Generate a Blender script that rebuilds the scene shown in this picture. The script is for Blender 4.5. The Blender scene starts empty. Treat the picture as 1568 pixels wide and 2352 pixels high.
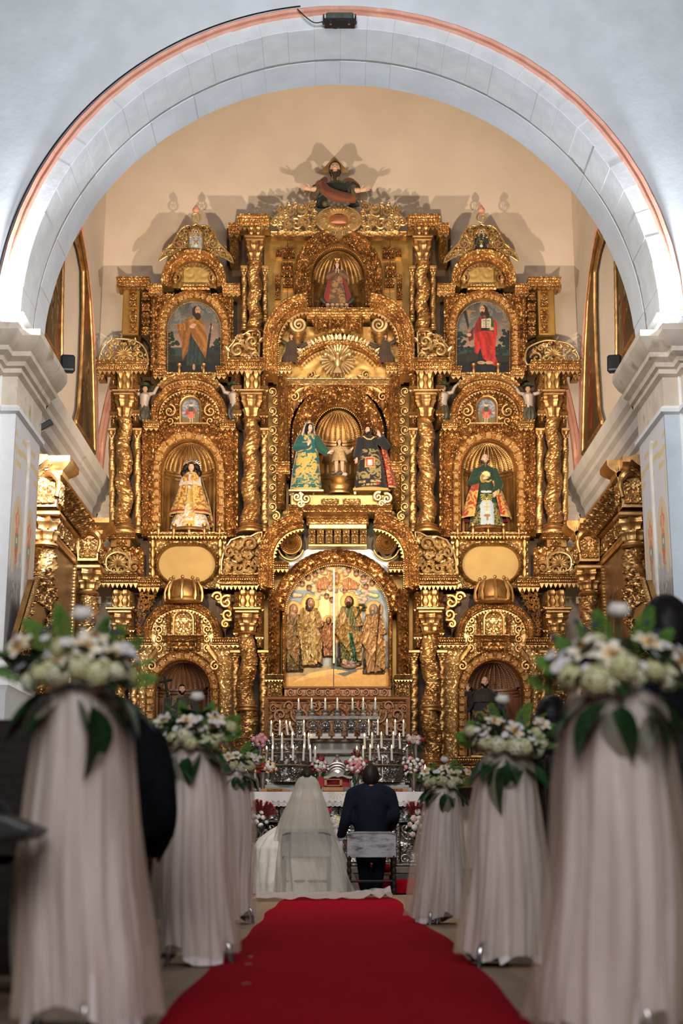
import bpy, math, random
import numpy as np
from mathutils import Matrix, Vector
from mathutils.geometry import tessellate_polygon
S = bpy.context.scene
COL = S.collection
PI = math.pi
R = math.radians
# ------------------------------------------------------------------ camera
TILT, YAW, CX, CH, F = R(13.3), R(0.245), -0.05, 0.45, 2352 / 36 * 50
cam_d = bpy.data.cameras.new('camera')
cam = bpy.data.objects.new('camera', cam_d)
COL.objects.link(cam)
cam.location = (CX, 0, CH)
cam.rotation_euler = (PI / 2 + TILT, 0, -YAW)
cam_d.sensor_fit = 'VERTICAL'
cam_d.sensor_height = 36
cam_d.lens = 50
cam_d.dof.use_dof = True
cam_d.dof.focus_distance = 18.5
cam_d.dof.aperture_fstop = 2.4
cam_d.clip_end = 200
S.camera = cam
# ------------------------------------------------------------------ world, lights, exposure
S.view_settings.view_transform = 'Standard'
S.view_settings.look = 'None'
S.view_settings.gamma = 1
S.view_settings.use_curve_mapping = False
S.view_settings.exposure = 0.0
S.cycles.max_bounces = 6
S.cycles.diffuse_bounces = 3
S.cycles.glossy_bounces = 3
S.cycles.transmission_bounces = 4
S.cycles.transparent_max_bounces = 12
S.cycles.caustics_reflective = False
S.cycles.caustics_refractive = False
S.cycles.use_denoising = True
w = bpy.data.worlds.new('nave_dusk')
S.world = w
w.use_nodes = True
w.node_tree.nodes['Background'].inputs[0].default_value = (0.62, 0.68, 0.80, 1)
w.node_tree.nodes['Background'].inputs[1].default_value = 0.06
def lamp(name, kind, loc, aim, power, color, size=0.3, sizey=None, spot=60, blend=0.5):
 d = bpy.data.lights.new(name, kind)
 d.energy = power
 d.color = color
 if kind == 'AREA':
  d.size = size
  if sizey:
   d.shape = 'RECTANGLE'
   d.size_y = sizey
 else:
  d.shadow_soft_size = size
 if kind == 'SPOT':
  d.spot_size = R(spot)
  d.spot_blend = blend
 o = bpy.data.objects.new(name, d)
 o.location = loc
 o.rotation_euler = (Vector(aim) - Vector(loc)).to_track_quat('-Z', 'Y').to_euler()
 COL.objects.link(o)
 return o
WARM = (1.0, 0.80, 0.58)
COLD = (0.80, 0.90, 1.0)
# warm church spots on brackets before the arch, aimed at the altarpiece
lamp('spot_altarpiece_left', 'SPOT', (-2.4, 13.6, 4.6), (0.4, 21.5, 7.4), 2050, WARM, 0.10, spot=75, blend=0.6)
lamp('spot_altarpiece_right', 'SPOT', (2.4, 13.6, 4.6), (-0.4, 21.5, 7.4), 2050, WARM, 0.10, spot=75, blend=0.6)
lamp('back_wall_fill', 'SPOT', (0.0, 15.75, 8.6), (0, 21.0, 9.6), 190, (1.0, 0.90, 0.78), 0.3, spot=120, blend=1.0)  # added spot without a fitting, brightens the back wall
# cold floodlights standing on the two pillar cornices
for s in (-1, 1):
 lamp('floodlight', 'SPOT', (s * 3.58, 14.12, 5.98), (-s * 1.2, 15.0, 9.2), 320, COLD, 0.08, spot=165, blend=0.6)
lamp('spot_side_altar', 'SPOT', (-3.05, 15.66, 5.0), (-3.55, 16.75, 4.45), 900, COLD, 0.05, spot=64, blend=0.5)
lamp('presbytery_fill', 'AREA', (0, 11.6, 6.2), (0, 15.6, 0.9), 210, (1.0, 0.92, 0.82), 1.6, 1.0)  # added unseen area light, brightens the couple and the altar front
# soft unseen fill light put behind the camera to light the fabric
lamp('nave_fill', 'AREA', (0, -5, 7.0), (0, 9, 2.2), 820, (0.95, 0.93, 0.96), 6, 4)
lamp('arch_wall_fill', 'AREA', (0, 7.5, 8.2), (0, 14.5, 9.4), 340, (0.86, 0.92, 1.0), 3, 2)  # unseen fill added to brighten the wall around the arch
# ------------------------------------------------------------------ pixel -> place on a plane at real depth
_f = np.array([math.sin(YAW) * math.cos(TILT), math.cos(YAW) * math.cos(TILT), math.sin(TILT)])
_r = np.array([math.cos(YAW), -math.sin(YAW), 0])
_u = np.cross(_r, _f)
MIR = [False]
AX = 1555.0          # mirror axis x2 of the altarpiece in the photograph
def _ray(px, py):
 px = np.asarray(px, float)
 py = np.asarray(py, float)
 if MIR[0]:
  px = AX - px
 a = ((px - 784) / F)[..., None]
 b = ((1176 - py) / F)[..., None]
 return a * _r + b * _u + _f
def at(px, py, Y):
 """world (x, z) of photo point on the plane y = Y"""
 d = _ray(px, py)
 k = Y / d[..., 1]
 return np.stack([CX + d[..., 0] * k, CH + d[..., 2] * k], -1)
def A3(px, py, Y):
 q = at(px, py, Y)
 return np.array([float(q[0]), float(Y), float(q[1])])
def atx(px, py, X):
 """world (y, z) of photo point on the plane x = X"""
 d = _ray(px, py)
 k = (X - CX) / d[..., 0]
 return np.stack([d[..., 1] * k, CH + d[..., 2] * k], -1)
def PXM(Y):
 return Y * 1.04 / F
# ------------------------------------------------------------------ materials
def new_mat(name):
 m = bpy.data.materials.new(name)
 m.use_nodes = True
 nt = m.node_tree
 return m, nt, nt.nodes['Principled BSDF']
def mat(name, c1, c2=None, rough=0.5, metal=0.0, nscale=8.0, bump=0.0, bscale=60.0, c3=None, detail=4, sheen=0.0, trans=0.0, alpha=1.0,
  vor=False, spec=0.5, stretch=None, attr=False, bdist=0.01, thr=(0.35, 0.65), emit=None):
 m, nt, b = new_mat(name)
 L = nt.links.new
 b.inputs['Roughness'].default_value = rough
 b.inputs['Metallic'].default_value = metal
 b.inputs['Specular IOR Level'].default_value = spec
 co = nt.nodes.new('ShaderNodeTexCoord')
 src = co.outputs['Object']
 if stretch:
  mp = nt.nodes.new('ShaderNodeMapping')
  mp.inputs['Scale'].default_value = stretch
  L(src, mp.inputs[0])
  src = mp.outputs[0]
 col = None
 if attr:
  a = nt.nodes.new('ShaderNodeAttribute')
  a.attribute_name = 'Col'
  col = a.outputs['Color']
 if c2 is not None:
  n = nt.nodes.new('ShaderNodeTexNoise')
  n.inputs['Scale'].default_value = nscale
  n.inputs['Detail'].default_value = detail
  L(src, n.inputs['Vector'])
  r = nt.nodes.new('ShaderNodeValToRGB')
  e = r.color_ramp.elements
  e[0].position, e[1].position = thr
  e[0].color = (*c1, 1)
  e[1].color = (*c2, 1)
  if c3:
   k = e.new(min(0.98, thr[1] + 0.12))
   k.color = (*c3, 1)
  L(n.outputs[0], r.inputs[0])
  if col is None:
   col = r.outputs[0]
  else:
   mx = nt.nodes.new('ShaderNodeMix')
   mx.data_type = 'RGBA'
   mx.blend_type = 'MULTIPLY'
   mx.inputs[0].default_value = 1.0
   L(col, mx.inputs[6])
   L(r.outputs[0], mx.inputs[7])
   col = mx.outputs[2]
 if col is not None:
  L(col, b.inputs['Base Color'])
 else:
  b.inputs['Base Color'].default_value = (*c1, 1)
 if bump:
  if vor:
   t = nt.nodes.new('ShaderNodeTexVoronoi')
   t.inputs['Scale'].default_value = bscale
   o = t.outputs['Distance']
  else:
   t = nt.nodes.new('ShaderNodeTexNoise')
   t.inputs['Scale'].default_value = bscale
   t.inputs['Detail'].default_value = 3
   o = t.outputs[0]
  L(src, t.inputs['Vector'])
  bp = nt.nodes.new('ShaderNodeBump')
  bp.inputs['Strength'].default_value = bump
  bp.inputs['Distance'].default_value = bdist
  L(o, bp.inputs['Height'])
  L(bp.outputs[0], b.inputs['Normal'])
 if sheen:
  b.inputs['Sheen Weight'].default_value = sheen
 if trans:
  b.inputs['Transmission Weight'].default_value = trans
 if alpha < 1:
  b.inputs['Alpha'].default_value = alpha
 if emit:
  b.inputs['Emission Color'].default_value = (*emit[0], 1)
  b.inputs['Emission Strength'].default_value = emit[1]
 return m
M = {}
M['gold'] = mat('carved_gilt_wood', (0.40, 0.205, 0.07), (0.66, 0.40, 0.155), 0.35, 0.86, 5, 0.5, 115, c3=(0.80, 0.56, 0.26), bdist=0.007)
M['gold2'] = mat('pale_gilt_wood', (0.52, 0.33, 0.13), (0.76, 0.54, 0.26), 0.38, 0.75, 6, 0.4, 100, bdist=0.006)
M['goldflat'] = mat('plain_gilt_board', (0.36, 0.19, 0.045), (0.52, 0.30, 0.08), 0.45, 0.65, 3, 0.15, 25, c3=(0.32, 0.13, 0.045), bdist=0.01)
M['golddark'] = mat('dark_old_and_shaded_gilt', (0.20, 0.095, 0.025), (0.36, 0.19, 0.055), 0.42, 0.7, 5, 0.2, 60)
M['goldoval'] = mat('matt_gold_panel', (0.36, 0.215, 0.055), (0.43, 0.27, 0.075), 0.6, 0.15, 3, 0.05, 80)
M['dark'] = mat('dark_void_wood', (0.012, 0.009, 0.007), rough=0.9)
M['plaster'] = mat('white_limewash', (0.70, 0.71, 0.72), (0.78, 0.79, 0.80), 0.85, 0, 2.5, 0.25, 14, bdist=0.012)
M['plaster_vault'] = mat('cream_plaster', (0.70, 0.58, 0.47), (0.76, 0.64, 0.52), 0.9, 0, 1.2, 0.12, 10, bdist=0.01)
M['plaster_ring'] = mat('white_block_paint', (0.68, 0.68, 0.67), (0.76, 0.76, 0.75), 0.85, 0, 5, 0.25, 16, bdist=0.012)
M['pink'] = mat('salmon_painted_stone', (0.66, 0.30, 0.20), (0.74, 0.38, 0.27), 0.85, 0, 6, 0.3, 30, c3=(0.70, 0.52, 0.44))
M['marble'] = mat('veined_brown_marble', (0.52, 0.44, 0.35), (0.64, 0.56, 0.47), 0.5, 0, 3, 0.08, 20, c3=(0.36, 0.27, 0.19), thr=(0.4, 0.6))
M['palestone'] = mat('pale_cornice_stone', (0.60, 0.54, 0.47), (0.72, 0.66, 0.60), 0.7, 0, 2, 0.15, 25, c3=(0.50, 0.42, 0.33))
M['stone'] = mat('worn_grey_stone', (0.50, 0.46, 0.41), (0.62, 0.58, 0.53), 0.7, 0, 3, 0.15, 25, c3=(0.40, 0.34, 0.28))
M['wood'] = mat('walnut_carved', (0.30, 0.13, 0.05), (0.42, 0.20, 0.085), 0.45, 0, 4, 0.2, 60, stretch=(1, 1, 4))
M['nichewood'] = mat('red_brown_niche_wood', (0.13, 0.05, 0.02), (0.20, 0.085, 0.035), 0.45, 0.2, 4, 0.2, 60)
M['silver'] = mat('embossed_silver', (0.34, 0.31, 0.285), (0.58, 0.54, 0.50), 0.36, 0.92, 14, 0.3, 120, bdist=0.005)
M['marblegrey'] = mat('grey_green_marble', (0.34, 0.34, 0.29), (0.46, 0.45, 0.40), 0.4, 0, 5)
M['floor'] = mat('worn_floorboard', (0.20, 0.13, 0.08), (0.30, 0.21, 0.13), 0.6, 0, 3, 0.2, 40, stretch=(6, 1, 1))
M['carpet'] = mat('red_carpet', (0.25, 0.001, 0.008), (0.31, 0.003, 0.012), 0.95, 0, 40, 0.3, 400, bdist=0.004, spec=0.05)
M['vcol'] = mat('painted_surface', (1, 1, 1), rough=0.6, attr=True)
M['vcolgloss'] = mat('varnished_painting', (0.85, 0.85, 0.85), (1, 1, 1), 0.38, 0, 30, 0.15, 200, attr=True, bdist=0.002)
M['vfab'] = mat('embroidered_cloth', (0.8, 0.8, 0.8), (1, 1, 1), 0.75, 0, 60, 0.3, 250, attr=True, bdist=0.003, sheen=0.2)
M['skin'] = mat('painted_flesh', (0.62, 0.40, 0.29), rough=0.45)
M['skinpale'] = mat('pale_painted_flesh', (0.36, 0.28, 0.22), rough=0.4)
M['black'] = mat('black_plastic', (0.012, 0.013, 0.016), rough=0.45)
M['hair'] = mat('black_hair', (0.006, 0.005, 0.004), (0.012, 0.009, 0.007), 0.55, 0, 40, spec=0.25)
# ------------------------------------------------------------------ mesh building with numpy
class MB:
 def __init__(s):
  s.v, s.q, s.t, s.n, s.c = [], [], [], 0, []
 def add(s, V, Q=None, T=None, C=None):
  V = np.asarray(V, float).reshape(-1, 3)
  if Q is not None and len(Q):
   s.q.append(np.asarray(Q, np.int64).reshape(-1, 4) + s.n)
  if T is not None and len(T):
   s.t.append(np.asarray(T, np.int64).reshape(-1, 3) + s.n)
  s.v.append(V)
  if C is not None:
   s.c.append(np.broadcast_to(np.asarray(C, float).reshape(-1, 3), V.shape) if np.asarray(C).size == 3 else np.asarray(C, float).reshape(-1, 3))
  s.n += len(V)
  return s
 def grid(s, P, wu=False, wv=False, keep=None, C=None):
  nu, nv = P.shape[:2]
  I = np.arange(nu * nv).reshape(nu, nv)
  if wu:
   I = np.concatenate([I, I[:1]], 0)
  if wv:
   I = np.concatenate([I, I[:, :1]], 1)
  Q = np.stack([I[:-1, :-1], I[1:, :-1], I[1:, 1:], I[:-1, 1:]], -1)
  if keep is not None:
   Q = Q[keep]
  return s.add(P.reshape(-1, 3), Q.reshape(-1, 4), C=None if C is None else C.reshape(-1, 3))
 def data(s, name, smooth=True, angle=None):
  V = np.concatenate(s.v) if s.v else np.zeros((0, 3))
  q = np.concatenate(s.q) if s.q else np.zeros((0, 4), np.int64)
  t = np.concatenate(s.t) if s.t else np.zeros((0, 3), np.int64)
  me = bpy.data.meshes.new(name)
  me.vertices.add(len(V))
  me.vertices.foreach_set('co', V.astype(np.float32).ravel())
  lv = np.concatenate([q.ravel(), t.ravel()]).astype(np.int32)
  me.loops.add(len(lv))
  me.loops.foreach_set('vertex_index', lv)
  nq, ntr = len(q), len(t)
  me.polygons.add(nq + ntr)
  me.polygons.foreach_set('loop_start', np.concatenate([np.arange(nq) * 4, nq * 4 + np.arange(ntr) * 3]).astype(np.int32))
  me.polygons.foreach_set('use_smooth', np.full(nq + ntr, bool(smooth)))
  if s.c:
   C = np.concatenate(s.c)
   if len(C) == len(V):
    a = me.color_attributes.new('Col', 'FLOAT_COLOR', 'POINT')
    a.data.foreach_set('color', np.concatenate([C, np.ones((len(C), 1))], 1).astype(np.float32).ravel())
  me.update(calc_edges=True)
  me.validate()
  if angle is not None:
   me.set_sharp_from_angle(angle=R(angle))
  return me
 def build(s, name, m, parent=None, smooth=True, angle=40):
  me = s.data(name, smooth, angle if smooth else None)
  me.materials.append(M[m] if isinstance(m, str) else m)
  o = bpy.data.objects.new(name, me)
  COL.objects.link(o)
  if parent:
   o.parent = parent
   if parent.type == 'EMPTY':
    o.matrix_parent_inverse = Matrix.Translation(-Vector(parent.location))
  return o
def tag(o, label=None, cat=None, group=None, kind=None):
 if label:
  o['label'] = label
 if cat:
  o['category'] = cat
 if group:
  o['group'] = group
 if kind:
  o['kind'] = kind
 return o
def thing(name, label, cat, loc=(0, 0, 0), group=None):
 o = bpy.data.objects.new(name, None)
 o.empty_display_size = 0.05
 COL.objects.link(o)
 o.location = Vector([float(c) for c in loc])
 return tag(o, label, cat, group, 'thing')
def inst(name, me, parent, mtx):
 """one more object that shares mesh ME, standing at world matrix MTX under PARENT"""
 o = bpy.data.objects.new(name, me)
 COL.objects.link(o)
 if parent is not None:
  o.parent = parent
  if parent.type == 'EMPTY':
   o.matrix_parent_inverse = Matrix.Translation(-Vector(parent.location))
 o.matrix_basis = mtx
 return o
def base(me, m):
 me.materials.append(M[m] if isinstance(m, str) else m)
 return me
def nrm(v):
 v = np.asarray(v, float)
 return v / np.maximum(np.linalg.norm(v, axis=-1, keepdims=True), 1e-9)
def resamp(P, step=None, n=None, closed=False):
 P = np.asarray(P, float)
 if closed:
  P = np.concatenate([P, P[:1]])
 d = np.r_[0, np.cumsum(np.linalg.norm(np.diff(P, axis=0), axis=1))]
 if n is None:
  n = max(2, int(round(d[-1] / step)) + 1)
 s = np.linspace(0, d[-1], n)
 Q = np.stack([np.interp(s, d, P[:, i]) for i in range(P.shape[1])], 1)
 if closed:
  Q = Q[:-1]
 return Q
def spline(P, n=40, closed=False):
 P = np.asarray(P, float)
 if closed:
  Pp = np.concatenate([P[-1:], P, P[:2]])
 else:
  Pp = np.concatenate([2 * P[:1] - P[1:2], P, 2 * P[-1:] - P[-2:-1]])
 k = len(Pp) - 3
 t = np.linspace(0, k, n, endpoint=not closed)
 i = np.minimum(t.astype(int), k - 1)
 u = (t - i)[:, None]
 a, b, c, d = Pp[i], Pp[i + 1], Pp[i + 2], Pp[i + 3]
 return 0.5 * (2 * b + (c - a) * u + (2 * a - 5 * b + 4 * c - d) * u * u + (3 * b - a - 3 * c + d) * u ** 3)
def arc(cx, cy, rx, ry=None, a0=180, a1=0, n=40):
 """photo-space arc, angles counter-clockwise with up positive"""
 a = np.radians(np.linspace(a0, a1, n))
 return np.stack([cx + rx * np.cos(a), cy - (ry or rx) * np.sin(a)], 1)
def norm2(P, closed=False):
 """mitred left normals of a 2-D path"""
 if closed:
  d0 = nrm(P - np.roll(P, 1, 0))
  d1 = nrm(np.roll(P, -1, 0) - P)
 else:
  d = nrm(np.diff(P, axis=0))
  d0 = np.concatenate([d[:1], d])
  d1 = np.concatenate([d, d[-1:]])
 n0 = np.stack([-d0[:, 1], d0[:, 0]], 1)
 n1 = np.stack([-d1[:, 1], d1[:, 0]], 1)
 n = nrm(n0 + n1)
 c = np.maximum((n * n0).sum(1, keepdims=True), 0.35)
 return n / c
def box(mb, x0, x1, y0, y1, z0, z1, b=0.0, C=None):
 if b <= 0:
  V = [(x, y, z) for x in (x0, x1) for y in (y0, y1) for z in (z0, z1)]
  Q = [(0, 1, 3, 2), (4, 6, 7, 5), (0, 4, 5, 1), (2, 3, 7, 6), (0, 2, 6, 4), (1, 5, 7, 3)]
  return mb.add(V, Q, C=C)
 cx, cy, cz = (x0 + x1) / 2, (y0 + y1) / 2, (z0 + z1) / 2
 hx, hy, hz = abs(x1 - x0) / 2, abs(y1 - y0) / 2, abs(z1 - z0) / 2
 b = min(b, hx * .9, hy * .9, hz * .9)
 V, idx = [], {}
 for sx in (-1, 1):
  for sy in (-1, 1):
   for sz in (-1, 1):
    for ax in range(3):
     p = [hx - b, hy - b, hz - b]
     p[ax] += b
     idx[sx, sy, sz, ax] = len(V)
     V.append((cx + sx * p[0], cy + sy * p[1], cz + sz * p[2]))
 Q, T = [], []
 sg = (-1, 1)
 for ax in range(3):
  o = [a for a in range(3) if a != ax]
  for s_ in sg:
   f = []
   for (i, j) in ((-1, -1), (1, -1), (1, 1), (-1, 1)):
    k = [0, 0, 0]
    k[ax] = s_
    k[o[0]] = i
    k[o[1]] = j
    f.append(idx[k[0], k[1], k[2], ax])
   Q.append(f)
  for i in sg:
   for j in sg:
    k0 = [0, 0, 0]
    k0[o[0]] = i
    k0[o[1]] = j
    k1 = list(k0)
    k0[ax], k1[ax] = -1, 1
    Q.append([idx[(*k0, o[0])], idx[(*k1, o[0])], idx[(*k1, o[1])], idx[(*k0, o[1])]])
 for sx in sg:
  for sy in sg:
   for sz in sg:
    T.append([idx[sx, sy, sz, a] for a in range(3)])
 return mb.add(V, Q, T, C=C)
def tube(mb, P, rad, n=8, cap=True, flat=None, C=None):
 """tapered tube through 3-D points; flat=(axis vector, factor) squeezes the section along a world axis"""
 P = np.asarray(P, float)
 k = len(P)
 rad = np.broadcast_to(np.asarray(rad, float), (k,))
 T = nrm(np.gradient(P, axis=0))
 up = np.array([0, 0, 1.0]) if abs(T[0][2]) < 0.9 else np.array([1.0, 0, 0])
 if flat is not None:
  up = np.asarray(flat[0], float)
 N = np.zeros_like(P)
 u = up
 for i in range(k):
  u = u - T[i] * u.dot(T[i])
  u = u / max(np.linalg.norm(u), 1e-9)
  N[i] = u
  if flat is not None:
   u = np.asarray(flat[0], float)
 B = np.cross(T, N)
 a = np.linspace(0, 2 * PI, n, endpoint=False)
 fn = flat[1] if flat is not None else 1.0
 G = P[:, None] + rad[:, None, None] * (fn * np.cos(a)[None, :, None] * N[:, None] + np.sin(a)[None, :, None] * B[:, None])
 mb.grid(G, wv=True, C=None if C is None else np.broadcast_to(np.asarray(C, float), G.shape))
 if cap:
  for e, s_ in ((0, 1), (k - 1, -1)):
   V = np.concatenate([P[e:e + 1], G[e]])
   Tt = [(0, 1 + (j + 1) % n, 1 + j) if s_ == 1 else (0, 1 + j, 1 + (j + 1) % n) for j in range(n)]
   mb.add(V, T=Tt, C=None if C is None else np.asarray(C, float))
 return mb
def lathe(mb, c, prof, n=24, fn=None, sx=1.0, sy=1.0, C=None, caps=True):
 """prof: [(radius, z)], fn(theta, z, i) multiplies the radius"""
 prof = np.asarray(prof, float)
 th = np.linspace(0, 2 * PI, n, endpoint=False)
 r = prof[:, 0][:, None] * np.ones(n)
 z = prof[:, 1][:, None] * np.ones(n)
 if fn is not None:
  r = r * fn(th[None, :], z)
 P = np.stack([c[0] + sx * r * np.cos(th), c[1] + sy * r * np.sin(th), c[2] + z], -1)
 mb.grid(P, wv=True, C=None if C is None else np.broadcast_to(np.asarray(C, float), P.shape) if np.asarray(C).size == 3 else C)
 if caps:
  for e in (0, len(prof) - 1):
   if prof[e, 0] > 1e-4:
    V = np.concatenate([[P[e].mean(0)], P[e]])
    mb.add(V, T=[(0, 1 + j, 1 + (j + 1) % n) for j in range(n)], C=None if C is None else np.asarray(C).reshape(-1, 3)[0])
 return mb
def ball(mb, c, r, n=8, m=6, C=None, rot=None):
 th = np.linspace(0, 2 * PI, n, endpoint=False)
 ph = np.linspace(0, PI, m + 1)
 r = np.broadcast_to(np.asarray(r, float), (3,))
 P = np.stack([np.sin(ph)[:, None] * np.cos(th), np.sin(ph)[:, None] * np.sin(th), np.cos(ph)[:, None] * np.ones(n)], -1) * r
 if rot is not None:
  P = P @ np.array(rot.to_3x3() if hasattr(rot, 'to_3x3') else rot).T
 P = P + np.asarray(c, float)
 return mb.grid(P, wv=True, C=None if C is None else np.broadcast_to(np.asarray(C, float), P.shape))
def plate(mb, outline, y0, y1, holes=(), plane='xz', C=None):
 """extruded polygon; outline [(a, b)] in plane xz (y0..y1), yz (x0..x1) or xy (z0..z1)"""
 loops = [np.asarray(outline, float)] + [np.asarray(h, float) for h in holes]
 allp = np.concatenate(loops)
 def put(p, d):
  D = np.full(len(p), d)
  if plane == 'xz':
   return np.stack([p[:, 0], D, p[:, 1]], 1)
  if plane == 'yz':
   return np.stack([D, p[:, 0], p[:, 1]], 1)
  return np.stack([p[:, 0], p[:, 1], D], 1)
 tri = tessellate_polygon([[Vector((x, y, 0)) for x, y in l] for l in loops])
 for d in (y0, y1):
  mb.add(put(allp, d), T=np.array(tri), C=C)
 for l in loops:
  k = len(l)
  V = np.concatenate([put(l, y0), put(l, y1)])
  mb.add(V, [(i, (i + 1) % k, k + (i + 1) % k, k + i) for i in range(k)], C=C)
 return mb
# ------------------------------------------------------------------ carving height fields
def _hm(seed, n=256, motifs=70, r0=14, r1=34, leaf=60):
 """tileable carved foliage: curled volutes and veined leaves, values 0..1"""
 rs = np.random.RandomState(seed)
 H = np.zeros((n, n))
 ii = np.arange(n)
 for k in range(motifs + leaf):
  cx, cy = rs.rand(2) * n
  dx = (ii - cx + n / 2) % n - n / 2
  dy = (ii - cy + n / 2) % n - n / 2
  DX, DY = np.meshgrid(dx, dy, indexing='ij')
  a = rs.rand() * 2 * PI
  X = DX * np.cos(a) + DY * np.sin(a)
  Y = -DX * np.sin(a) + DY * np.cos(a)
  if k < motifs:
   rr = rs.uniform(r0, r1)
   r = np.hypot(X, Y)
   th = np.arctan2(Y, X) * (1 if rs.rand() < .5 else -1)
   ph = th + 3.2 * np.log(r / rr + 0.08) * 1.6
   env = np.clip(1.15 - r / rr, 0, 1) ** 0.5
   h = env * (0.55 + 0.45 * np.cos(ph)) * (1 - 0.25 * r / rr)
   h = np.where(r < rr * .16, 1.0, h) * (r < rr * 1.15)
  else:
   l, wd = rs.uniform(16, 34), rs.uniform(5, 10)
   u = X / l
   wdt = wd * np.clip(1 - u * u, 0, 1) * (1 + .25 * np.cos(u * 14))
   h = np.clip(1 - np.abs(Y) / np.maximum(wdt, .5), 0, 1) ** .6 * (np.abs(u) < 1) * (0.55 + .3 * rs.rand())
   h = h - .18 * np.exp(-(Y / 1.6) ** 2) * (h > 0)
  H = np.maximum(H, h)
 H = (H + np.roll(H, 1, 0) + np.roll(H, 1, 1) + np.roll(H, (1, 1), (0, 1))) / 4
 q = np.clip((H - .30) / .32, 0, 1)
 return .42 * H + .58 * q * q * (3 - 2 * q)
HMS = {'foliage': _hm(3), 'fine': _hm(5, 256, 190, 7, 16, 150), 'bold': _hm(8, 256, 34, 24, 52, 40)}
def hsamp(kind, u, v):
 """bilinear tiled sample, u and v in tiles"""
 H = HMS[kind]
 n = H.shape[0]
 x = (u % 1.0) * n
 y = (v % 1.0) * n
 i, j = x.astype(int) % n, y.astype(int) % n
 fx, fy = x - np.floor(x), y - np.floor(y)
 i1, j1 = (i + 1) % n, (j + 1) % n
 return H[i, j] * (1 - fx) * (1 - fy) + H[i1, j] * fx * (1 - fy) + H[i, j1] * (1 - fx) * fy + H[i1, j1] * fx * fy
def inpoly(P, poly):
 x, y = P[..., 0], P[..., 1]
 poly = np.asarray(poly, float)
 c = np.zeros(x.shape, bool)
 j = len(poly) - 1
 for i in range(len(poly)):
  xi, yi = poly[i]
  xj, yj = poly[j]
  with np.errstate(divide='ignore', invalid='ignore'):
   k = ((yi > y) != (yj > y)) & (x < (xj - xi) * (y - yi) / (yj - yi + 1e-12) + xi)
  c ^= k
  j = i
 return c
def band(mb, path, o0, o1, Y, prof=((0, 0), (1, 0)), carve=None, back=0.12, step=1.4, closed=False, res=None, seed=0.0, wave=None):
 """carved moulding along a photo-space path on plane Y. o0..o1: px left of the travel direction; prof: (t across, height m); carve: (kind, amp m, tile m)"""
 P = resamp(path, step, closed=closed) if res != 'raw' else np.asarray(path, float)
 N = norm2(P, closed)
 N = -N if False else N
 Nn = np.stack([N[:, 0], N[:, 1]], 1)
 w_ = abs(o1 - o0)
 m_ = max(3, int(round(w_ / step)) + 1)
 t = np.linspace(0, 1, m_)
 pt = np.array(prof, float)
 t = np.unique(np.concatenate([t, pt[:, 0], np.clip(pt[1:-1, 0] + 1e-3, 0, 1)]))
 hp = np.interp(t, pt[:, 0], pt[:, 1])
 o = o0 + (o1 - o0) * t
 Q = P[:, None] - Nn[:, None] * o[None, :, None]      # photo y points down: left of travel = -normal
 W_ = at(Q[..., 0], Q[..., 1], Y)
 h = np.broadcast_to(hp, W_.shape[:2]).copy()
 d = np.r_[0, np.cumsum(np.linalg.norm(np.diff(P, axis=0), axis=1))] * PXM(Y)
 if carve:
  kind, amp, tile = carve
  uu = np.broadcast_to((d / tile)[:, None], h.shape) + seed
  vv = np.broadcast_to((o * PXM(Y) / tile)[None, :], h.shape) + seed * 1.7
  edge = np.clip(np.minimum(t, 1 - t) * w_ / 2.0, 0, 1)
  h = h + amp * hsamp(kind, uu, vv) * edge
 if wave:
  h = h + wave[1] * np.abs(np.sin(PI * d / wave[0]))[:, None] * (np.minimum(t, 1 - t) > 0.08)
 G = np.stack([W_[..., 0], Y - h, W_[..., 1]], -1)
 b0, b1 = G[:, :1].copy(), G[:, -1:].copy()
 b0[..., 1] = Y + back
 b1[..., 1] = Y + back
 G = np.concatenate([b0, G, b1], 1)
 if not closed:
  e0, e1 = G[:1].copy(), G[-1:].copy()
  e0[..., 1] = Y + back
  e1[..., 1] = Y + back
  G = np.concatenate([e0, G, e1], 0)
 return mb.grid(G, wu=closed)
def relief(mb, x0, x1, y0, y1, Y, carve=None, step=1.5, hole=None, hfun=None, mirror=True, poly=None, back=0.05, seed=0.0):
 """carved flat panel over a photo rectangle; hole and poly are photo-space polygons"""
 nx, ny = max(2, int((x1 - x0) / step) + 1), max(2, int((y1 - y0) / step) + 1)
 gx, gy = np.meshgrid(np.linspace(x0, x1, nx), np.linspace(y0, y1, ny), indexing='ij')
 W_ = at(gx, gy, Y)
 h = np.zeros(gx.shape)
 if carve:
  kind, amp, tile = carve
  u = (np.abs(gx - (x0 + x1) / 2) if mirror else gx) * PXM(Y) / tile + seed
  h = h + amp * hsamp(kind, u, gy * PXM(Y) / tile + seed)
 if hfun is not None:
  h = h + hfun(gx, gy)
 G = np.stack([W_[..., 0], Y - h, W_[..., 1]], -1)
 keep = np.ones((nx - 1, ny - 1), bool)
 mid = np.stack([(gx[:-1, :-1] + gx[1:, 1:]) / 2, (gy[:-1, :-1] + gy[1:, 1:]) / 2], -1)
 if hole is not None:
  keep &= ~inpoly(mid, hole)
 if poly is not None:
  keep &= inpoly(mid, poly)
 mb.grid(G, keep=keep)
 if poly is None:
  V = [(W_[i, j, 0], yy, W_[i, j, 1]) for yy in (Y, Y + back) for i, j in ((0, 0), (-1, 0), (-1, -1), (0, -1))]
  mb.add(V, [(i, (i + 1) % 4, 4 + (i + 1) % 4, 4 + i) for i in range(4)])
 return mb
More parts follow.
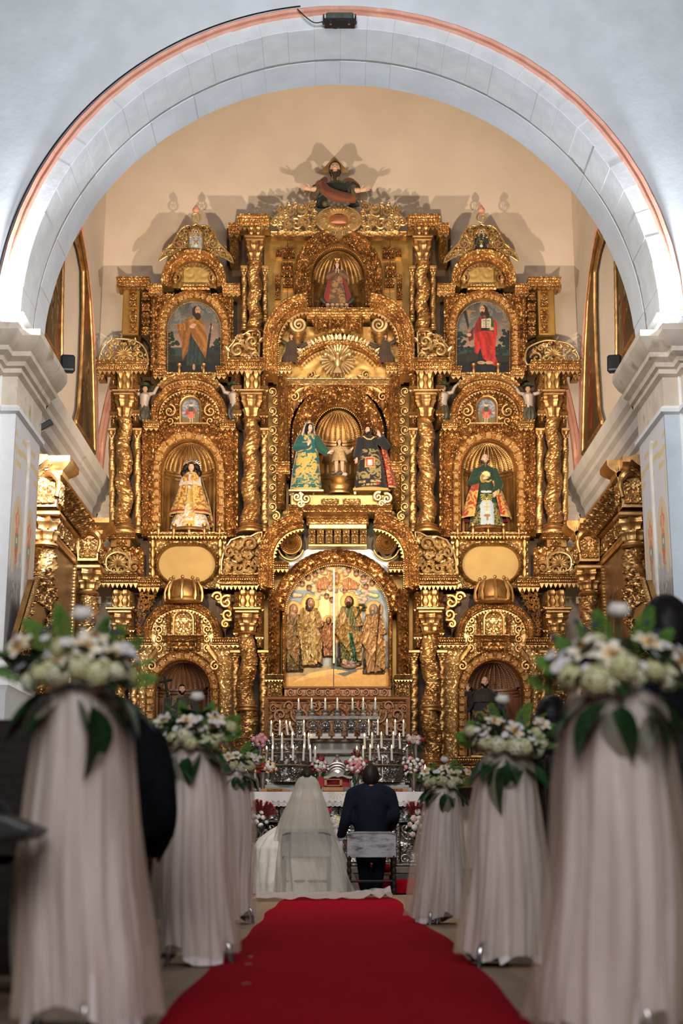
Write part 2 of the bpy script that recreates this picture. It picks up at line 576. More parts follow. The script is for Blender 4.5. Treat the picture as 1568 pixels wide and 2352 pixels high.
def zigzag(mb, path, tooth, ln, Y, thick=0.04):
 """pointed fringe hanging right of the travel direction (below a path drawn left to right)"""
 P = resamp(path, tooth)
 n = norm2(P)
 for i in range(len(P) - 1):
  a, b = P[i], P[i + 1]
  c = (a + b) / 2 + nrm(n[i] + n[i + 1]) * ln
  e = (a + b) / 2 + nrm(n[i] + n[i + 1]) * ln * .55
  q = np.array([a, a * .75 + b * .25 + (e - (a + b) / 2), c, a * .25 + b * .75 + (e - (a + b) / 2), b])
  w_ = at(q[:, 0], q[:, 1], Y)
  V = np.concatenate([np.c_[w_[:, 0], np.full(5, Y - thick), w_[:, 1]], np.c_[w_[:, 0], np.full(5, Y), w_[:, 1]]])
  mb.add(V, [(0, 1, 3, 4), (0, 5, 6, 1), (1, 6, 7, 2), (2, 7, 8, 3), (3, 8, 9, 4)], [(1, 2, 3)])
 return mb
def beads(mb, path, gap, rpx, Y, closed=False, n=6, m=4):
 P = resamp(path, gap, closed=closed)
 q = at(P[:, 0], P[:, 1], Y)
 r = rpx * PXM(Y)
 th = np.linspace(0, 2 * PI, n, endpoint=False)
 ph = np.linspace(0, PI, m + 1)
 U = np.stack([np.sin(ph)[:, None] * np.cos(th), np.sin(ph)[:, None] * np.sin(th), np.cos(ph)[:, None] * np.ones(n)], -1) * r
 for x, z in q:
  mb.grid(U + (x, Y, z), wv=True)
 return mb
def spiral(c, r, turns, a0, hand=1, n=34, inner=0.12):
 """photo-space spiral from its eye outwards"""
 t = np.linspace(0, 1, n)
 rr = r * (inner + (1 - inner) * t ** 1.15)
 a = R(a0) + hand * 2 * PI * turns * (t - 1)
 return np.stack([c[0] + rr * np.cos(a), c[1] - rr * np.sin(a)], 1)
def strip(mb, path, w0, w1, Y, depth=0.035, n=7):
 """carved scroll: a tapered half-round strip along a photo-space path"""
 P = np.asarray(path, float)
 q = at(P[:, 0], P[:, 1], Y)
 p3 = np.stack([q[:, 0], np.full(len(q), Y), q[:, 1]], 1)
 wpx = np.linspace(w0, w1, len(P)) * PXM(Y)
 k = max(0.4, depth / max(wpx.max(), 1e-4))
 return tube(mb, p3, wpx, n, True, ((0, 1, 0), min(k, 2.0)))
def leafblob(mb, c, ang, ln, wd, Y, h=0.03):
 """small carved acanthus leaf in the plane"""
 t = np.linspace(0, 1, 7)
 ca, sa = math.cos(R(ang)), math.sin(R(ang))
 wv = wd * np.sin(PI * np.clip(t * .92 + .06, 0, 1)) ** .8
 G = []
 for ti, wi in zip(t, wv):
  row = []
  for k in (-1, -.5, 0, .5, 1):
   x = ln * ti
   y = wi * k
   px, py = c[0] + x * ca - y * sa, c[1] - (x * sa + y * ca)
   q = at(px, py, Y)
   hh = h * (1 - k * k) * (.5 + .8 * ti) - (h * .35 if k == 0 else 0)
   row.append((q[0], Y - hh, q[1]))
  G.append(row)
 return mb.grid(np.array(G))
def openwork(mb, poly, Y, seed=1, rmin=7, rmax=17, w=2.6, tries=900, mirror_x=None):
 """pierced scrollwork filling a photo-space polygon: packed volutes with leaves between"""
 rs = np.random.RandomState(seed)
 poly = np.asarray(poly, float)
 lo, hi = poly.min(0), poly.max(0)
 seg = np.concatenate([poly, poly[:1]])
 fine = resamp(seg, 2.0)
 C = []
 for k in range(tries):
  p = lo + rs.rand(2) * (hi - lo)
  if mirror_x is not None and p[0] > mirror_x:
   p[0] = 2 * mirror_x - p[0]
  if not inpoly(p[None], poly)[0]:
   continue
  d = np.min(np.linalg.norm(fine - p, axis=1))
  if mirror_x is not None:
   d = min(d, mirror_x - p[0] + 2)
  for q, r in C:
   d = min(d, np.linalg.norm(q - p) - r)
  lim = rmax * (1 - .5 * k / tries)
  if d > max(rmin * (1 - .4 * k / tries), 3):
   C.append((p, min(d, lim)))
 for p, r in C:
  ang = rs.rand() * 360
  hand = 1 if rs.rand() < .5 else -1
  for mx in ((False, True) if mirror_x is not None else (False,)):
   c = np.array([2 * mirror_x - p[0], p[1]]) if mx else p
   h_, a_ = (-hand, 180 - ang) if mx else (hand, ang)
   strip(mb, spiral(c, r * 1.04, 1.35 if r > 6 else 1.0, a_, h_, 26 if r > 6 else 14), w * .9, w * (.8 if r < 8 else 1.1), Y, 0.03, 6)
   for j in range(3 if r > 6 else 1):
    aa = a_ + h_ * (60 + 110 * j)
    cc = c + np.array([math.cos(R(aa)), -math.sin(R(aa))]) * r * .95
    leafblob(mb, cc, aa + h_ * 60, r * .75, r * .28, Y - .01, 0.03)
 return mb
class side:
 """with side(1): builds on the right-hand half by mirroring the photo coordinates"""
 def __init__(s, m):
  s.m = bool(m)
 def __enter__(s):
  MIR[0] = s.m
 def __exit__(s, *a):
  MIR[0] = False
# =================================================================== THE SETTING
def plan_sweep(mb, path, prof):
 """moulding around a plan path [(x, y)]; prof [(projection to the right of travel, z)]"""
 P = np.asarray(path, float)
 N = -norm2(P)
 pr = np.asarray(prof, float)
 G = np.stack([P[:, None, 0] + N[:, None, 0] * pr[None, :, 0], P[:, None, 1] + N[:, None, 1] * pr[None, :, 0],
    np.broadcast_to(pr[None, :, 1], (len(P), len(pr)))], -1)
 mb.grid(G)
 for k in (0, -1):
  mb.add(np.concatenate([[G[k].mean(0)], G[k]]), T=[(0, i + 1, i + 2) for i in range(len(pr) - 1)])
 return mb
def struct(mb, name, m, parent=None, **k):
 o = mb.build(name, m, parent, **k)
 if parent is None:
  o['kind'] = 'structure'
 return o
WX, BY, AZ, AR = 3.9, 22.0, 6.03, 3.43      # apse half width, back wall, arch springing and radius
# ---- floor of boards
m_ = MB()
box(m_, -9, 9, -3, 22.2, -0.25, -0.03)
fl = struct(m_, 'floor', 'dark', smooth=False)
rs = np.random.RandomState(1)
plank_me = {}
for k in range(78):
 y0 = 3.0 + k * 0.15
 for j, (xa, xb) in enumerate(((-4.6, -1.9), (-1.89, 0.2), (0.21, 2.4), (2.41, 4.6))):
  if j in (0, 3) and k % 2:
   continue
  if j == 0 or j == 3:
   wd = 0.294
  else:
   wd = 0.144
  key = (j, )
  if key not in plank_me:
   t = MB()
   box(t, xa, xb, 0, wd, -0.03, 0.0, 0.004)
   plank_me[key] = base(t.data('floor_plank', False), 'floor')
  o = inst('plank', plank_me[key], fl, Matrix.Translation((rs.uniform(-.003, .003), y0, rs.uniform(-.003, 0.0))))
# ---- triumphal arch: wall, block ring, soffit, salmon moulding
a = np.radians(np.linspace(0, 180, 73))
RO = 3.60
m_ = MB()
plate(m_, [(9, 0), (9, 14.2), (-9, 14.2), (-9, 0), (-RO, 0)] + [(-RO * math.cos(t), AZ + RO * math.sin(t)) for t in a] + [(RO, 0)], 14.42, 15.6)
wf = struct(m_, 'wall_front', 'plaster', smooth=False)
def block(r0, r1, a0, a1, y0, y1, b=0.004, n=5, z0=AZ):
 t = np.linspace(a0, a1, n)
 mb = MB()
 rr = [r0 + b, r0, r0, r0 + b, r1, r1]
 yy = [y0, y0 + b, y1 - b, y1, y1, y0]
 G = np.stack([np.stack([r * np.cos(t), np.full(n, y), z0 + r * np.sin(t)], -1) for r, y in zip(rr, yy)], 1)
 mb.grid(G, wv=True)
 for k in (0, -1):
  mb.add(G[k], [(0, 1, 2, 3), (0, 3, 4, 5)])
 return mb
ring = MB()
plan = [(AR + .17) * np.cos(a), AZ + (AR + .17) * np.sin(a)]
G = np.stack([np.stack([(AR + .006) * np.cos(a), np.full(73, y), AZ + (AR + .006) * np.sin(a)], -1) for y in (15.0, 15.08)], 1)
ring.grid(G)
rg = struct(ring, 'trim_1', mat('groove_stone', (.30, .27, .23), (.38, .35, .31), .9))
rs = np.random.RandomState(4)
NB = 36
for k in range(NB):
 a0, a1 = PI * k / NB, PI * (k + 1) / NB
 g = .0002
 dr = rs.uniform(-.004, .006)
 o = block(AR + dr, RO + .004, a0 + g, a1 - g, 14.37 + rs.uniform(-.006, .006), 15.02).build('voussoir', 'plaster_ring', rg, angle=30)
 if k % 1 == 0:
  sh = PI / NB * (.5 if k < NB - 1 else .5)
  o = block(AR + rs.uniform(-.004, .005), RO + .004, a0, a1, 15.065, 15.6, .0025).build('soffit_block', 'plaster', rg, angle=30)
pr = [(RO - .005, 14.43), (RO - .005, 14.36), (RO + .012, 14.335), (RO + .034, 14.34), (RO + .042, 14.36), (RO + .05, 14.335), (RO + .078, 14.32), (RO + .098, 14.345), (RO + .10, 14.43)]
aa = np.radians(np.linspace(-1, 181, 110))
wob = 1 + .0006 * np.sin(np.arange(110) * 1.7)
G = np.stack([np.stack([r * wob * np.cos(aa), np.full(110, y), AZ + r * wob * np.sin(aa)], -1) for r, y in pr], 1)
m_ = MB()
m_.grid(G)
struct(m_, 'trim_2', 'pink', angle=60)
# ---- piers with entablature
ZC = 5.78
ENT = [(0, 5.34), (.05, 5.37), (.05, 5.42), (.085, 5.435), (.10, 5.48), (.16, 5.52), (.165, 5.57), (.215, 5.61), (.255, 5.665), (.28, 5.71), (.28, 5.78), (-.3, 5.785)]
NECK = [(0, 4.93), (.045, 4.95), (.055, 4.985), (.03, 5.01), (0, 5.03)]
for s in (-1, 1):
 nm = 'left' if s < 0 else 'right'
 path = [(-3.44, 15.72), (-3.44, 14.44), (-3.63, 14.44), (-3.63, 14.24), (-6.2, 14.24)]
 path = [(x * -s, y) for x, y in path]
 if s < 0:
  path = path[::-1]
 m_ = MB()
 out = [(-3.44, 15.72), (-3.44, 14.44), (-3.63, 14.44), (-3.63, 14.24), (-6.2, 14.24), (-6.2, 15.72)]
 plate(m_, [(x * -s, y) for x, y in out], 0.0, 5.74, plane='xy')
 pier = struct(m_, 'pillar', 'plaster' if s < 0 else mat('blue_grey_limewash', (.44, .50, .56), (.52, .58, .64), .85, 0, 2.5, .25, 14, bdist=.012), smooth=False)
 m_ = MB()
 plan_sweep(m_, path, [(p * 1.0, z) for p, z in ENT])
 m_.build('cornice', 'marble', pier, angle=25)
 m_ = MB()
 plan_sweep(m_, path, [(.004, 5.02), (.004, 5.35)])
 m_.build('frieze', 'marble', pier, smooth=False)
 m_ = MB()
 plan_sweep(m_, path, NECK)
 m_.build('neck_moulding', 'plaster', pier, angle=25)
 m_ = MB()
 plan_sweep(m_, path, [(.0, 2.32), (.03, 2.28), (.05, 2.22), (.03, 2.17), (.08, 2.12), (.10, 2.05), (.07, 1.98), (.07, .5), (.1, .45), (.1, 0)])
 m_.build('pedestal', 'plaster', pier, angle=25)
 m_ = MB()
 pp = [(-3.44, 15.6), (-3.44, 14.36), (-3.62, 14.36), (-3.62, 14.3), (-4.4, 14.3)]
 pp = [(x * -s, y) for x, y in pp]
 pp = pp if s > 0 else pp[::-1]
 plan_sweep(m_, pp, [(.02, 5.77), (.02, 5.96), (.05, 5.97), (.07, 6.0), (.05, 6.03), (-.1, 6.035)])
 m_.build('springer', 'plaster', pier, angle=25)
 ny, nz = 60, 170
 y = np.linspace(14.47, 15.70, ny)
 z = np.linspace(2.33, 4.93, nz)
 YY, ZZ = np.meshgrid(y, z, indexing='ij')
 Cc = np.ones((ny, nz, 3)) * (.60, .58, .60)
 rs = np.random.RandomState(7)
 nz_ = hsamp('foliage', YY * .6, ZZ * .35)
 def paint(mask, c, a_=1.0):
  Cc[mask] = Cc[mask] * (1 - a_) + np.array(c) * a_
 for c0 in (14.78, 15.38):
  u = (YY - c0) / .26
  paint((np.abs(u) < 1) & (ZZ < 4.12 - .32 * u * u) & (ZZ > 3.1), (.62, .49, .30), .9)
  v = (ZZ - 3.62) / .42
  paint((np.abs(u * .9) < .26 * np.clip(1.1 + v, 0, 1)) & (v > -1) & (v < .2), (.52, .17, .12))
  paint((np.abs(u) < .30) & (np.abs(v - .05 * np.sin(u * 9)) < .16), (.24, .28, .22))
  paint((np.abs(u) < .12) & (np.abs(v - .02) < .07), (.62, .58, .50))
  paint((np.abs(u) < .30 + .10 * np.sin(v * 14)) & (v > .2) & (v < .82 + .12 * np.cos(u * 16)), (.66, .24, .16))
  paint((np.abs(u) < .1) & (v > .35) & (v < .7), (.72, .40, .28))
 for dz, w_ in ((4.66, .035), (4.52, .03)):
  paint((np.abs(ZZ - dz - .08 * np.sign(np.sin(YY * 14))) < w_), (.62, .49, .27))
 for yc in (14.55, 15.10, 15.16, 15.64):
  paint((np.abs(YY - yc) < .022) & (ZZ > 4.1) & (ZZ < 4.6), (.62, .49, .27))
 paint((ZZ < 3.25 + .35 * nz_), (.36, .37, .42), .75)
 paint((ZZ < 2.95 + .3 * nz_), (.22, .20, .18), .7)
 P = np.stack([np.full(YY.shape, s * (3.44 - .004)), YY, ZZ], -1)
 m_ = MB()
 m_.grid(P, C=Cc)
 m_.build('painted_reveal', 'vcol', pier)
 m_ = MB()
 yk = 15.12
 tube(m_, [(s * 3.435, yk, 2.35), (s * 3.435, yk, 4.62), (s * 3.435, yk - .03, 4.74), (s * 3.435, yk - .08, 4.80)], .028, 8)
 m_.build('conduit_groove', 'stone', pier)
 if s > 0:   # teal painted patch on the frieze front
  ny, nz = 70, 40
  xx, ZZ = np.meshgrid(np.linspace(3.64, 4.4, ny), np.linspace(5.04, 5.33, nz), indexing='ij')
  n1 = hsamp('bold', xx * .7, ZZ * .9)
  n2 = hsamp('fine', xx * .9 + .3, ZZ * .9)
  Cc = np.ones((ny, nz, 3)) * (.30, .50, .43)
  Cc[n1 > .55] = (.06, .22, .19)
  Cc[n2 < .15] = (.14, .36, .30)
  m_ = MB()
  m_.grid(np.stack([xx, np.full(xx.shape, 14.234), ZZ], -1), C=Cc)
  m_.build('painted_patch', 'vcol', pier)
# ---- apse: side walls, back wall, sail vault
for s, nm in ((-1, 'left'), (1, 'right')):
 m_ = MB()
 box(m_, s * WX, s * (WX + .3), 15.6, BY + .3, 0, 14.25)
 wl = struct(m_, 'wall_' + nm, 'plaster_vault', smooth=False)
 m_ = MB()
 path = [(s * WX, BY), (s * WX, 15.6)] if s < 0 else [(s * WX, 15.6), (s * WX, BY)]
 prof = [(0, 5.50), (.05, 5.53), (.06, 5.62), (.12, 5.66), (.14, 5.78), (.20, 5.82), (.21, 5.88), (.27, 5.92), (.30, 6.0), (.31, 6.07), (0, 6.09)]
 plan_sweep(m_, path[::-1], prof)
 m_.build('cornice', 'palestone', wl, angle=25)
 m_ = MB()
 t = np.radians(np.linspace(3, 177, 60))
 for r_, dx in ((3.86, .03), (3.80, .02)):
  tube(m_, np.stack([np.full(60, s * (WX - dx)), 18.1 + r_ * np.cos(t), 6.0 + r_ * np.sin(t)], 1), .035, 6)
 m_.build('rib_moulding', 'pink', wl)
m_ = MB()
box(m_, -WX - .3, WX + .3, BY, BY + .3, 0, 14.25)
wb = struct(m_, 'wall_back', 'plaster_vault', smooth=False)
m_ = MB()
for sg in (-1, 1):
 m_ = MB()
 for r_, dx in ((3.86, .03), (3.80, .02)):
  t = np.radians(np.linspace(-4, 26, 24))
  tube(m_, np.stack([sg * r_ * np.cos(t), np.full(24, BY - dx), 6.19 + (5.2 + r_ - 3.86) * np.sin(t)], 1), .045, 6)
 m_.build('rib_moulding', 'pink', wb)
m_ = MB()
path = [(WX, BY), (-WX, BY)]
plan_sweep(m_, path[::-1], [(0, 5.62), (.03, 5.66), (.05, 5.72), (.02, 5.78), (.06, 5.84), (.09, 5.9), (0, 5.95)])
m_.build('impost_moulding', 'plaster_vault', wb, angle=25)
m_ = MB()
box(m_, -WX - .3, WX + .3, 15.0, BY + .3, 14.2, 14.5)
struct(m_, 'ceiling', 'plaster_vault', smooth=False)
# =================================================================== PAINTED SURFACES (flat print on real canvases)
def hexc(r, g, b):
 """sRGB 0..255 -> linear"""
 v = np.array([r, g, b]) / 255.0
 return np.where(v <= .04045, v / 12.92, ((v + .055) / 1.055) ** 2.4)
class Canvas:
 """a picture drawn on a vertex grid; coordinates 0..W across and 0..H downwards; h is carved height"""
 def __init__(s, W, H, col, step=1.0):
  s.W, s.H = W, H
  nx, ny = int(W / step) + 1, int(H / step) + 1
  s.x, s.y = np.meshgrid(np.linspace(0, W, nx), np.linspace(0, H, ny), indexing='ij')
  s.c = np.ones((nx, ny, 3)) * hexc(*col)
  s.h = np.zeros((nx, ny))
 def put(s, m, col, h=None, a=1.0, mod=None):
  c = hexc(*col) if not isinstance(col, np.ndarray) else col
  if mod is not None:
   c = c * mod[m][:, None]
  s.c[m] = s.c[m] * (1 - a) + c * a
  if h is not None:
   s.h[m] = np.maximum(s.h[m], h[m] if isinstance(h, np.ndarray) else h)
 def grad(s, y0, y1, c0, c1, x0=None, x1=None):
  m = (s.y >= y0) & (s.y <= y1)
  t = ((s.y - y0) / (y1 - y0))[..., None]
  g = hexc(*c0) * (1 - t) + hexc(*c1) * t
  s.c[m] = g[m]
 def ell(s, cx, cy, rx, ry, col, h=0.0, a=1.0, rot=0.0, dome=True):
  ca, sa = math.cos(R(rot)), math.sin(R(rot))
  X, Y = s.x - cx, s.y - cy
  u, v = (X * ca + Y * sa) / rx, (-X * sa + Y * ca) / ry
  d = u * u + v * v
  m = d < 1
  s.put(m, col, h * np.sqrt(np.clip(1 - d, 0, 1)) ** .7 if h else None, a)
 def poly(s, P, col, h=0.0, fold=0.0, fw=6.0, slope=0.0, a=1.0, seed=0.0):
  P = np.asarray(P, float)
  m = inpoly(np.stack([s.x, s.y], -1), P)
  mod = None
  w_ = np.sin((s.x + slope * s.y) / fw * 2 * PI + 1.6 * np.sin(s.y / 19.0 + seed) + 3.0 * hsamp('bold', s.x / 110 + seed, s.y / 150) + seed)
  if fold:
   mod = 1 + fold * w_
  hh = None
  if h:
   hh = h * (0.75 + .25 * w_)
  s.put(m, col, hh, a, mod)
 def fol(s, kind, tile, thr, col, m=None, a=1.0, seed=0.0):
  k = hsamp(kind, s.x / tile + seed, s.y / tile + seed) > thr
  if m is not None:
   k &= m
  s.put(k, col, None, a)
 def person(s, x, top, bot, w, robe, cloak, skin=(205, 165, 135), hair=(50, 32, 22), turn=0.0, beard=False, halo=None, h=0.0, under=(70, 55, 45)):
  H = bot - top
  hd = H / 7.2
  cy = top + hd * .55
  if halo:
   s.ell(x, cy, hd * .95, hd * .95, halo, h * .2)
  s.poly([(x - w * .30, top + hd * 1.1), (x + w * .30, top + hd * 1.1), (x + w * .42, top + H * .5), (x + w * .46, bot), (x - w * .46, bot), (x - w * .42, top + H * .5)], under, h * .6, .25, w * .3)
  s.poly([(x - w * .34, top + hd * 1.15), (x + w * .2, top + hd * 1.05), (x + w * .36, top + H * .42), (x + w * .3, bot - hd * .2), (x - w * .3, bot - hd * .1), (x - w * .45, top + H * .45)], robe, h * .8, .2, w * .3, .15, seed=x)
  s.poly([(x - w * .28, top + hd * 1.05), (x - w * .5, top + H * .35), (x - w * .55, top + H * .55), (x + w * .1, bot - H * .12), (x + w * .5, bot - H * .02), (x + w * .5, top + H * .52), (x + w * .12, top + H * .5), (x - w * .1, top + H * .3)], cloak, h, .22, w * .3, .5, seed=x * 2)
  s.poly([(x + w * .15, top + hd * 1.05), (x + w * .36, top + hd * 1.4), (x + w * .55, top + H * .42), (x + w * .35, top + H * .46), (x + w * .2, top + H * .3)], cloak, h * .95, .2, w * .3, -.3, seed=x)
  s.ell(x + w * .3, top + H * .44, hd * .22, hd * .16, skin, h * 1.1)
  s.ell(x - w * .12, top + H * .34, hd * .24, hd * .15, skin, h * 1.1)
  s.ell(x, cy + hd * .05, hd * .47, hd * .62, hair, h * .8)
  if not beard:
   s.ell(x - turn * hd * .1, cy + hd * .5, hd * .42, hd * .5, hair, h * .7)
  s.ell(x + turn * hd * .12, cy + hd * .06, hd * .33, hd * .46, skin, h * 1.15)
  if beard:
   s.ell(x + turn * hd * .14, cy + hd * .46, hd * .28, hd * .32, hair, h * 1.15)
  for e in (-1, 1):
   s.ell(x + turn * hd * .15 + e * hd * .13, cy, hd * .05, hd * .035, (40, 25, 20))
  s.ell(x + turn * hd * .15, cy + hd * .25, hd * .09, hd * .035, (150, 70, 60))
 def mesh(s, pt, name, m, parent, poly=None):
  """pt(x, y, h) -> world array"""
  mb = MB()
  keep = None
  if poly is not None:
   mid = np.stack([(s.x[:-1, :-1] + s.x[1:, 1:]) / 2, (s.y[:-1, :-1] + s.y[1:, 1:]) / 2], -1)
   keep = inpoly(mid, poly)
  mb.grid(pt(s.x, s.y, s.h), keep=keep, C=s.c)
  return mb.build(name, m, parent)
# =================================================================== THE GILDED ALTARPIECE
YB, YP, YC = 21.72, 21.36, 21.16        # backing boards, panels, columns
SIDE = ('left', 'right')
def gold(mb, name, parent, m='gold', angle=40):
 o = mb.build(name, m, parent, angle=angle)
 if name in ('bead_row', 'pointed_fringe'):
  o['kind'] = 'stuff'
 return o
M['boardshade'] = mat('shade_dark_board', (.06, .03, .012), (.12, .065, .025), .6, .2, 4)  # shade of the gaps between the carved layers, put into the board colour
# ---- backing boards
bk = thing('altarpiece_backing', 'tall backing of gilt and shade-dark boards behind all the carving of the altarpiece', 'backing', (0, YB, 0.3))
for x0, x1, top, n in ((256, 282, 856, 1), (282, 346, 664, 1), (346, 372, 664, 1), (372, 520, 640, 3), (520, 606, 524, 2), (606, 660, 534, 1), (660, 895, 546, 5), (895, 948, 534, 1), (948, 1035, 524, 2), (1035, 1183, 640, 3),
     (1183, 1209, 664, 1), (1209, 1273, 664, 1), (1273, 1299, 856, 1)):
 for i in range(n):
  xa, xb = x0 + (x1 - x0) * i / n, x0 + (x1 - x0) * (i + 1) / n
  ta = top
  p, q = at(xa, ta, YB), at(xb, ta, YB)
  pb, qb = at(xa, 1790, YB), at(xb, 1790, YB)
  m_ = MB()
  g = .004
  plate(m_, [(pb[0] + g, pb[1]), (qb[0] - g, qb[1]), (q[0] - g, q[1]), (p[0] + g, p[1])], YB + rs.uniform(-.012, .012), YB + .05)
  m_.build('board', 'goldflat' if 606 <= xa < 948 else 'boardshade', bk, smooth=False)
# ---- helpers for altarpiece pieces
def archpath(cx, ys, hw, ry, yb, n=40, yb2=None):
 a_ = arc(cx, ys, hw, ry, 180, 0, n)
 return np.concatenate([[(cx - hw, yb)], a_, [(cx + hw, yb2 or yb)]])
blk_mb = MB()
gx, gy = np.meshgrid(np.linspace(-1, 1, 8), np.linspace(-1, 1, 8), indexing='ij')
ed = np.clip((1 - np.maximum(np.abs(gx), np.abs(gy))) * 6, 0, 1)
hh = ed * (.55 + .45 * hsamp('foliage', gx * .09 + .3, gy * .09 + .2))
Pk = np.stack([gx, -hh, gy], -1)
blk_mb.grid(Pk)
blk_me = base(blk_mb.data('carved_block', True, 50), 'gold')
blk_me2 = base(blk_mb.data('carved_block_pale', True, 50), 'gold2')
def blocks(parent, path, o0, o1, Y, size, h=.05, gap=.93, me=None, name='voussoir', n=None):
 P = resamp(path, size) if n is None else resamp(path, n=n + 1)
 c = (P[:-1] + P[1:]) / 2
 d = nrm(np.diff(P, axis=0))
 N = np.stack([-d[:, 1], d[:, 0]], 1)
 ln = np.linalg.norm(np.diff(P, axis=0), axis=1)
 om = (o0 + o1) / 2
 for i in range(len(c)):
  q0 = c[i] - N[i] * om
  p = at(*q0, Y)
  a_ = at(*(q0 + d[i]), Y) - p
  b_ = at(*(q0 - N[i]), Y) - p
  grow = 1 + om / max(60, 1e9) * 0
  u = Vector((a_[0], 0, a_[1])) * (ln[i] / 2 * gap)
  v = Vector((b_[0], 0, b_[1])) * (abs(o1 - o0) / 2)
  mt = Matrix(((u.x, 0, v.x, p[0]), (0, h, 0, Y), (u.z, 0, v.z, p[1]), (0, 0, 0, 1)))
  if mt.to_3x3().determinant() < 0:
   mt = mt @ Matrix.Diagonal((-1, 1, 1, 1))
  inst(name, me or blk_me, parent, mt)
CORN = ((0, .03), (.12, .035), (.14, .06), (.34, .065), (.38, .10), (.62, .12), (.66, .15), (.84, .17), (.88, .20), (1, .205))
def cornice(label, x0, x1, yb, h, Y=None, proj=1.0, fringe=9, group=None, tooth=10, sidew=True, name='gilded_cornice'):
 Y = Y or YC
 t = thing(name, label, 'cornice', A3((x0 + x1) / 2, yb, Y), group)
 m_ = MB()
 band(m_, [(x0, yb), (x1, yb)], 0, h, Y, [(a_, b_ * proj) for a_, b_ in CORN], ('fine', .019, .32), back=.28, step=1.3)
 gold(m_, 'moulding', t)
 m_ = MB()
 beads(m_, [(x0 + 2, yb - h * .28), (x1 - 2, yb - h * .28)], 4.2, 1.7, Y - .075 * proj)
 beads(m_, [(x0 + 2, yb - h * .72), (x1 - 2, yb - h * .72)], 5.5, 2.2, Y - .165 * proj)
 gold(m_, 'bead_row', t)
 if fringe:
  m_ = MB()
  zigzag(m_, [(x0 + 1, yb + .5), (x1 - 1, yb + .5)], tooth, fringe, Y - .05 * proj, .045)
  gold(m_, 'pointed_fringe', t)
 return t
def twisted(mb, p0, p1, r, turns, hand=1, amp=.17, carve=.30, kind='foliage', n=44, step=.0105, ph=0.0, taper=.12, tile=1.0):
 """spiral shaft from p0 (bottom) to p1 (top), world points"""
 p0, p1 = np.asarray(p0), np.asarray(p1)
 L_ = np.linalg.norm(p1 - p0)
 k = max(8, int(L_ / step))
 t = np.linspace(0, 1, k)[:, None]
 th = np.linspace(0, 2 * PI, n, endpoint=False)[None, :]
 c = p0 + (p1 - p0) * t
 phi = hand * 2 * PI * turns * t + ph
 bul = np.sin(th - phi)
 u = (th - phi) / (2 * PI)
 z = t * L_
 cell = .5 + .5 * np.sin(th - phi)
 car = hsamp(kind, u * 2 * tile, z / (r * 6.3) * 2 * tile + ph)
 rr = r * (.86 - taper * (t - .5)) * (1 + amp * bul + carve * (car - .4) * (.45 + .55 * cell) - .16 * (cell < .10))
 ex = .16 * r
 cx = c[:, 0:1] - ex * np.sin(phi) * 0
 P = np.stack([cx + rr * np.cos(th), c[:, 1:2] + rr * np.sin(th), c[:, 2:3] + 0 * th], -1)
 return mb.grid(P, wv=True)
def capital(mb, c, r, h, flare=1.55):
 """acanthus bell, c = centre of its foot"""
 z = np.linspace(0, 1, 30)
 prof = []
 for t in z:
  rr = .92 + .10 * t + (flare - 1.05) * max(0, t - .25) ** 1.6
  for zc in (.42, .80):
   rr += .17 * math.exp(-((t - zc) / .085) ** 2)
  prof.append((r * rr, h * t))
 def fn(th, zz):
  t = zz / h
  k = np.where(t < .5, 8, 8)
  s_ = np.where(t < .5, 0.0, PI / 8)
  return 1 + .13 * np.cos(k * (th + s_)) * (t > .06) + .10 * np.abs(np.cos(16 * th)) * (t > .1) - .05
 return lathe(mb, c, prof, 48, fn)
def baseprof(r, h):
 return [(r * 1.45, 0), (r * 1.45, h * .22), (r * 1.35, h * .26), (r * 1.48, h * .38), (r * 1.38, h * .52), (r * 1.12, h * .60), (r * 1.1, h * .70), (r * 1.28, h * .80), (r * 1.2, h * .92), (r * 1.0, h)]
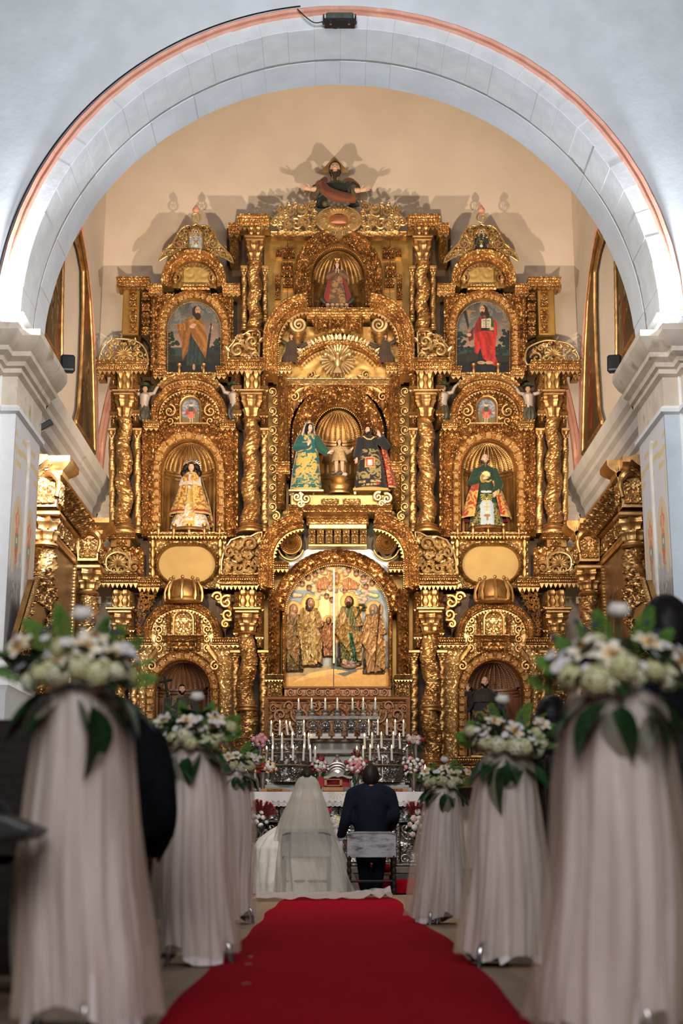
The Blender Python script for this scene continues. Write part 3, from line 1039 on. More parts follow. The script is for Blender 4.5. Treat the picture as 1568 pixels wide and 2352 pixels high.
def column(label, xt, xb, y_cap, y_shaft, y_base, y_foot, rpx, Y=None, turns=2.5, hand=1, top=None, group=None, kind='foliage', ring=None, amp=.17, mid=None):
 """top: photo y where the block over the capital ends"""
 Y = Y or YC
 pt, pb = A3(xt, y_shaft, Y), A3(xb, y_base, Y)
 foot = A3(xb, y_foot, Y)
 cap = A3(xt, y_cap, Y)
 r = rpx * PXM(Y)
 t = thing('twisted_column', label, 'column', foot, group)
 m_ = MB()
 lathe(m_, foot, baseprof(r, pb[2] - foot[2]), 28)
 gold(m_, 'base', t)
 m_ = MB()
 twisted(m_, pb, pt, r, turns, hand, amp, kind=kind, ph=xt * .1)
 sh = gold(m_, 'shaft', t)
 m_ = MB()
 capital(m_, pt, r * .82, cap[2] - pt[2])
 lathe(m_, pt, [(r * .95, -.03), (r * 1.08, -.015), (r * .98, 0.005)], 24)
 gold(m_, 'capital', t)
 m_ = MB()
 for k in (0, 1):
  z0 = cap[2] + k * .045
  s_ = 1.30 + .2 * k
  box(m_, pt[0] - r * s_, pt[0] + r * s_, Y - r * s_, Y + r * s_, z0, z0 + .043, .012)
 gold(m_, 'abacus', t)
 if top:
  tp = A3(xt, top, Y)
  z0, z1 = cap[2] + .09, tp[2]
  m_ = MB()
  box(m_, pt[0] - r * .95, pt[0] + r * .95, Y - r * .35, Y + r * .9, z0, z1, .01)
  H_ = z1 - z0
  ds = gold(m_, 'dosseret', t, 'goldflat')
  for dx in (-.48, .48):
   m_ = MB()
   lathe(m_, (pt[0] + dx * r, Y - r * .55, z0), [(r * .34, 0), (r * .36, H_ * .08), (r * .2, H_ * .14), (r * .33, H_ * .3), (r * .38, H_ * .42), (r * .24, H_ * .58), (r * .22, H_ * .66), (r * .4, H_ * .78), (r * .42, H_ * .9), (r * .36, H_)], 12,
    lambda th, z: 1 + .12 * np.cos(6 * th))
   gold(m_, 'baluster', ds)
 if ring:
  p = A3(xt + (xb - xt) * .5, ring, Y)
  m_ = MB()
  lathe(m_, p, [(r * .95, -.05), (r * 1.12, -.04), (r * 1.05, -.01), (r * 1.18, .01), (r * 1.1, .04), (r * .95, .05)], 28)
  gold(m_, 'shaft_ring', sh)
 return t
def colonnette(label, x, y0, y1, rpx, Y=None, turns=7, hand=1, group='thin twisted colonnettes of the altarpiece'):
 Y = Y or (YC + .08)
 a_, b_ = A3(x, y1, Y), A3(x, y0, Y)
 r = rpx * PXM(Y)
 t = thing('colonnette', label, 'column', a_, group)
 L_ = b_[2] - a_[2]
 m_ = MB()
 p0, p1 = a_ + (0, 0, .12), b_ - (0, 0, .16)
 k = int(L_ / .012)
 tt = np.linspace(0, 1, k)[:, None]
 th = np.linspace(0, 2 * PI, 22, endpoint=False)[None]
 rr = r * (.8 + .26 * np.abs(np.sin((th * 2 - hand * 2 * PI * turns * 1.0 * tt) / 2)) + .16 * hsamp('fine', th / 6.28, tt * L_ / .4))
 c = p0 + (p1 - p0) * tt
 m_.grid(np.stack([c[:, :1] + rr * np.cos(th), c[:, 1:2] + rr * np.sin(th), c[:, 2:3] + 0 * th], -1), wv=True)
 gold(m_, 'shaft', t)
 m_ = MB()
 lathe(m_, a_, baseprof(r * .95, .12), 20)
 gold(m_, 'base', t)
 m_ = MB()
 capital(m_, p1, r * .85, .11)
 box(m_, p1[0] - r * 1.5, p1[0] + r * 1.5, Y - r * 1.5, Y + r, p1[2] + .11, p1[2] + .16, .01)
 gold(m_, 'capital', t)
 return t
def niche_shell(parent, cx, ys, hw, yb, Y, depth=.30, ribs=13, ry=None, m='gold', m2='golddark'):
 """ribbed half dome on a curved back wall, behind an arched opening"""
 cW, sW = at(cx, ys, Y), at(cx + hw, ys, Y)
 r = abs(sW[0] - cW[0])
 rz = r * (ry or hw) / hw
 zb = at(cx, yb, Y)[1]
 ph = np.linspace(0, PI, 121)[:, None]
 la = np.linspace(0, PI / 2, 26)[None]
 k = np.abs(np.sin(ph * ribs))
 rib = 1 - .05 * np.clip(1 - k / .42, 0, 1) ** .5 * (1 + .25 * np.cos(la * 70)) + .015 * k
 P = np.stack([cW[0] + r * np.cos(la) * np.cos(ph) * rib, Y + depth * np.cos(la) * np.sin(ph) * rib, cW[1] + rz * np.sin(la) * (rib * .5 + .5) + 0 * ph], -1)
 m_ = MB()
 m_.grid(P)
 gold(m_, 'ribbed_shell', parent, 'golddark' if m == 'gold' else m)  # dome gilt toned darker, standing in for the weaker light inside
 m_ = MB()
 for i_ in range(1, ribs):
  a_ = PI * i_ / ribs
  l_ = np.linspace(.04, PI / 2 - .12, 22)
  for lq in l_:
   q = .955
   ball(m_, (cW[0] + r * q * math.cos(lq) * math.cos(a_), Y + depth * q * math.cos(lq) * math.sin(a_), cW[1] + rz * math.sin(lq) * (q * .5 + .5)), .011 + .004 * math.cos(lq), 5, 4)
 gold(m_, 'rib_beads', parent, m)['kind'] = 'stuff'
 m_ = MB()
 z = np.linspace(zb, cW[1], 40)[None]
 pil = .035 * (np.abs(np.sin(ph * 4)) < .5)
 P = np.stack([cW[0] + (r - pil) * np.cos(ph) + 0 * z, Y + (depth - pil) * np.sin(ph) + 0 * z, z + 0 * ph], -1)
 m_.grid(P)
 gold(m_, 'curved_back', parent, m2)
 m_ = MB()
 ps = np.linspace(.05, PI - .05, 40)
 pr = [(0, -.09), (.02, -.085), (.02, -.05), (.045, -.035), (.045, 0), (.065, .01), (.065, .04), (0, .05)]
 G = np.stack([np.stack([cW[0] + (r - o) * np.cos(ps), Y + (depth - o) * np.sin(ps), np.full(40, cW[1] + z_)], -1) for o, z_ in pr], 1)
 m_.grid(G)
 gold(m_, 'niche_cornice', parent, m)
 m_ = MB()
 box(m_, cW[0] - r, cW[0] + r, Y - .02, Y + depth, zb - .05, zb)
 gold(m_, 'niche_floor', parent, m2)
def balustrade(label, x0, x1, y, yt, Y, n, group=None):
 t = thing('niche_railing', label, 'railing', A3((x0 + x1) / 2, y, Y), group)
 m_ = MB()
 ym = y - (y - yt) * .28
 band(m_, [(x0, y), (x1, y)], 0, y - ym, Y, ((0, .02), (.4, .03), (.5, .06), (1, .065)), ('fine', .014, .3), back=.12)
 zigzag(m_, [(x0, y), (x1, y)], 8, 7, Y - .03, .03)
 gold(m_, 'rail', t)
 for i in range(n):
  x = x0 + (x1 - x0) * (i + .5) / n
  a_, b_ = A3(x, y, Y), A3(x, yt, Y)
  H_ = b_[2] - a_[2]
  r = 4.6 * PXM(Y)
  m_ = MB()
  lathe(m_, a_ - (0, .06, .03), [(r * .9, 0), (r * .95, H_ * .1), (r * .55, H_ * .2), (r * .6, H_ * .35), (r, H_ * .55), (r * .6, H_ * .74), (r * .5, H_ * .8), (r * 1.2, H_ * .9), (r * 1.25, H_ * 1.05)], 12)
  gold(m_, 'baluster', t)
 return t
def rim(mb, path, rpx, Y, closed=False, n=7):
 P = resamp(path, 3, closed=closed)
 q = at(P[:, 0], P[:, 1], Y)
 p3 = np.stack([q[:, 0], np.full(len(q), Y), q[:, 1]], 1)
 if closed:
  p3 = np.concatenate([p3, p3[:1]])
 return tube(mb, p3, rpx * PXM(Y), n, not closed)
def smooth_closed(P, n=80):
 return spline(P, n, True)
def shell_fan(mb, cx, cy, r, Y, a0=-20, a1=200, n=9, h=.06):
 """scallop shell relief"""
 ph = np.radians(np.linspace(a0, a1, n * 8 + 1))[:, None]
 t = np.linspace(.06, 1, 12)[None]
 lobes = np.abs(np.sin((ph - R(a0)) / R(a1 - a0) * n * PI))
 rr = r * t * (.86 + .14 * lobes * t)
 q = at(cx + rr * np.cos(ph), cy - rr * np.sin(ph), Y)
 hh = h * (np.sin(PI * np.clip(t, 0, 1) * .8 + .2) * .6 + .45 * lobes * t)
 return mb.grid(np.stack([q[..., 0], Y - hh, q[..., 1]], -1))
# ---- side bays, both sides
W3 = (('bearded man with a book in a brown cloak', 'bearded man in a red cloak with a wooden square'),)
PB = ('painting of the man in the brown cloak', 'painting of the man in the red cloak')
SB = ('statue in the gold cape', 'statue in the green robe')
for k in (0, 1):
 with side(k):
  sd = SIDE[k]
  # ========== top tier: painting bay
  t = thing('gilded_arch_frame', f'gilt frame of carved blocks arched around the {PB[k]}', 'frame', A3(446, 854, YP), 'arched frames of the two upper paintings')
  m_ = MB()
  band(m_, archpath(446, 757, 62, 65, 854), 0, 23, YP, ((0, .02), (.1, .07), (.2, .05), (.8, .05), (.9, .09), (1, .06)), ('fine', .041, .3))
  gold(m_, 'arch_band', t)
  blocks(t, archpath(446, 757, 62, 65, 852), 4, 19, YP - .05, 11.5, .05)
  m_ = MB()
  beads(m_, archpath(446, 757, 61, 64, 854), 3.6, 1.5, YP - .05)
  gold(m_, 'bead_row', t)
  t = thing('spandrel_relief', f'gilt foliage panel around the {PB[k]}', 'panel', A3(446, 860, YP))
  m_ = MB()
  relief(m_, 346, 536, 676, 862, YP + .02, ('fine', .068, .42), hole=archpath(446, 757, 70, 73, 870), step=1.6)
  gold(m_, 'carved_ground', t)
  for xa in (349, 524):
   m_ = MB()
   band(m_, [(xa, 860), (xa, 684)], -9, 0, YP, ((0, .03), (.2, .08), (.8, .08), (1, .03)), ('foliage', .054, .3), step=1.3)
   gold(m_, 'pilaster_strip', t)
  t = thing('arched_pediment', f'arched gable with blank gold panel over the {PB[k]}', 'pediment', A3(447, 668, YP - .03))
  m_ = MB()
  band(m_, archpath(447, 652, 50, 46, 662), 0, 24, YP - .05, ((0, .0), (.12, .06), (.3, .05), (.34, .10), (.6, .12), (.66, .16), (1, .19)), ('fine', .034, .3), back=.3)
  gold(m_, 'arch_band', t)
  m_ = MB()
  zigzag(m_, arc(447, 652, 50, 46, 168, 12, 30), 8, 7, YP - .08)
  gold(m_, 'pointed_fringe', t)
  m_ = MB()
  relief(m_, 398, 496, 604, 662, YP - .02, None, poly=archpath(447, 650, 51, 47, 664), hfun=lambda x, y: .01 * np.sin(x * .3) * np.sin(y * .2), step=3)
  gold(m_, 'gold_ground', t, 'goldflat')
  m_ = MB()
  relief(m_, 422, 481, 614, 655, YP - .05, ('bold', .016, .9), step=2)
  gold(m_, 'blank_panel', t, 'goldoval')
  for sx in (404, 490):
   m_ = MB()
   strip(m_, spiral((sx, 640), 11, 1.4, 90, 1 if sx < 447 else -1), 3, 3.5, YP - .07, .04)
   leafblob(m_, (sx, 655), 90, 20, 6, YP - .08, .04)
   gold(m_, 'scroll_leaf', t)
  m_ = MB()
  band(m_, [(416, 667), (482, 667)], 0, 10, YP - .08, ((0, .03), (.4, .04), (.5, .09), (1, .1)), ('fine', .016, .2))
  gold(m_, 'sill', t)
  cornice(f'short gilt cornice on the wall side of the {sd} blank-panel gable', 342, 374, 679, 19, YP - .08, .8, 5)
  cornice(f'short gilt cornice on the centre side of the {sd} blank-panel gable', 511, 552, 679, 20, YP - .08, .8, 5)
  t = thing('pierced_crest', f'three-lobed carved crest with a small {"silvered" if k == 0 else "dark"} mirror picture, {sd} top of the altarpiece', 'crest', A3(450, 600, YP - .12))
  low = spline([(366, 599), (384, 588), (408, 581), (430, 578), (450, 577), (470, 578), (492, 582), (516, 592), (535, 604)], 40)
  upp = spline([(535, 604), (531, 590), (518, 575), (510, 566), (500, 556), (494, 540), (482, 524), (470, 518), (458, 519), (450, 514), (442, 519), (430, 518), (416, 526), (406, 541), (398, 557), (388, 566), (378, 576), (368, 589), (366, 599)], 70)
  out = np.concatenate([low, upp[1:-1]])
  m_ = MB()
  relief(m_, 364, 538, 512, 606, YP - .10, ('foliage', .074, .34), poly=out, step=1.3)
  gold(m_, 'carved_ground', t, 'gold2')
  m_ = MB()
  for cxx, cyy, rr, aa, hd in ((389, 583, 11, 200, 1), (411, 560, 13, 150, -1), (412, 580, 8, 20, 1), (426, 540, 12, 120, 1), (428, 566, 8, 300, -1), (474, 540, 12, 60, -1), (489, 560, 13, 30, 1), (489, 582, 8, 160, -1), (473, 566, 8, 240, 1), (512, 586, 11, -20, -1)):
   strip(m_, spiral((cxx, cyy), rr, 1.5, aa, hd), 1.6, 3.2, YP - .15, .03)
   leafblob(m_, (cxx, cyy), aa + 180, rr * 1.1, rr * .4, YP - .13, .03)
  gold(m_, 'scrolls', t, 'gold2')['kind'] = 'stuff'
  m_ = MB()
  rim(m_, np.concatenate([low, upp[1:-1]]), 2.4, YP - .14, True)
  gold(m_, 'rim', t, 'gold2')
  m_ = MB()
  band(m_, [(435, 573), (435, 532), (440, 532), (440, 526), (460, 526), (460, 532), (465, 532), (465, 573)], 0, 4, YP - .15, ((0, .0), (.3, .05), (.7, .05), (1, 0)), res='raw')
  m_.build('picture_frame', mat('green_red_frame', hexc(70, 90, 50), hexc(150, 80, 50), .5, 0, 20), t)
  cv = Canvas(30, 46, (165, 165, 160) if k == 0 else (40, 42, 40), .6)
  cv.fol('fine', 40, .5, (200, 200, 198) if k == 0 else (20, 22, 22), a=.6)
  cv.fol('bold', 40, .75, (130, 135, 135) if k == 0 else (90, 90, 80), a=.5)
  cv.put(cv.y < 9, (196, 160, 110))
  cv.ell(15, 5, 6, 2.6, (225, 215, 200))
  cv.ell(15, 5, 2, 2, (40, 40, 50))
  cv.ell(15, 38, 3.5, 3.5, (225, 215, 190))
  def ptm(x, y, h, o=(435, 527)):
   q = at(o[0] + x, o[1] + y, YP - .155)
   return np.stack([q[..., 0], np.full(q.shape[:-1], YP - .155), q[..., 1]], -1)
  cv.mesh(ptm, 'mirror_picture', 'vcolgloss', t)
  for px_, c_ in ((412, (150, 60, 45)), (488, (60, 40, 35))):
   cv = Canvas(11, 15, (30, 22, 18), .6)
   cv.person(5.5, 1, 14, 7, c_, (180, 110, 80))
   cv.mesh(lambda x, y, h, o=(px_ - 5.5, 554): ptm(x, y, h, o), 'tiny_picture', 'vcolgloss', t)
  m_ = MB()
  rim(m_, arc(450, 500, 10.5, 10.5, 0, 354, 30), 1.8, YP - .12, True)
  gold(m_, 'finial_ring', t, 'gold2')
  m_ = MB()   # pierced monogram of three letters and a cross
  if k:
   for a_, b_ in (((444, 494), (444, 507)), ((448, 494), (448, 507)), ((453, 494), (453, 507)), ((448, 500), (453, 500)), ((450.5, 490), (450.5, 500)), ((448.5, 493), (452.5, 493))):
    rim(m_, [(897 - a_[0], a_[1]), (897 - b_[0], b_[1])], .9, YP - .12)
   rim(m_, [(441, 496), (443, 495), (444, 497.5), (441.5, 501), (441, 504), (443.5, 506)], .9, YP - .12)
  else:
   rim(m_, [(443, 507), (443, 494), (450, 503), (457, 494), (457, 507)], .9, YP - .12)
   rim(m_, [(446, 508), (450, 493), (454, 508)], .9, YP - .12)
  gold(m_, 'finial_monogram', t, 'gold2')
  m_ = MB()
  lathe(m_, A3(450, 489, YP - .12), [(.035, 0), (.06, .03), (.055, .07), (.0, .15)], 10)
  m_.build('finial_spike', 'pink', t)
  m_ = MB()
  band(m_, arc(447, 622, 52, 44, 150, 30, 30), 0, 10, YP - .04, ((0, .02), (.4, .06), (1, .10)), ('fine', .027, .25), back=.2)
  zigzag(m_, arc(447, 622, 52, 44, 150, 30, 30), 8, 6, YP - .08)
  gold(m_, 'crest_base', t)
  t = thing('outer_pilaster', f'plain gilt pilaster with small carved drops at the {sd} top edge of the altarpiece', 'pilaster', A3(300, 774, YP))
  m_ = MB()
  p, q = at(281, 774, YP), at(323, 662, YP)
  box(m_, min(p[0], q[0]), max(p[0], q[0]), YP - .1, YP + .3, p[1], q[1], .015)
  gold(m_, 'body', t, 'goldflat')
  for i, (ya, yb_) in enumerate(((668, 690), (694, 705), (712, 742), (746, 764))):
   m_ = MB()
   relief(m_, 298, 314, ya, yb_, YP - .13, ('fine', .047, .25), step=1.2)
   gold(m_, 'carved_drop', t)
  for i, (ya, yb_) in enumerate(((672, 692), (697, 716), (720, 747), (751, 772))):
   m_ = MB()
   relief(m_, 326, 344, ya, yb_, YP - .06, ('foliage', .068, .25), step=1.2)
   gold(m_, 'carved_block', t)
  m_ = MB()
  box(m_, *sorted((at(267, 700, YP)[0], at(275, 700, YP)[0])), YP - .12, YP + .05, at(270, 672, YP)[1], at(270, 658, YP)[1], .01)
  gold(m_, 'bracket', t, 'gold2')
  cornice(f'small gilt block cornice on top of the outermost pilaster, {sd} top edge', 270, 345, 662, 17, YP - .1, .9, 6)
  t = thing('shell_crest', f'half-round gilt crest with a scallop shell over the {sd} outermost column', 'crest', A3(283, 838, YC - .15))
  out = np.concatenate([[(227, 837), (340, 837)], spline([(340, 837), (338, 815), (328, 795), (310, 783), (285, 779), (258, 780), (240, 795), (230, 815), (227, 837)], 50)[1:-1]])
  if k == 1:
   out = np.concatenate([[(227, 837), (345, 837)], spline([(345, 837), (350, 822), (343, 800), (322, 788), (300, 782), (278, 784), (250, 790), (234, 804), (226, 822), (227, 837)], 50)[1:-1]])
  m_ = MB()
  openwork(m_, out, YC - .18, 11 + k, 6, 15, 2.6, mirror_x=284)
  gold(m_, 'scrollwork', t, 'gold2')
  m_ = MB()
  shell_fan(m_, 284, 815, 20, YC - .2, -25, 205, 9, .07)
  strip(m_, spiral((266, 822), 9, 1.2, 90, 1), 2, 2.5, YC - .2)
  strip(m_, spiral((302, 822), 9, 1.2, 90, -1), 2, 2.5, YC - .2)
  gold(m_, 'scallop_shell', t, 'gold2')
  m_ = MB()
  rim(m_, out, 2.2, YC - .17, True)
  gold(m_, 'rim', t, 'gold2')
  cornice(f'gilt cornice with pointed fringe under the {sd} scallop crest, over the outermost column', 225, 340, 853, 16, YC - .05, 1.1, 9)
  cornice(f'small low gilt cornice block on the {sd} wall edge beside the scallop crest', 223, 240, 868, 22, YC + .1, .6, 7)
  for (tier, P, cor) in ((1, [(523, 828), (524, 800), (536, 786), (545, 770), (560, 768), (572, 760), (590, 758), (597, 764), (594, 828)], (518, 614, 852, 20)),
       (2, [(508, 1318), (508, 1290), (515, 1262), (530, 1240), (552, 1232), (575, 1232), (590, 1224), (602, 1222), (598, 1250), (594, 1318)], (506, 614, 1346, 22))):
   t = thing('pierced_spandrel', f'pierced gilt scroll panel {sd} of the {"upper" if tier == 1 else "lower"} broken arch', 'spandrel', A3(560, cor[2] - 20, YC - .12))
   m_ = MB()
   openwork(m_, P, YC - .14, 20 + tier, 8, 21, 3.3)
   gold(m_, 'scrollwork', t, 'gold2')
   m_ = MB()
   rim(m_, P, 2.2, YC - .12, True)
   gold(m_, 'rim', t, 'gold2')
   m_ = MB()
   relief(m_, min(p[0] for p in P), 598, min(p[1] for p in P), cor[2] - 18, YC - .02, ('fine', .027, .3), poly=P, step=2.5)
   gold(m_, 'back_board', t, 'golddark')
   cornice(f'fringed gilt cornice under the {sd} pierced scroll panel of the {"upper" if tier == 1 else "lower"} broken arch', *cor[:3], cor[3], YC - .06, 1.15, 10)
  # ========== middle tier: arch with small painting, niche
  cornice(f'gilt cornice block left under the {PB[k]}', 352, 383, 866, 18, YC + .06, .8, 7) if k == 0 else cornice(f'gilt cornice block wall side under the {PB[k]}', 352, 383, 866, 18, YC + .06, .8, 7)
  cornice(f'gilt cornice block centre side under the {PB[k]}', 497, 521, 866, 18, YC + .06, .8, 7)
  balustrade(f'narrow gilt rail under the {PB[k]}', 384, 496, 866, 836, YP - .1, 2)
  t = thing('arched_pediment', f'round gilt gable with small arched painting above the {SB[k]}', 'pediment', A3(436, 985, YP))
  m_ = MB()
  band(m_, arc(435, 905, 62, 30, 165, 15, 40), 0, 14, YP - .12, ((0, .02), (.4, .06), (1, .12)), ('fine', .027, .3), back=.3)
  zigzag(m_, arc(435, 905, 62, 30, 165, 15, 40), 8, 7, YP - .15)
  gold(m_, 'hood_moulding', t)
  m_ = MB()
  band(m_, archpath(435, 958, 70, 60, 976), 0, 19, YP - .04, ((0, .0), (.1, .05), (.3, .04), (.35, .09), (.7, .10), (.75, .14), (1, .10)), ('fine', .034, .3), back=.3)
  gold(m_, 'arch_band', t)
  m_ = MB()
  zigzag(m_, arc(435, 958, 70, 60, 176, 4, 50), 8, 6, YP - .09)
  gold(m_, 'pointed_fringe', t)
  m_ = MB()
  relief(m_, 364, 506, 896, 1000, YP - .01, ('foliage', .095, .40), poly=archpath(435, 956, 71, 61, 1004), hole=archpath(438, 932, 21, 19, 975), step=1.4)
  gold(m_, 'carved_ground', t)
  for x_, hd in ((390, 1), (483, -1)):
   m_ = MB()
   strip(m_, spiral((x_, 945), 15, 1.5, 90, hd), 2.5, 4, YP - .09, .04)
   strip(m_, spiral((x_, 968), 9, 1.2, -90, -hd), 2.5, 3, YP - .09, .04)
   gold(m_, 'scroll', t)
  m_ = MB()
  band(m_, archpath(438, 935, 20, 19, 974), 0, 7, YP - .05, ((0, .0), (.3, .06), (.7, .07), (1, .0)))
  band(m_, [(400, 978), (476, 978)], 0, 5, YP - .06, ((0, .02), (.5, .06), (1, .06)))
  gold(m_, 'picture_frame', t)
  cv = Canvas(40, 58, (120, 130, 140), .55)
  cv.grad(0, 34, (120, 135, 150), (185, 165, 140))
  cv.fol('bold', 70, .6, (80, 92, 105), cv.y < 30, .7)
  cv.put(cv.y > 40 + 3 * np.sin(cv.x * .2), (110, 95, 55))
  cv.poly([(30, 28), (36, 26), (38, 48), (28, 50)], (120, 100, 60), 0, .2)
  cv.poly([(14, 30), (26, 28), (29, 44), (12, 45)], (196, 105, 75), 0, .3, 5)
  cv.poly([(10, 26), (16, 20), (16, 36), (5, 38)], (150, 60, 50), 0, .3, 5)
  cv.poly([(24, 20), (31, 22), (30, 34), (25, 34)], (150, 60, 50), 0, .3, 5)
  cv.poly([(16, 18), (25, 18), (26, 29), (15, 30)], (60, 70, 45), 0, .2, 5)
  cv.ell(21, 13, 4.2, 5, (205, 170, 140))
  cv.ell(20.5, 10, 4.4, 3, (120, 95, 70))
  cv.poly([(17, 44), (20, 44), (20, 55), (18, 55)], (195, 160, 130))
  cv.poly([(22, 44), (25, 44), (25, 55), (23, 55)], (195, 160, 130))
  def ptp(x, y, h, o=(418, 916)):
   q = at(o[0] + x, o[1] + y, YP - .02)
   return np.stack([q[..., 0], np.full(q.shape[:-1], YP - .02), q[..., 1]], -1)
  cv.mesh(ptp, 'small_painting', 'vcolgloss', t, archpath(20, 19, 19.5, 18.5, 58))
  cornice(f'fringed cornice at the outer foot of the gable above the {SB[k]}', 330, 366, 985, 14, YP - .1, .8, 6)
  cornice(f'fringed cornice at the inner foot of the gable above the {SB[k]}', 505, 541, 985, 14, YP - .1, .8, 6)
  t = thing('shell_niche', f'deep ribbed shell niche framed by carved gilt blocks around the {SB[k]}', 'niche', A3(434, 1228, YP))
  m_ = MB()
  relief(m_, 326, 543, 985, 1234, YP + .0, ('fine', .068, .40), hole=archpath(434, 1082, 67, 71, 1224), step=1.6)
  gold(m_, 'carved_ground', t)
  m_ = MB()
  band(m_, archpath(434, 1082, 62, 68, 1222), 0, 24, YP - .02, ((0, .0), (.08, .06), (.2, .03), (.85, .04), (.9, .08), (1, .05)), ('fine', .027, .3))
  gold(m_, 'arch_band', t)
  blocks(t, archpath(434, 1082, 62, 68, 1221), 5, 21, YP - .06, 19, .06)
  for xa in (346, 538):
   m_ = MB()
   band(m_, [(xa, 1228), (xa, 992)], -11, 0, YP - .02, ((0, .02), (.2, .07), (.8, .07), (1, .02)), ('foliage', .068, .35), step=1.3)
   gold(m_, 'pilaster_strip', t)
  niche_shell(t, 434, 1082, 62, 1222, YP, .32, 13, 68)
  balustrade(f'gilt rail with five balusters at the feet of the {SB[k]}', 347, 522, 1232, 1203, YP - .16, 5)
  # ========== oval panel
  t = thing('oval_tablet', f'blank gold oval panel in a rope frame below the {SB[k]}', 'panel', A3(430, 1346, YP))
  m_ = MB()
  relief(m_, 343, 520, 1238, 1352, YP + .0, ('foliage', .068, .38), step=1.5)
  gold(m_, 'carved_ground', t, 'gold2')
  stad = np.concatenate([arc(409, 1298, 44, 42, 270, 90, 30), arc(451, 1298, 44, 42, 90, -90, 30)])
  m_ = MB()
  q = at(stad[:, 0], stad[:, 1], YP)
  plate(m_, [(float(x), float(z)) for x, z in q], YP - .075, YP)
  m_.build('blank_oval', 'goldoval', t, smooth=False)
  m_ = MB()
  band(m_, stad, -1, 8, YP - .02, ((0, .05), (.2, .10), (.5, .12), (.8, .10), (1, .05)), ('fine', .027, .15), closed=True, wave=(.05, .02))
  gold(m_, 'rope_frame', t, 'golddark')
  m_ = MB()
  band(m_, [(340, 1243), (522, 1243)], 0, 8, YP - .02, ((0, .03), (.5, .08), (1, .1)), ('fine', .014, .2))
  gold(m_, 'top_moulding', t)
  for xa in (352, 506):
   m_ = MB()
   for j in range(4):
    leafblob(m_, (xa, 1262 + j * 22), 90, 24, 7, YP - .06, .05)
   strip(m_, spiral((xa, 1335), 8, 1.3, 90, 1), 2, 3, YP - .06)
   gold(m_, 'leaf_drop', t)
  t = thing('scallop_relief', f'gilt panel with a scallop in scrolls under the {sd} outermost middle column', 'panel', A3(265, 1322, YC - .1))
  m_ = MB()
  out = [(216, 1320), (214, 1300), (222, 1285), (235, 1272), (250, 1262), (270, 1256), (290, 1262), (306, 1272), (318, 1286), (326, 1300), (325, 1320)]
  openwork(m_, out, YC - .2, 31, 5, 13, 2.6, mirror_x=270)
  gold(m_, 'scrollwork', t, 'gold2')
  m_ = MB()
  shell_fan(m_, 270, 1296, 21, YC - .22, -30, 210, 9, .08)
  rim(m_, smooth_closed([(246, 1306), (246, 1280), (270, 1268), (294, 1280), (294, 1306), (270, 1314)], 40), 2.5, YC - .22, True)
  gold(m_, 'scallop_shell', t, 'gold2')
  m_ = MB()
  relief(m_, 212, 330, 1258, 1324, YC - .10, ('foliage', .068, .4), step=1.8)
  gold(m_, 'carved_ground', t)
  cornice(f'gilt cornice with long pointed fringe under the {sd} scallop panel', 212, 318, 1340, 18, YC - .12, 1.1, 11)
  cornice(f'short gilt cornice beside the foot of the {sd} oval panel, wall side', 316, 368, 1350, 20, YC + .02, .9, 11)
  t = thing('column_pedestal', f'red and gilt pedestal block under the {sd} outermost middle column', 'pedestal', A3(276, 1262, YC))
  m_ = MB()
  p, q = at(256, 1262, YC), at(304, 1238, YC)
  box(m_, *sorted((p[0], q[0])), YC - .16, YC + .2, p[1], q[1], .01)
  gold(m_, 'block', t, 'golddark')
  m_ = MB()
  band(m_, [(248, 1240), (312, 1240)], 0, 12, YC - .16, CORN, ('fine', .014, .2), back=.35)
  gold(m_, 'cap', t)
  m_ = MB()
  relief(m_, 268, 292, 1242, 1260, YC - .17, ('foliage', .054, .2), step=1.2)
  gold(m_, 'carved_leaf', t)
  # ========== crown and lower arch
  t = thing('gilt_coronet', f'wooden gilt crown with leafy ribs under the {sd} blank oval', 'crown', A3(421, 1384, YC - .05))
  c = A3(421, 1382, YC)
  r = 36 * PXM(YC)
  m_ = MB()
  lathe(m_, c, [(r * .96, .0), (r, .03), (r * 1.02, .1), (r * .96, .2), (r * .80, .29), (r * .4, .34), (0.001, .35)], 32)
  gold(m_, 'cap', t, 'golddark')
  m_ = MB()
  lathe(m_, c, [(r * 1.05, -.03), (r * 1.14, -.02), (r * 1.08, .015), (r * 1.15, .03), (r * 1.05, .05)], 32)
  gold(m_, 'circlet', t)
  for j in range(5):
   an = PI + PI * (j + .02) / 4.04
   m_ = MB()
   zz = np.array([.0, .07, .14, .21, .27, .32])
   rr = r * np.array([1.12, 1.16, 1.16, 1.08, .95, .84])
   tube(m_, np.stack([c[0] + rr * np.cos(an), c[1] + rr * np.sin(an), c[2] + zz], 1), [.022, .032, .02, .032, .022, .016], 7)
   ball(m_, (c[0] + rr[-1] * math.cos(an), c[1] + rr[-1] * math.sin(an), c[2] + .345), .028)
   gold(m_, 'crown_rib', t)
  t = thing('arched_pediment', f'round gilt gable with a small blank window below the crown on the {sd}', 'pediment', A3(420, 1482, YP))
  m_ = MB()
  band(m_, archpath(419, 1455, 70, 55, 1476), 0, 19, YP - .06, ((0, .0), (.1, .06), (.3, .05), (.35, .10), (.7, .12), (.75, .16), (1, .12)), ('fine', .034, .3), back=.3)
  gold(m_, 'arch_band', t)
  m_ = MB()
  zigzag(m_, arc(419, 1455, 70, 55, 176, 4, 50), 8, 6, YP - .11)
  gold(m_, 'pointed_fringe', t)
  m_ = MB()
  relief(m_, 349, 489, 1402, 1510, YP - .01, ('bold', .027, .6), poly=archpath(419, 1454, 71, 56, 1512), hole=archpath(422, 1424, 19, 18, 1460), step=1.8)
  gold(m_, 'gold_ground', t, 'gold2')
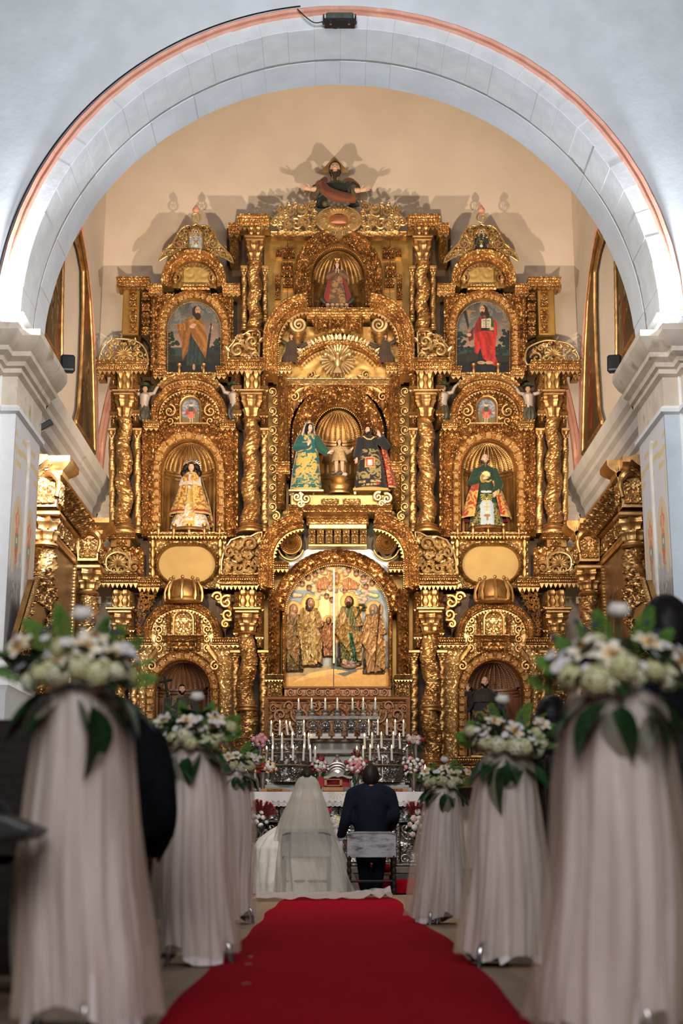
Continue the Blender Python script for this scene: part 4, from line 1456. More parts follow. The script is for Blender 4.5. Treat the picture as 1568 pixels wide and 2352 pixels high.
  for x_, hd in ((364, 1), (476, -1)):
   m_ = MB()
   for yy_, rr_, a_ in ((1424, 10, 90), (1446, 10, -90), (1468, 9, 90), (1488, 9, -90)):
    strip(m_, spiral((x_, yy_), rr_, 1.4, a_, hd), 2, 3.4, YP - .07, .045)
    leafblob(m_, (x_, yy_), 90 * hd, 14, 5, YP - .06, .04)
    hd = -hd
   gold(m_, 'leaf_scroll', t)
  for x_ in (388, 456):
   m_ = MB()
   band(m_, [(x_, 1495), (x_, 1398)], -6, 6, YP - .03, ((0, .02), (.3, .09), (.7, .09), (1, .02)), ('fine', .041, .2))
   gold(m_, 'pilaster_strip', t)
  m_ = MB()
  band(m_, archpath(422, 1426, 19, 19, 1460), 0, 7, YP - .03, ((0, .0), (.3, .07), (.7, .07), (1, .0)))
  gold(m_, 'window_frame', t)
  m_ = MB()
  relief(m_, 402, 442, 1404, 1462, YP + .03, ('bold', .041, .5), poly=archpath(422, 1425, 20, 20, 1462), step=1.6)
  gold(m_, 'blank_window', t, 'gold2')
  m_ = MB()
  band(m_, [(374, 1474), (470, 1474)], 0, 12, YP - .06, CORN, ('fine', .014, .2), back=.1)
  relief(m_, 396, 448, 1476, 1494, YP - .06, ('foliage', .068, .25), step=1.2)
  gold(m_, 'window_sill', t)
  cornice(f'short fringed cornice at the outer foot of the lower {sd} gable', 293, 350, 1482, 14, YP - .1, .8, 6)
  cornice(f'short fringed cornice at the inner foot of the lower {sd} gable', 488, 552, 1482, 14, YP - .1, .8, 6)
  SL = ('statue holding up a cross', 'seated bald dark statue')
  t = thing('shell_niche', f'lower ribbed shell niche framed by gilt blocks around the {SL[k]}', 'niche', A3(420, 1760, YP))
  m_ = MB()
  relief(m_, 296, 545, 1484, 1790, YP + .0, ('fine', .047, .45), hole=archpath(420, 1585, 66, 70, 1742), step=1.9)
  gold(m_, 'carved_ground', t, 'gold2')
  m_ = MB()
  band(m_, archpath(420, 1585, 62, 66, 1740), 0, 25, YP - .02, ((0, .0), (.08, .06), (.2, .03), (.85, .04), (.9, .08), (1, .05)), ('fine', .027, .3))
  gold(m_, 'arch_band', t)
  blocks(t, archpath(420, 1585, 62, 66, 1738), 5, 22, YP - .06, 17, .06)
  niche_shell(t, 420, 1585, 62, 1742, YP, .32, 13, 66, 'nichewood', 'nichewood')
  for j, (xa, an) in enumerate(((348, 60), (494, 120))):
   m_ = MB()
   for q_ in range(3):
    leafblob(m_, (xa + (q_ - 1) * 6 * (1 if j == 0 else -1), 1520 - q_ * 8), an, 26, 8, YP - .06, .05)
   strip(m_, spiral((xa, 1530), 11, 1.4, 90, 1 if j == 0 else -1), 2.5, 4, YP - .07, .05)
   gold(m_, 'corner_leaf', t)
  for xa in (310, 540):
   m_ = MB()
   band(m_, [(xa, 1790), (xa, 1492)], -12, 0, YP - .03, ((0, .02), (.2, .07), (.8, .07), (1, .02)), ('foliage', .068, .35), step=1.5)
   gold(m_, 'pilaster_strip', t)
  cornice(f'gilt shelf cornice under the niche of the {SL[k]}', 334, 515, 1760, 20, YC, 1.1, 7)
  t = thing('base_relief', f'bulging gilt base under the niche of the {SL[k]}', 'panel', A3(424, 1805, YC))
  m_ = MB()
  band(m_, [(334, 1808), (515, 1808)], 0, 44, YC + .1, ((0, .2), (.1, .24), (.2, .12), (.5, .05), (.8, .16), (1, .2)), ('foliage', .081, .5), back=.3)
  gold(m_, 'carved_face', t)
  t = thing('pierced_bracket', f'pierced gilt scroll bracket on the wall side of the crown, {sd} bay', 'bracket', A3(335, 1465, YP - .1))
  m_ = MB()
  openwork(m_, [(313, 1462), (310, 1400), (322, 1360), (345, 1345), (366, 1352), (358, 1385), (336, 1410), (328, 1462)], YP - .14, 5, 5, 13, 2.6)
  gold(m_, 'scrollwork', t)
  t = thing('carved_bracket', f'bold leafy gilt bracket between the crown and the inner column, {sd} bay', 'bracket', A3(525, 1440, YP - .1))
  m_ = MB()
  for x_, y_, r_, a_, hd in ((500, 1372, 12, 180, 1), (520, 1384, 16, 60, -1), (524, 1412, 14, -60, 1), (518, 1434, 9, 90, -1)):
   strip(m_, spiral((x_, y_), r_, 1.4, a_, hd), 3, 5, YP - .14, .06)
   for q_ in range(3):
    leafblob(m_, (x_, y_), a_ + 120 * q_, r_ * 1.3, r_ * .45, YP - .12, .06)
  gold(m_, 'acanthus', t)
  # ========== columns
  column(f'gilt twisted column of the top tier, {sd} of the praying statue', 585, 585, 560, 603, 755, 765, 16.5, YC - .02, 2.4, 1, 524)
  column(f'large gilt twisted column of the middle tier, {sd} of the trio of statues', 578, 575, 914, 962, 1205, 1224, 20, YC - .03, 3.0, 1 if k == 0 else -1, 856, kind='bold')
  column(f'outermost gilt twisted column of the middle tier, {sd} edge', 285, 284, 914, 962, 1205, 1226, 18.5, YC - .05, 3.0, -1 if k == 0 else 1, 856, kind='bold')
  column(f'large gilt column with leaf and grape bands, lower tier, {sd} of the carved relief', 568, 564, 1412, 1454, 1745, 1770, 21, YC - .03, 2.2, 1 if k == 0 else -1, 1358, ring=1626, amp=.24)
  column(f'outermost gilt column of the lower tier, {sd} edge behind the flowers', 276, 272, 1412, 1454, 1745, 1770, 21, YC - .05, 2.2, -1 if k == 0 else 1, 1358, ring=1626, amp=.24)
  for x_, ya, yb_, r_, nm in ((316, 985, 1226, 7.5, f'outer thin colonnette beside the niche of the {SB[k]}'), (607, 985, 1222, 8, f'thin colonnette of the middle tier, centre side of the large {sd} column'),
         (258, 985, 1215, 7, f'thin colonnette of the middle tier at the {sd} wall'), (307, 1494, 1770, 8, f'thin rope colonnette, wall side of the {SL[k]}'),
         (541, 1494, 1770, 8.5, f'thin rope colonnette, centre side of the {SL[k]}'), (605, 1494, 1770, 9, f'thin rope colonnette of the lower tier beside the walnut panel, {sd}'),
         (609, 612, 740, 6, f'thin colonnette of the top tier, centre side of the {sd} column'), (561, 612, 760, 6, f'thin colonnette of the top tier, wall side of the {sd} column')):
   colonnette(nm, x_, ya, yb_, r_, turns=9 if r_ > 7.9 else 4)
  for j, (x_, ya, yb_, nm) in enumerate(((545, 862, 975, 'upper strip outside the large middle column'), (606, 862, 980, 'upper strip inside the large middle column'), (262, 862, 980, 'upper strip outside the outermost middle column'), (312, 862, 975, 'upper strip inside the outermost middle column'),
           (545, 1362, 1478, 'lower strip outside the large lower column'), (596, 1362, 1490, 'lower strip inside the large lower column'), (300, 1362, 1470, 'lower strip inside the outermost lower column'))):
   t = thing('carved_strip', f'narrow gilt {nm}, {sd} half', 'pilaster', A3(x_, yb_, YC + .1))
   m_ = MB()
   band(m_, [(x_, yb_), (x_, ya)], -8, 8, YC + .1, ((0, .0), (.2, .06), (.5, .09), (.8, .06), (1, .0)), ('fine', .068, .3), back=.3)
   gold(m_, 'carved_face', t)
   for q_ in range(2):
    m_ = MB()
    yy_ = ya + (yb_ - ya) * (.3 + .5 * q_)
    band(m_, [(x_ - 10, yy_), (x_ + 10, yy_)], 0, 7, YC + .02, ((0, .03), (.5, .06), (1, .09)), back=.1)
    zigzag(m_, [(x_ - 10, yy_), (x_ + 10, yy_)], 7, 5, YC)
    gold(m_, 'collar', t)
  cornice(f'high gilt block cornice over the {sd} top-tier column', 546, 618, 524, 21, YC - .02, 1.0, 8)
  cornice(f'lower gilt cornice block outside the {sd} top-tier column', 525, 551, 541, 20, YP - .05, .8, 7)
  t = thing('carved_strip', f'dark gilt carved block hanging outside the {sd} top-tier column', 'pilaster', A3(538, 600, YP))
  m_ = MB()
  band(m_, [(537, 602), (537, 546)], -10, 10, YP, ((0, .0), (.2, .06), (.5, .1), (.8, .06), (1, .0)), ('foliage', .081, .3), back=.3)
  gold(m_, 'carved_face', t, 'golddark')
# =================================================================== CENTRE OF THE ALTARPIECE
# crest of open scrollwork on top, left and right of the cartouche
for k in (0, 1):
 with side(k):
  sd = SIDE[k]
  t = thing('pierced_crest', f'openwork gilt scroll crest on the top, {sd} of the oval cartouche', 'crest', A3(660, 536, YP - .1))
  out = np.concatenate([[(640, 537), (626, 520), (606, 512), (598, 502)], spline([(598, 502), (612, 496), (628, 497), (640, 474), (652, 470), (668, 466), (690, 463), (714, 460), (732, 470)], 30), [(730, 490), (727, 505), (733, 537)]])
  m_ = MB()
  openwork(m_, out, YP - .12, 41, 6, 14, 3.0)
  for cx_, cy_, r_, a_, h_ in ((643, 482, 9, 80, 1), (620, 503, 8, 160, -1), (692, 478, 13, 60, 1), (668, 486, 11, 120, -1), (715, 476, 10, 40, -1), (700, 512, 15, 200, 1), (664, 517, 14, 20, -1)):
   strip(m_, spiral((cx_, cy_), r_, 1.5, a_, h_), 2.2, 3.6, YP - .15, .035)
  gold(m_, 'scrollwork', t, 'gold2')
  m_ = MB()
  band(m_, [(622, 544), (735, 544)], 0, 8, YP - .05, ((0, .02), (.4, .04), (1, .08)), ('fine', .014, .2), back=.15)
  gold(m_, 'base_moulding', t)
  for tier, (cx_, cy_, rx, ry, xe, yb_) in enumerate(((709, 790, 70, 71, 709, 862), (699, 1284, 71, 68, 699, 1352))):
   nm = ('upper', 'lower')[tier]
   t = thing('broken_arch', f'{sd} half of the {nm} broken arch, thick gilt carved band', 'arch', A3(620, yb_, YC - .1))
   path = np.concatenate([[(cx_ - rx, yb_), (cx_ - rx, (yb_ + cy_) / 2)], arc(cx_, cy_, rx, ry, 180, 92, 34)])
   m_ = MB()
   band(m_, path, 0, 34, YC - .14, ((0, .02), (.06, .06), (.3, .05), (.34, .12), (.45, .14), (.5, .17), (.8, .19), (.85, .23), (1, .24)), ('fine', .041, .3), back=.35)
   gold(m_, 'arch_band', t, 'gold')
   m_ = MB()
   zigzag(m_, path[2:], 9, 7, YC - .16, .05)
   gold(m_, 'pointed_fringe', t)
   m_ = MB()
   beads(m_, [tuple(p) for p in path], 5, 2.0, YC - .2)
   gold(m_, 'bead_row', t)
   m_ = MB()
   P2 = np.concatenate([[(cx_ - rx - 22, yb_), (cx_ - rx - 22, cy_)], arc(cx_, cy_, rx + 22, ry + 22, 178, 94, 30)])
   for q_ in resamp(P2, 9.5):
    leafblob(m_, q_, rs.uniform(0, 360), 9, 3.5, YC - .31, .03)
   gold(m_, 'carved_leaves', t)['kind'] = 'stuff'
  t = thing('volute', f'large gilt volute scroll inside the {sd} half of the upper broken arch', 'scroll', A3(686, 770, YP - .1))
  m_ = MB()
  strip(m_, np.concatenate([spiral((686, 748), 19, 2.1, 130, -1, 60), spline([(674, 733), (668, 730), (658, 738)], 8)[1:]]), 3, 7, YP - .2, .12)
  gold(m_, 'scroll', t, 'gold2')
  m_ = MB()
  c = A3(684, 785, YP - .12)
  lathe(m_, c, [(.0, -.08), (.06, -.05), (.05, 0), (.10, .04), (.09, .08), (.14, .12), (.12, .18), (.05, .2)], 16)
  gold(m_, 'drop', t)
  t = thing('rosette_disc', f'round gilt rosette on the {sd} above the carved family relief', 'rosette', A3(668, 1272, YP))
  m_ = MB()
  nr, nt = 26, 96
  r_, th = np.meshgrid(np.linspace(0.02, 1, nr), np.linspace(0, 2 * PI, nt, endpoint=False), indexing='ij')
  q = at(668 + 23 * r_ * np.cos(th), 1248 - 23 * r_ * np.sin(th), YP - .1)
  hh = .03 * np.abs(np.sin(r_ * 3.5 * PI)) * (.6 + .5 * np.abs(np.sin(th * 8))) + .05 * (1 - r_)
  m_.grid(np.stack([q[..., 0], YP - .1 - hh, q[..., 1]], -1), wv=True)
  rim(m_, arc(668, 1248, 23.5, 23.5, 0, 350, 40), 2.5, YP - .1, True)
  gold(m_, 'disc', t, 'golddark')
  m_ = MB()
  strip(m_, arc(668, 1252, 30, 34, -20, -160, 24), 2.5, 2.5, YP - .06, .03)
  gold(m_, 'ring_scroll', t, 'goldflat')
  t = thing('carved_pilaster', f'foliate gilt pilaster and pedestal on the {sd} of the statue trio', 'pilaster', A3(650, 1160, YC))
  m_ = MB()
  band(m_, [(650, 1066), (650, 866)], -12, 12, YC + .02, ((0, .0), (.15, .06), (.5, .12), (.85, .06), (1, .0)), ('bold', .095, .45), back=.3)
  gold(m_, 'carved_shaft', t)
  m_ = MB()
  band(m_, [(634, 1090), (666, 1090)], 0, 22, YC, CORN, ('fine', .016, .2), back=.3)
  gold(m_, 'capital', t)
  m_ = MB()
  band(m_, [(646, 1160), (646, 1092)], -10, 12, YC + .02, ((0, .02), (.2, .08), (.8, .08), (1, .02)), ('fine', .041, .3), back=.3)
  gold(m_, 'pedestal', t, 'golddark')
  t = thing('pierced_strip', f'narrow openwork gilt strip beside the large middle column, {sd}, over black', 'strip', A3(628, 1215, YP))
  m_ = MB()
  for i_ in range(14):
   strip(m_, spiral((629 + (4 if i_ % 2 else -4), 900 + i_ * 22), 11, 1.5, 90 if i_ % 2 else -90, 1 if i_ % 2 else -1), 1.6, 3, YP - .05, .03)
   leafblob(m_, (629, 908 + i_ * 22), 60 if i_ % 2 else 120, 12, 4, YP - .04, .03)
  gold(m_, 'scrollwork', t)
  t = thing('carved_jamb', f'thick foliate gilt jamb on the {sd} of the carved family relief', 'jamb', A3(632, 1600, YC))
  m_ = MB()
  band(m_, [(630, 1556), (630, 1356)], -13, 14, YC, ((0, .0), (.12, .05), (.5, .15), (.88, .05), (1, .0)), ('bold', .135, .5), back=.35)
  gold(m_, 'carved_shaft', t)
  m_ = MB()
  band(m_, [(608, 1562), (650, 1562)], 0, 10, YC - .02, CORN, ('fine', .014, .2), back=.35)
  zigzag(m_, [(608, 1562), (650, 1562)], 7, 5, YC - .05)
  gold(m_, 'cap', t, 'gold2')
  m_ = MB()
  relief(m_, 614, 648, 1566, 1600, YC - .02, ('fine', .068, .25), step=1.2, back=.3)
  gold(m_, 'pedestal', t, 'gold2')
  cornice(f'short fringed cornice inside the {sd} foot of the lower broken arch', 624, 664, 1308, 13, YP - .1, .9, 8)
  cornice(f'short fringed cornice inside the {sd} foot of the upper broken arch', 632, 670, 853, 13, YP - .12, .9, 8)
  for i_, (xa, xb, ya, yb_) in enumerate(((650, 677, 570, 594), (646, 672, 606, 636), (634, 646, 574, 590), (632, 644, 634, 690), (650, 672, 640, 662))):
   t = thing('carved_block', f'small carved square set on the plain boards {sd} of the praying statue, number {("one", "two", "three", "four", "five")[i_]} from the top' if 0 else f'{("largest upper", "middle square", "small upper", "tall narrow lower", "lower square")[i_]} carved block on the plain boards {sd} of the praying statue', 'block', A3((xa + xb) / 2, yb_, YP + .25))
   m_ = MB()
   relief(m_, xa, xb, ya, yb_, YP + .26, ('fine', .068, .25), step=1.2, back=.1)
   gold(m_, 'carved_face', t)
  m_ = None
# oval cartouche
t = thing('oval_cartouche', 'gilt oval cartouche with fluted border and red stone centre on the top crest', 'cartouche', A3(777, 540, YP - .1))
cx_, cy_, rx, ry = 778, 506, 49, 31
nr, nt = 30, 160
r_, th = np.meshgrid(np.linspace(.42, 1, nr), np.linspace(0, 2 * PI, nt, endpoint=False), indexing='ij')
q = at(cx_ + rx * r_ * np.cos(th), cy_ - ry * r_ * np.sin(th), YP - .14)
hh = .09 * np.sin(PI * np.clip((r_ - .38) / .62, 0, 1)) * (.6 + .4 * np.abs(np.sin(th * 17))) + .02
m_ = MB()
m_.grid(np.stack([q[..., 0], YP - .14 - hh, q[..., 1]], -1), wv=True)
gold(m_, 'fluted_border', t, 'gold2')
m_ = MB()
rim(m_, arc(cx_, cy_, rx + 1, ry + 1, 0, 355, 60), 3, YP - .15, True)
strip(m_, spiral((766, 536), 7, 1.4, 200, 1), 2, 3.4, YP - .2, .04)
strip(m_, spiral((790, 536), 7, 1.4, -20, -1), 2, 3.4, YP - .2, .04)
leafblob(m_, (778, 534), -90, 18, 9, YP - .2, .06)
gold(m_, 'rim', t, 'gold2')
m_ = MB()
lathe(m_, A3(777, 505, YP - .15), [(.0, 0)], 4) if 0 else None
q = at(np.array([752.]), np.array([505.]), YP - .15)
P = smooth_closed([(752, 497), (764, 494), (790, 494), (801, 498), (801, 511), (790, 515), (764, 515), (752, 512)], 40)
w_ = at(P[:, 0], P[:, 1], YP - .17)
c = at(777, 505, YP - .17)
G = np.stack([np.stack([c[0] + (w_[:, 0] - c[0]) * f_, np.full(len(w_), YP - .17 - .035 * math.sqrt(1 - f_ * f_)), c[1] + (w_[:, 1] - c[1]) * f_], -1) for f_ in (1, .9, .7, .4, 0.02)], 0)
m_.grid(G, wv=True)
m_.build('red_stone', mat('red_brown_stone', (.28, .09, .03), (.38, .15, .06), .4, .3, 8), t)
# ---- top niche with the praying statue
t = thing('shell_niche', 'top ribbed shell niche in a broad openwork arch around the praying statue', 'niche', A3(776, 716, YP))
m_ = MB()
band(m_, archpath(776, 636, 60, 65, 716), 0, 42, YP - .04, ((0, .0), (.06, .08), (.16, .05), (.2, .03), (.85, .03), (.9, .09), (1, .06)), ('fine', .095, .34), back=.4)
gold(m_, 'arch_band', t)
m_ = MB()
beads(m_, archpath(776, 636, 63, 68, 716), 4, 1.7, YP - .1)
gold(m_, 'bead_row', t)
m_ = MB()
beads(m_, archpath(776, 636, 99, 104, 716), 5, 2.2, YP - .1)
gold(m_, 'bead_row', t)
blocks(t, archpath(776, 636, 60, 65, 714), 8, 16, YP - .06, 9, .05)
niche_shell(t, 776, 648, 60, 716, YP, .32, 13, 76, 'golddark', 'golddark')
t = thing('statue_bracket', 'carved gilt bracket shelf under the praying statue at the top', 'bracket', A3(776, 762, YP - .1))
m_ = MB()
band(m_, [(704, 733), (850, 733)], 0, 16, YP - .2, CORN, ('fine', .016, .2), back=.4)
gold(m_, 'shelf', t)
m_ = MB()
relief(m_, 714, 838, 734, 764, YP - .17, ('foliage', .081, .3), step=1.3, poly=[(714, 733), (838, 733), (832, 752), (822, 765), (730, 765), (720, 752)])
gold(m_, 'carved_apron', t)
for x_ in (726, 758, 796, 828):
 m_ = MB()
 band(m_, [(x_, 762), (x_, 726)], -5, 5, YP - .22, ((0, .0), (.3, .06), (.7, .06), (1, .0)), ('fine', .041, .2))
 gold(m_, 'console', t)
# ---- gold ground behind the dove, inner segmental arch
t = thing('segmental_pediment', 'low gilt arch with leaf carving and plain gold ground behind the dove', 'pediment', A3(777, 888, YP))
m_ = MB()
relief(m_, 640, 914, 745, 888, YP + .0, None, poly=[(640, 860), (640, 800), (660, 750), (894, 750), (914, 800), (914, 860), (900, 888), (655, 888)], hfun=lambda x, y: .012 * hsamp('bold', x * .004, y * .004), step=3)
gold(m_, 'gold_ground', t, 'goldflat')
m_ = MB()
band(m_, arc(777, 874, 96, 72, 155, 25, 60), 0, 15, YP - .06, ((0, .02), (.2, .06), (.4, .05), (.45, .10), (1, .12)), ('fine', .027, .25), back=.1)
zigzag(m_, arc(777, 874, 96, 72, 155, 25, 60), 8, 6, YP - .09)
gold(m_, 'arch_band', t)
m_ = MB()
P2 = arc(777, 874, 116, 90, 140, 40, 24)
for i_, p in enumerate(P2):
 leafblob(m_, p, 90 + (12 - i_) * 5, 15, 6, YP - .08, .05)
 if i_ % 3 == 0:
  strip(m_, spiral(p + (0, -8), 7, 1.3, 90, 1 if i_ < 12 else -1), 1.6, 2.6, YP - .1, .03)
gold(m_, 'leaf_crest', t, 'gold2')['kind'] = 'stuff'
for x_, h_ in ((714, 1), (840, -1)):
 m_ = MB()
 strip(m_, spiral((x_, 862), 10, 1.4, 60, h_), 2, 3, YP - .04, .03)
 leafblob(m_, (x_, 870), 90 - 70 * h_, 22, 6, YP - .04, .03)
 gold(m_, 'scroll_leaf', t)
m_ = MB()
band(m_, [(660, 888), (895, 888)], 0, 10, YP - .06, CORN, ('fine', .014, .2), back=.1)
gold(m_, 'lower_moulding', t, 'gold2')
# the dove in its rays
t = thing('dove_emblem', 'gilt dove with spread wings in a disc of rays above the statue trio', 'emblem', A3(775, 870, YP - .1))
m_ = MB()
c = (775, 826)
for i_ in range(28):
 an = R(i_ * 360 / 28)
 ln = 40 if i_ % 2 == 0 else 36
 a_ = (c[0] + 9 * math.cos(an), c[1] - 9 * math.sin(an))
 b_ = (c[0] + ln * math.cos(an), c[1] - ln * math.sin(an))
 p, q = A3(*a_, YP - .11), A3(*b_, YP - .13)
 tube(m_, np.array([p, (p + q) / 2, q]), [.008, .018, .026], 6)
 beads(m_, [tuple(np.array(a_) * .2 + np.array(b_) * .8), b_], 5, 1.6, YP - .16)
gold(m_, 'rays', t, 'gold2')['kind'] = 'stuff'
m_ = MB()
cc = A3(775, 830, YP - .2)
ball(m_, cc, (.055, .05, .11), 12, 8)
ball(m_, cc + (0, -.01, .13), (.04, .045, .045), 10, 7)
tube(m_, [cc + (0, -.05, .13), cc + (0, -.09, .115)], [.012, .002], 6)
gold(m_, 'body', t, 'gold2')
for s in (-1, 1):
 m_ = MB()
 G = []
 for u in np.linspace(0, 1, 12):
  row = []
  for v in np.linspace(0, 1, 8):
   fe = .012 * math.sin(u * 26) * v
   row.append(cc + (s * (.04 + .20 * u), -.02 - .03 * math.sin(PI * v) - fe, .10 + .09 * u - v * (.13 - .06 * u) + .02 * math.sin(u * 14) * v))
  G.append(row)
 m_.grid(np.array(G))
 gold(m_, 'wing', t, 'gold2')
m_ = MB()
for i_ in range(5):
 tube(m_, [cc + (0, 0, -.08), cc + ((i_ - 2) * .03, -.02, -.2)], [.02, .016], 6)
gold(m_, 'tail', t, 'gold2')
# ---- statue niche of the middle tier
t = thing('arched_opening', 'gilt arched surround with black shade sheet around the middle statue niche', 'arch', A3(777, 1160, YP))
m_ = MB()
relief(m_, 662, 893, 884, 1100, YP - .06, ('foliage', .068, .4), hole=archpath(777, 990, 111, 103, 1170, 30), step=1.6)
gold(m_, 'carved_spandrels', t)
for x_, h_ in ((676, 1), (878, -1)):
 m_ = MB()
 strip(m_, spiral((x_, 912), 11, 1.4, 60, h_), 2, 3.4, YP - .13, .04)
 leafblob(m_, (x_, 905), 90 - 60 * h_, 26, 8, YP - .12, .05)
 leafblob(m_, (x_, 920), -90, 22, 7, YP - .12, .05)
 gold(m_, 'corner_leaf', t)
m_ = MB()
q0, q1 = at(662, 1160, YB - .08), at(893, 888, YB - .08)
box(m_, q0[0], q1[0], YB - .06, YB - .03, q0[1], q1[1])
m_.build('gap_shade_sheet', 'dark', t, smooth=False)  # black sheet standing in for the shade inside the gap
t = thing('shell_niche', 'broad carved arched niche case with golden dome behind the statue trio', 'niche', A3(777, 1140, YP))
YN = YP - .02
m_ = MB()
band(m_, archpath(776, 1000, 54, 62, 1134), 0, 52, YN, ((0, .0), (.04, .06), (.12, .04), (.16, .02), (.86, .02), (.9, .07), (1, .04)), ('fine', .101, .36), back=.2)
gold(m_, 'arch_band', t)
m_ = MB()
beads(m_, archpath(776, 1000, 56, 64, 1134), 4.5, 1.9, YN - .08)
gold(m_, 'bead_row', t)
m_ = MB()
beads(m_, archpath(776, 1000, 104, 110, 1134), 7, 3.2, YN - .06)
gold(m_, 'bead_row', t)
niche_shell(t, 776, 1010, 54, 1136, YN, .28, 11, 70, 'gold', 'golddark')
t = thing('statue_platform', 'gilt platform with scroll ends under the statue trio', 'platform', A3(782, 1176, YC - .1))
m_ = MB()
q0, q1 = at(666, 1166, YC - .25), at(898, 1152, YC - .25)
box(m_, q0[0], q1[0], YC - .28, YP + .15, q0[1], at(700, 1136, YC - .25)[1], .02)
gold(m_, 'body', t, 'gold')
for xa, xb in ((737, 778), (787, 828)):
 m_ = MB()
 relief(m_, xa, xb, 1146, 1163, YC - .29, ('foliage', .068, .3), step=1.2)
 gold(m_, 'carved_panel', t, 'gold2')
for x_, h_ in ((690, 1), (876, -1)):
 m_ = MB()
 strip(m_, spiral((x_ - 8, 1142), 11, 1.5, 60, h_), 3, 5, YC - .33, .05)
 strip(m_, spiral((x_ + 12, 1146), 12, 1.5, 120, -h_), 3, 5, YC - .33, .05)
 strip(m_, spiral((x_, 1158), 8, 1.4, 0, h_), 3, 4, YC - .33, .05)
 gold(m_, 'scroll_end', t, 'gold2')
m_ = MB()
band(m_, [(664, 1180), (900, 1180)], 0, 14, YC - .16, CORN, ('fine', .020, .25), back=.35)
gold(m_, 'base_moulding', t)
# ---- balustrade box under the platform
t = thing('panelled_balustrade', 'pale gilt balustrade of seven carved uprights under the statue platform', 'balustrade', A3(775, 1258, YP - .1))
m_ = MB()
band(m_, [(704, 1208), (846, 1208)], 0, 20, YP - .02, CORN, ('fine', .014, .2), back=.2)
gold(m_, 'cornice', t)
m_ = MB()
q0, q1 = at(709, 1216, YP - .14), at(842, 1205, YP - .14)
box(m_, q0[0], q1[0], YP - .18, YP - .04, q0[1], q1[1], .01)
gold(m_, 'top_rail', t, 'gold2')
for i_ in range(7):
 x_ = 716 + i_ * (834 - 716) / 6
 m_ = MB()
 relief(m_, x_ - 8, x_ + 8, 1216, 1250, YP - .12, ('fine', .068, .2), step=1.2, back=.12)
 gold(m_, 'upright', t, 'gold2')
m_ = MB()
q0, q1 = at(707, 1257, YP - .14), at(843, 1250, YP - .14)
box(m_, q0[0], q1[0], YP - .17, YP - .02, q0[1], q1[1], .01)
gold(m_, 'bottom_rail', t)
m_ = MB()
q0, q1 = at(640, 1310, YP + .12), at(914, 1180, YP + .12)
box(m_, q0[0], q1[0], YP + .12, YP + .16, q0[1], q1[1])
m_.build('dark_back', mat('grey_green_board', (.10, .085, .05), (.20, .15, .07), .7, .2, 4), t, smooth=False)
t = thing('pale_spandrel_boards', 'pale whitewashed boards between the balustrade and the relief arch', 'board', A3(775, 1310, YP + .05))
for k in (0, 1):
 m_ = MB()
 P = [(660, 1308), (664, 1290), (706, 1262), (773, 1262), (773, 1266), (720, 1275), (690, 1300), (672, 1324)]
 P = P if k == 0 else [(1555 - x, y) for x, y in P]
 q = at([p[0] for p in P], [p[1] for p in P], YP + .06)
 plate(m_, [(float(a_), float(b_)) for a_, b_ in q], YP + .04, YP + .08)
 m_.build('pale_board', 'plaster', t, smooth=False)
# ---- the carved family relief in its arch
t = thing('gilded_arch_frame', 'broad gilt leaf-carved arch framing the painted family relief', 'frame', A3(775, 1580, YC))
m_ = MB()
ap = np.concatenate([[(652, 1580), (652, 1450)], arc(774, 1415, 119, 118, 176, 4, 60), [(896, 1450), (896, 1580)]])
band(m_, ap[2:-2], 0, 33, YC + .02, ((0, .0), (.06, .08), (.14, .04), (.85, .03), (.9, .10), (1, .07)), ('foliage', .108, .34), back=.35)
gold(m_, 'arch_band', t)
m_ = MB()
beads(m_, ap, 4.5, 1.9, YC - .02)
gold(m_, 'bead_row', t)
m_ = MB()
beads(m_, arc(774, 1415, 126, 125, 170, 10, 60), 5, 2.0, YC - .04)
gold(m_, 'bead_row', t)
for x_ in (652, 896):
 m_ = MB()
 band(m_, [(x_, 1580), (x_, 1408)], -5, 5, YC + .0, ((0, .0), (.3, .06), (.7, .06), (1, .0)), ('fine', .041, .2), back=.3)
 gold(m_, 'inner_strip', t)
cv = Canvas(248, 284, (196, 165, 120), 1.15)          # origin at photo (650, 1296)
cv.grad(0, 284, (205, 165, 95), (120, 135, 140))
cv.grad(60, 200, (110, 130, 140), (150, 140, 115))
cv.ell(122, 110, 60, 70, (225, 180, 110))
cv.ell(122, 100, 38, 50, (232, 196, 130))
rs = np.random.RandomState(12)
for i_ in range(95):
 an = rs.uniform(0, PI)
 rr = rs.uniform(55, 118)
 x_, y_ = 123 + rr * math.cos(an), 118 - rr * math.sin(an) * .98
 if y_ > 88:
  continue
 cv.ell(x_, y_, rs.uniform(6, 10), rs.uniform(4, 7), tuple(np.array((196, 172, 140)) + rs.randint(-22, 12, 3)), .035)
for x_, y_ in ((58, 32), (74, 24), (90, 15), (150, 14), (168, 22), (184, 32), (60, 55), (190, 52), (84, 60), (100, 74), (142, 62), (112, 82), (150, 80), (44, 46), (204, 44)):
 cv.ell(x_, y_, 6, 7, (190, 140, 105), .06)
 cv.ell(x_, y_ - 3, 6, 4, (110, 75, 50), .06)
cv.poly([(72, 40), (96, 28), (110, 40), (98, 60), (76, 56)], (196, 140, 95), .05, .3, 7)
cv.poly([(134, 40), (150, 30), (176, 46), (168, 58), (140, 60)], (196, 140, 95), .05, .3, 7)
cv.ell(122, 30, 9, 11, (188, 140, 110), .08)
cv.ell(122, 40, 7, 8, (120, 85, 60), .08)
cv.ell(122, 32, 18, 20, (205, 160, 95), .02)
cv.ell(122, 30, 8, 10, (188, 140, 110), .09)
cv.put((cv.y > 243 + 10 * np.sin(cv.x * .025)) , (196, 145, 62))
cv.put((np.abs(cv.y - 246 - 9 * np.sin(cv.x * .022)) < 2), (70, 72, 70))
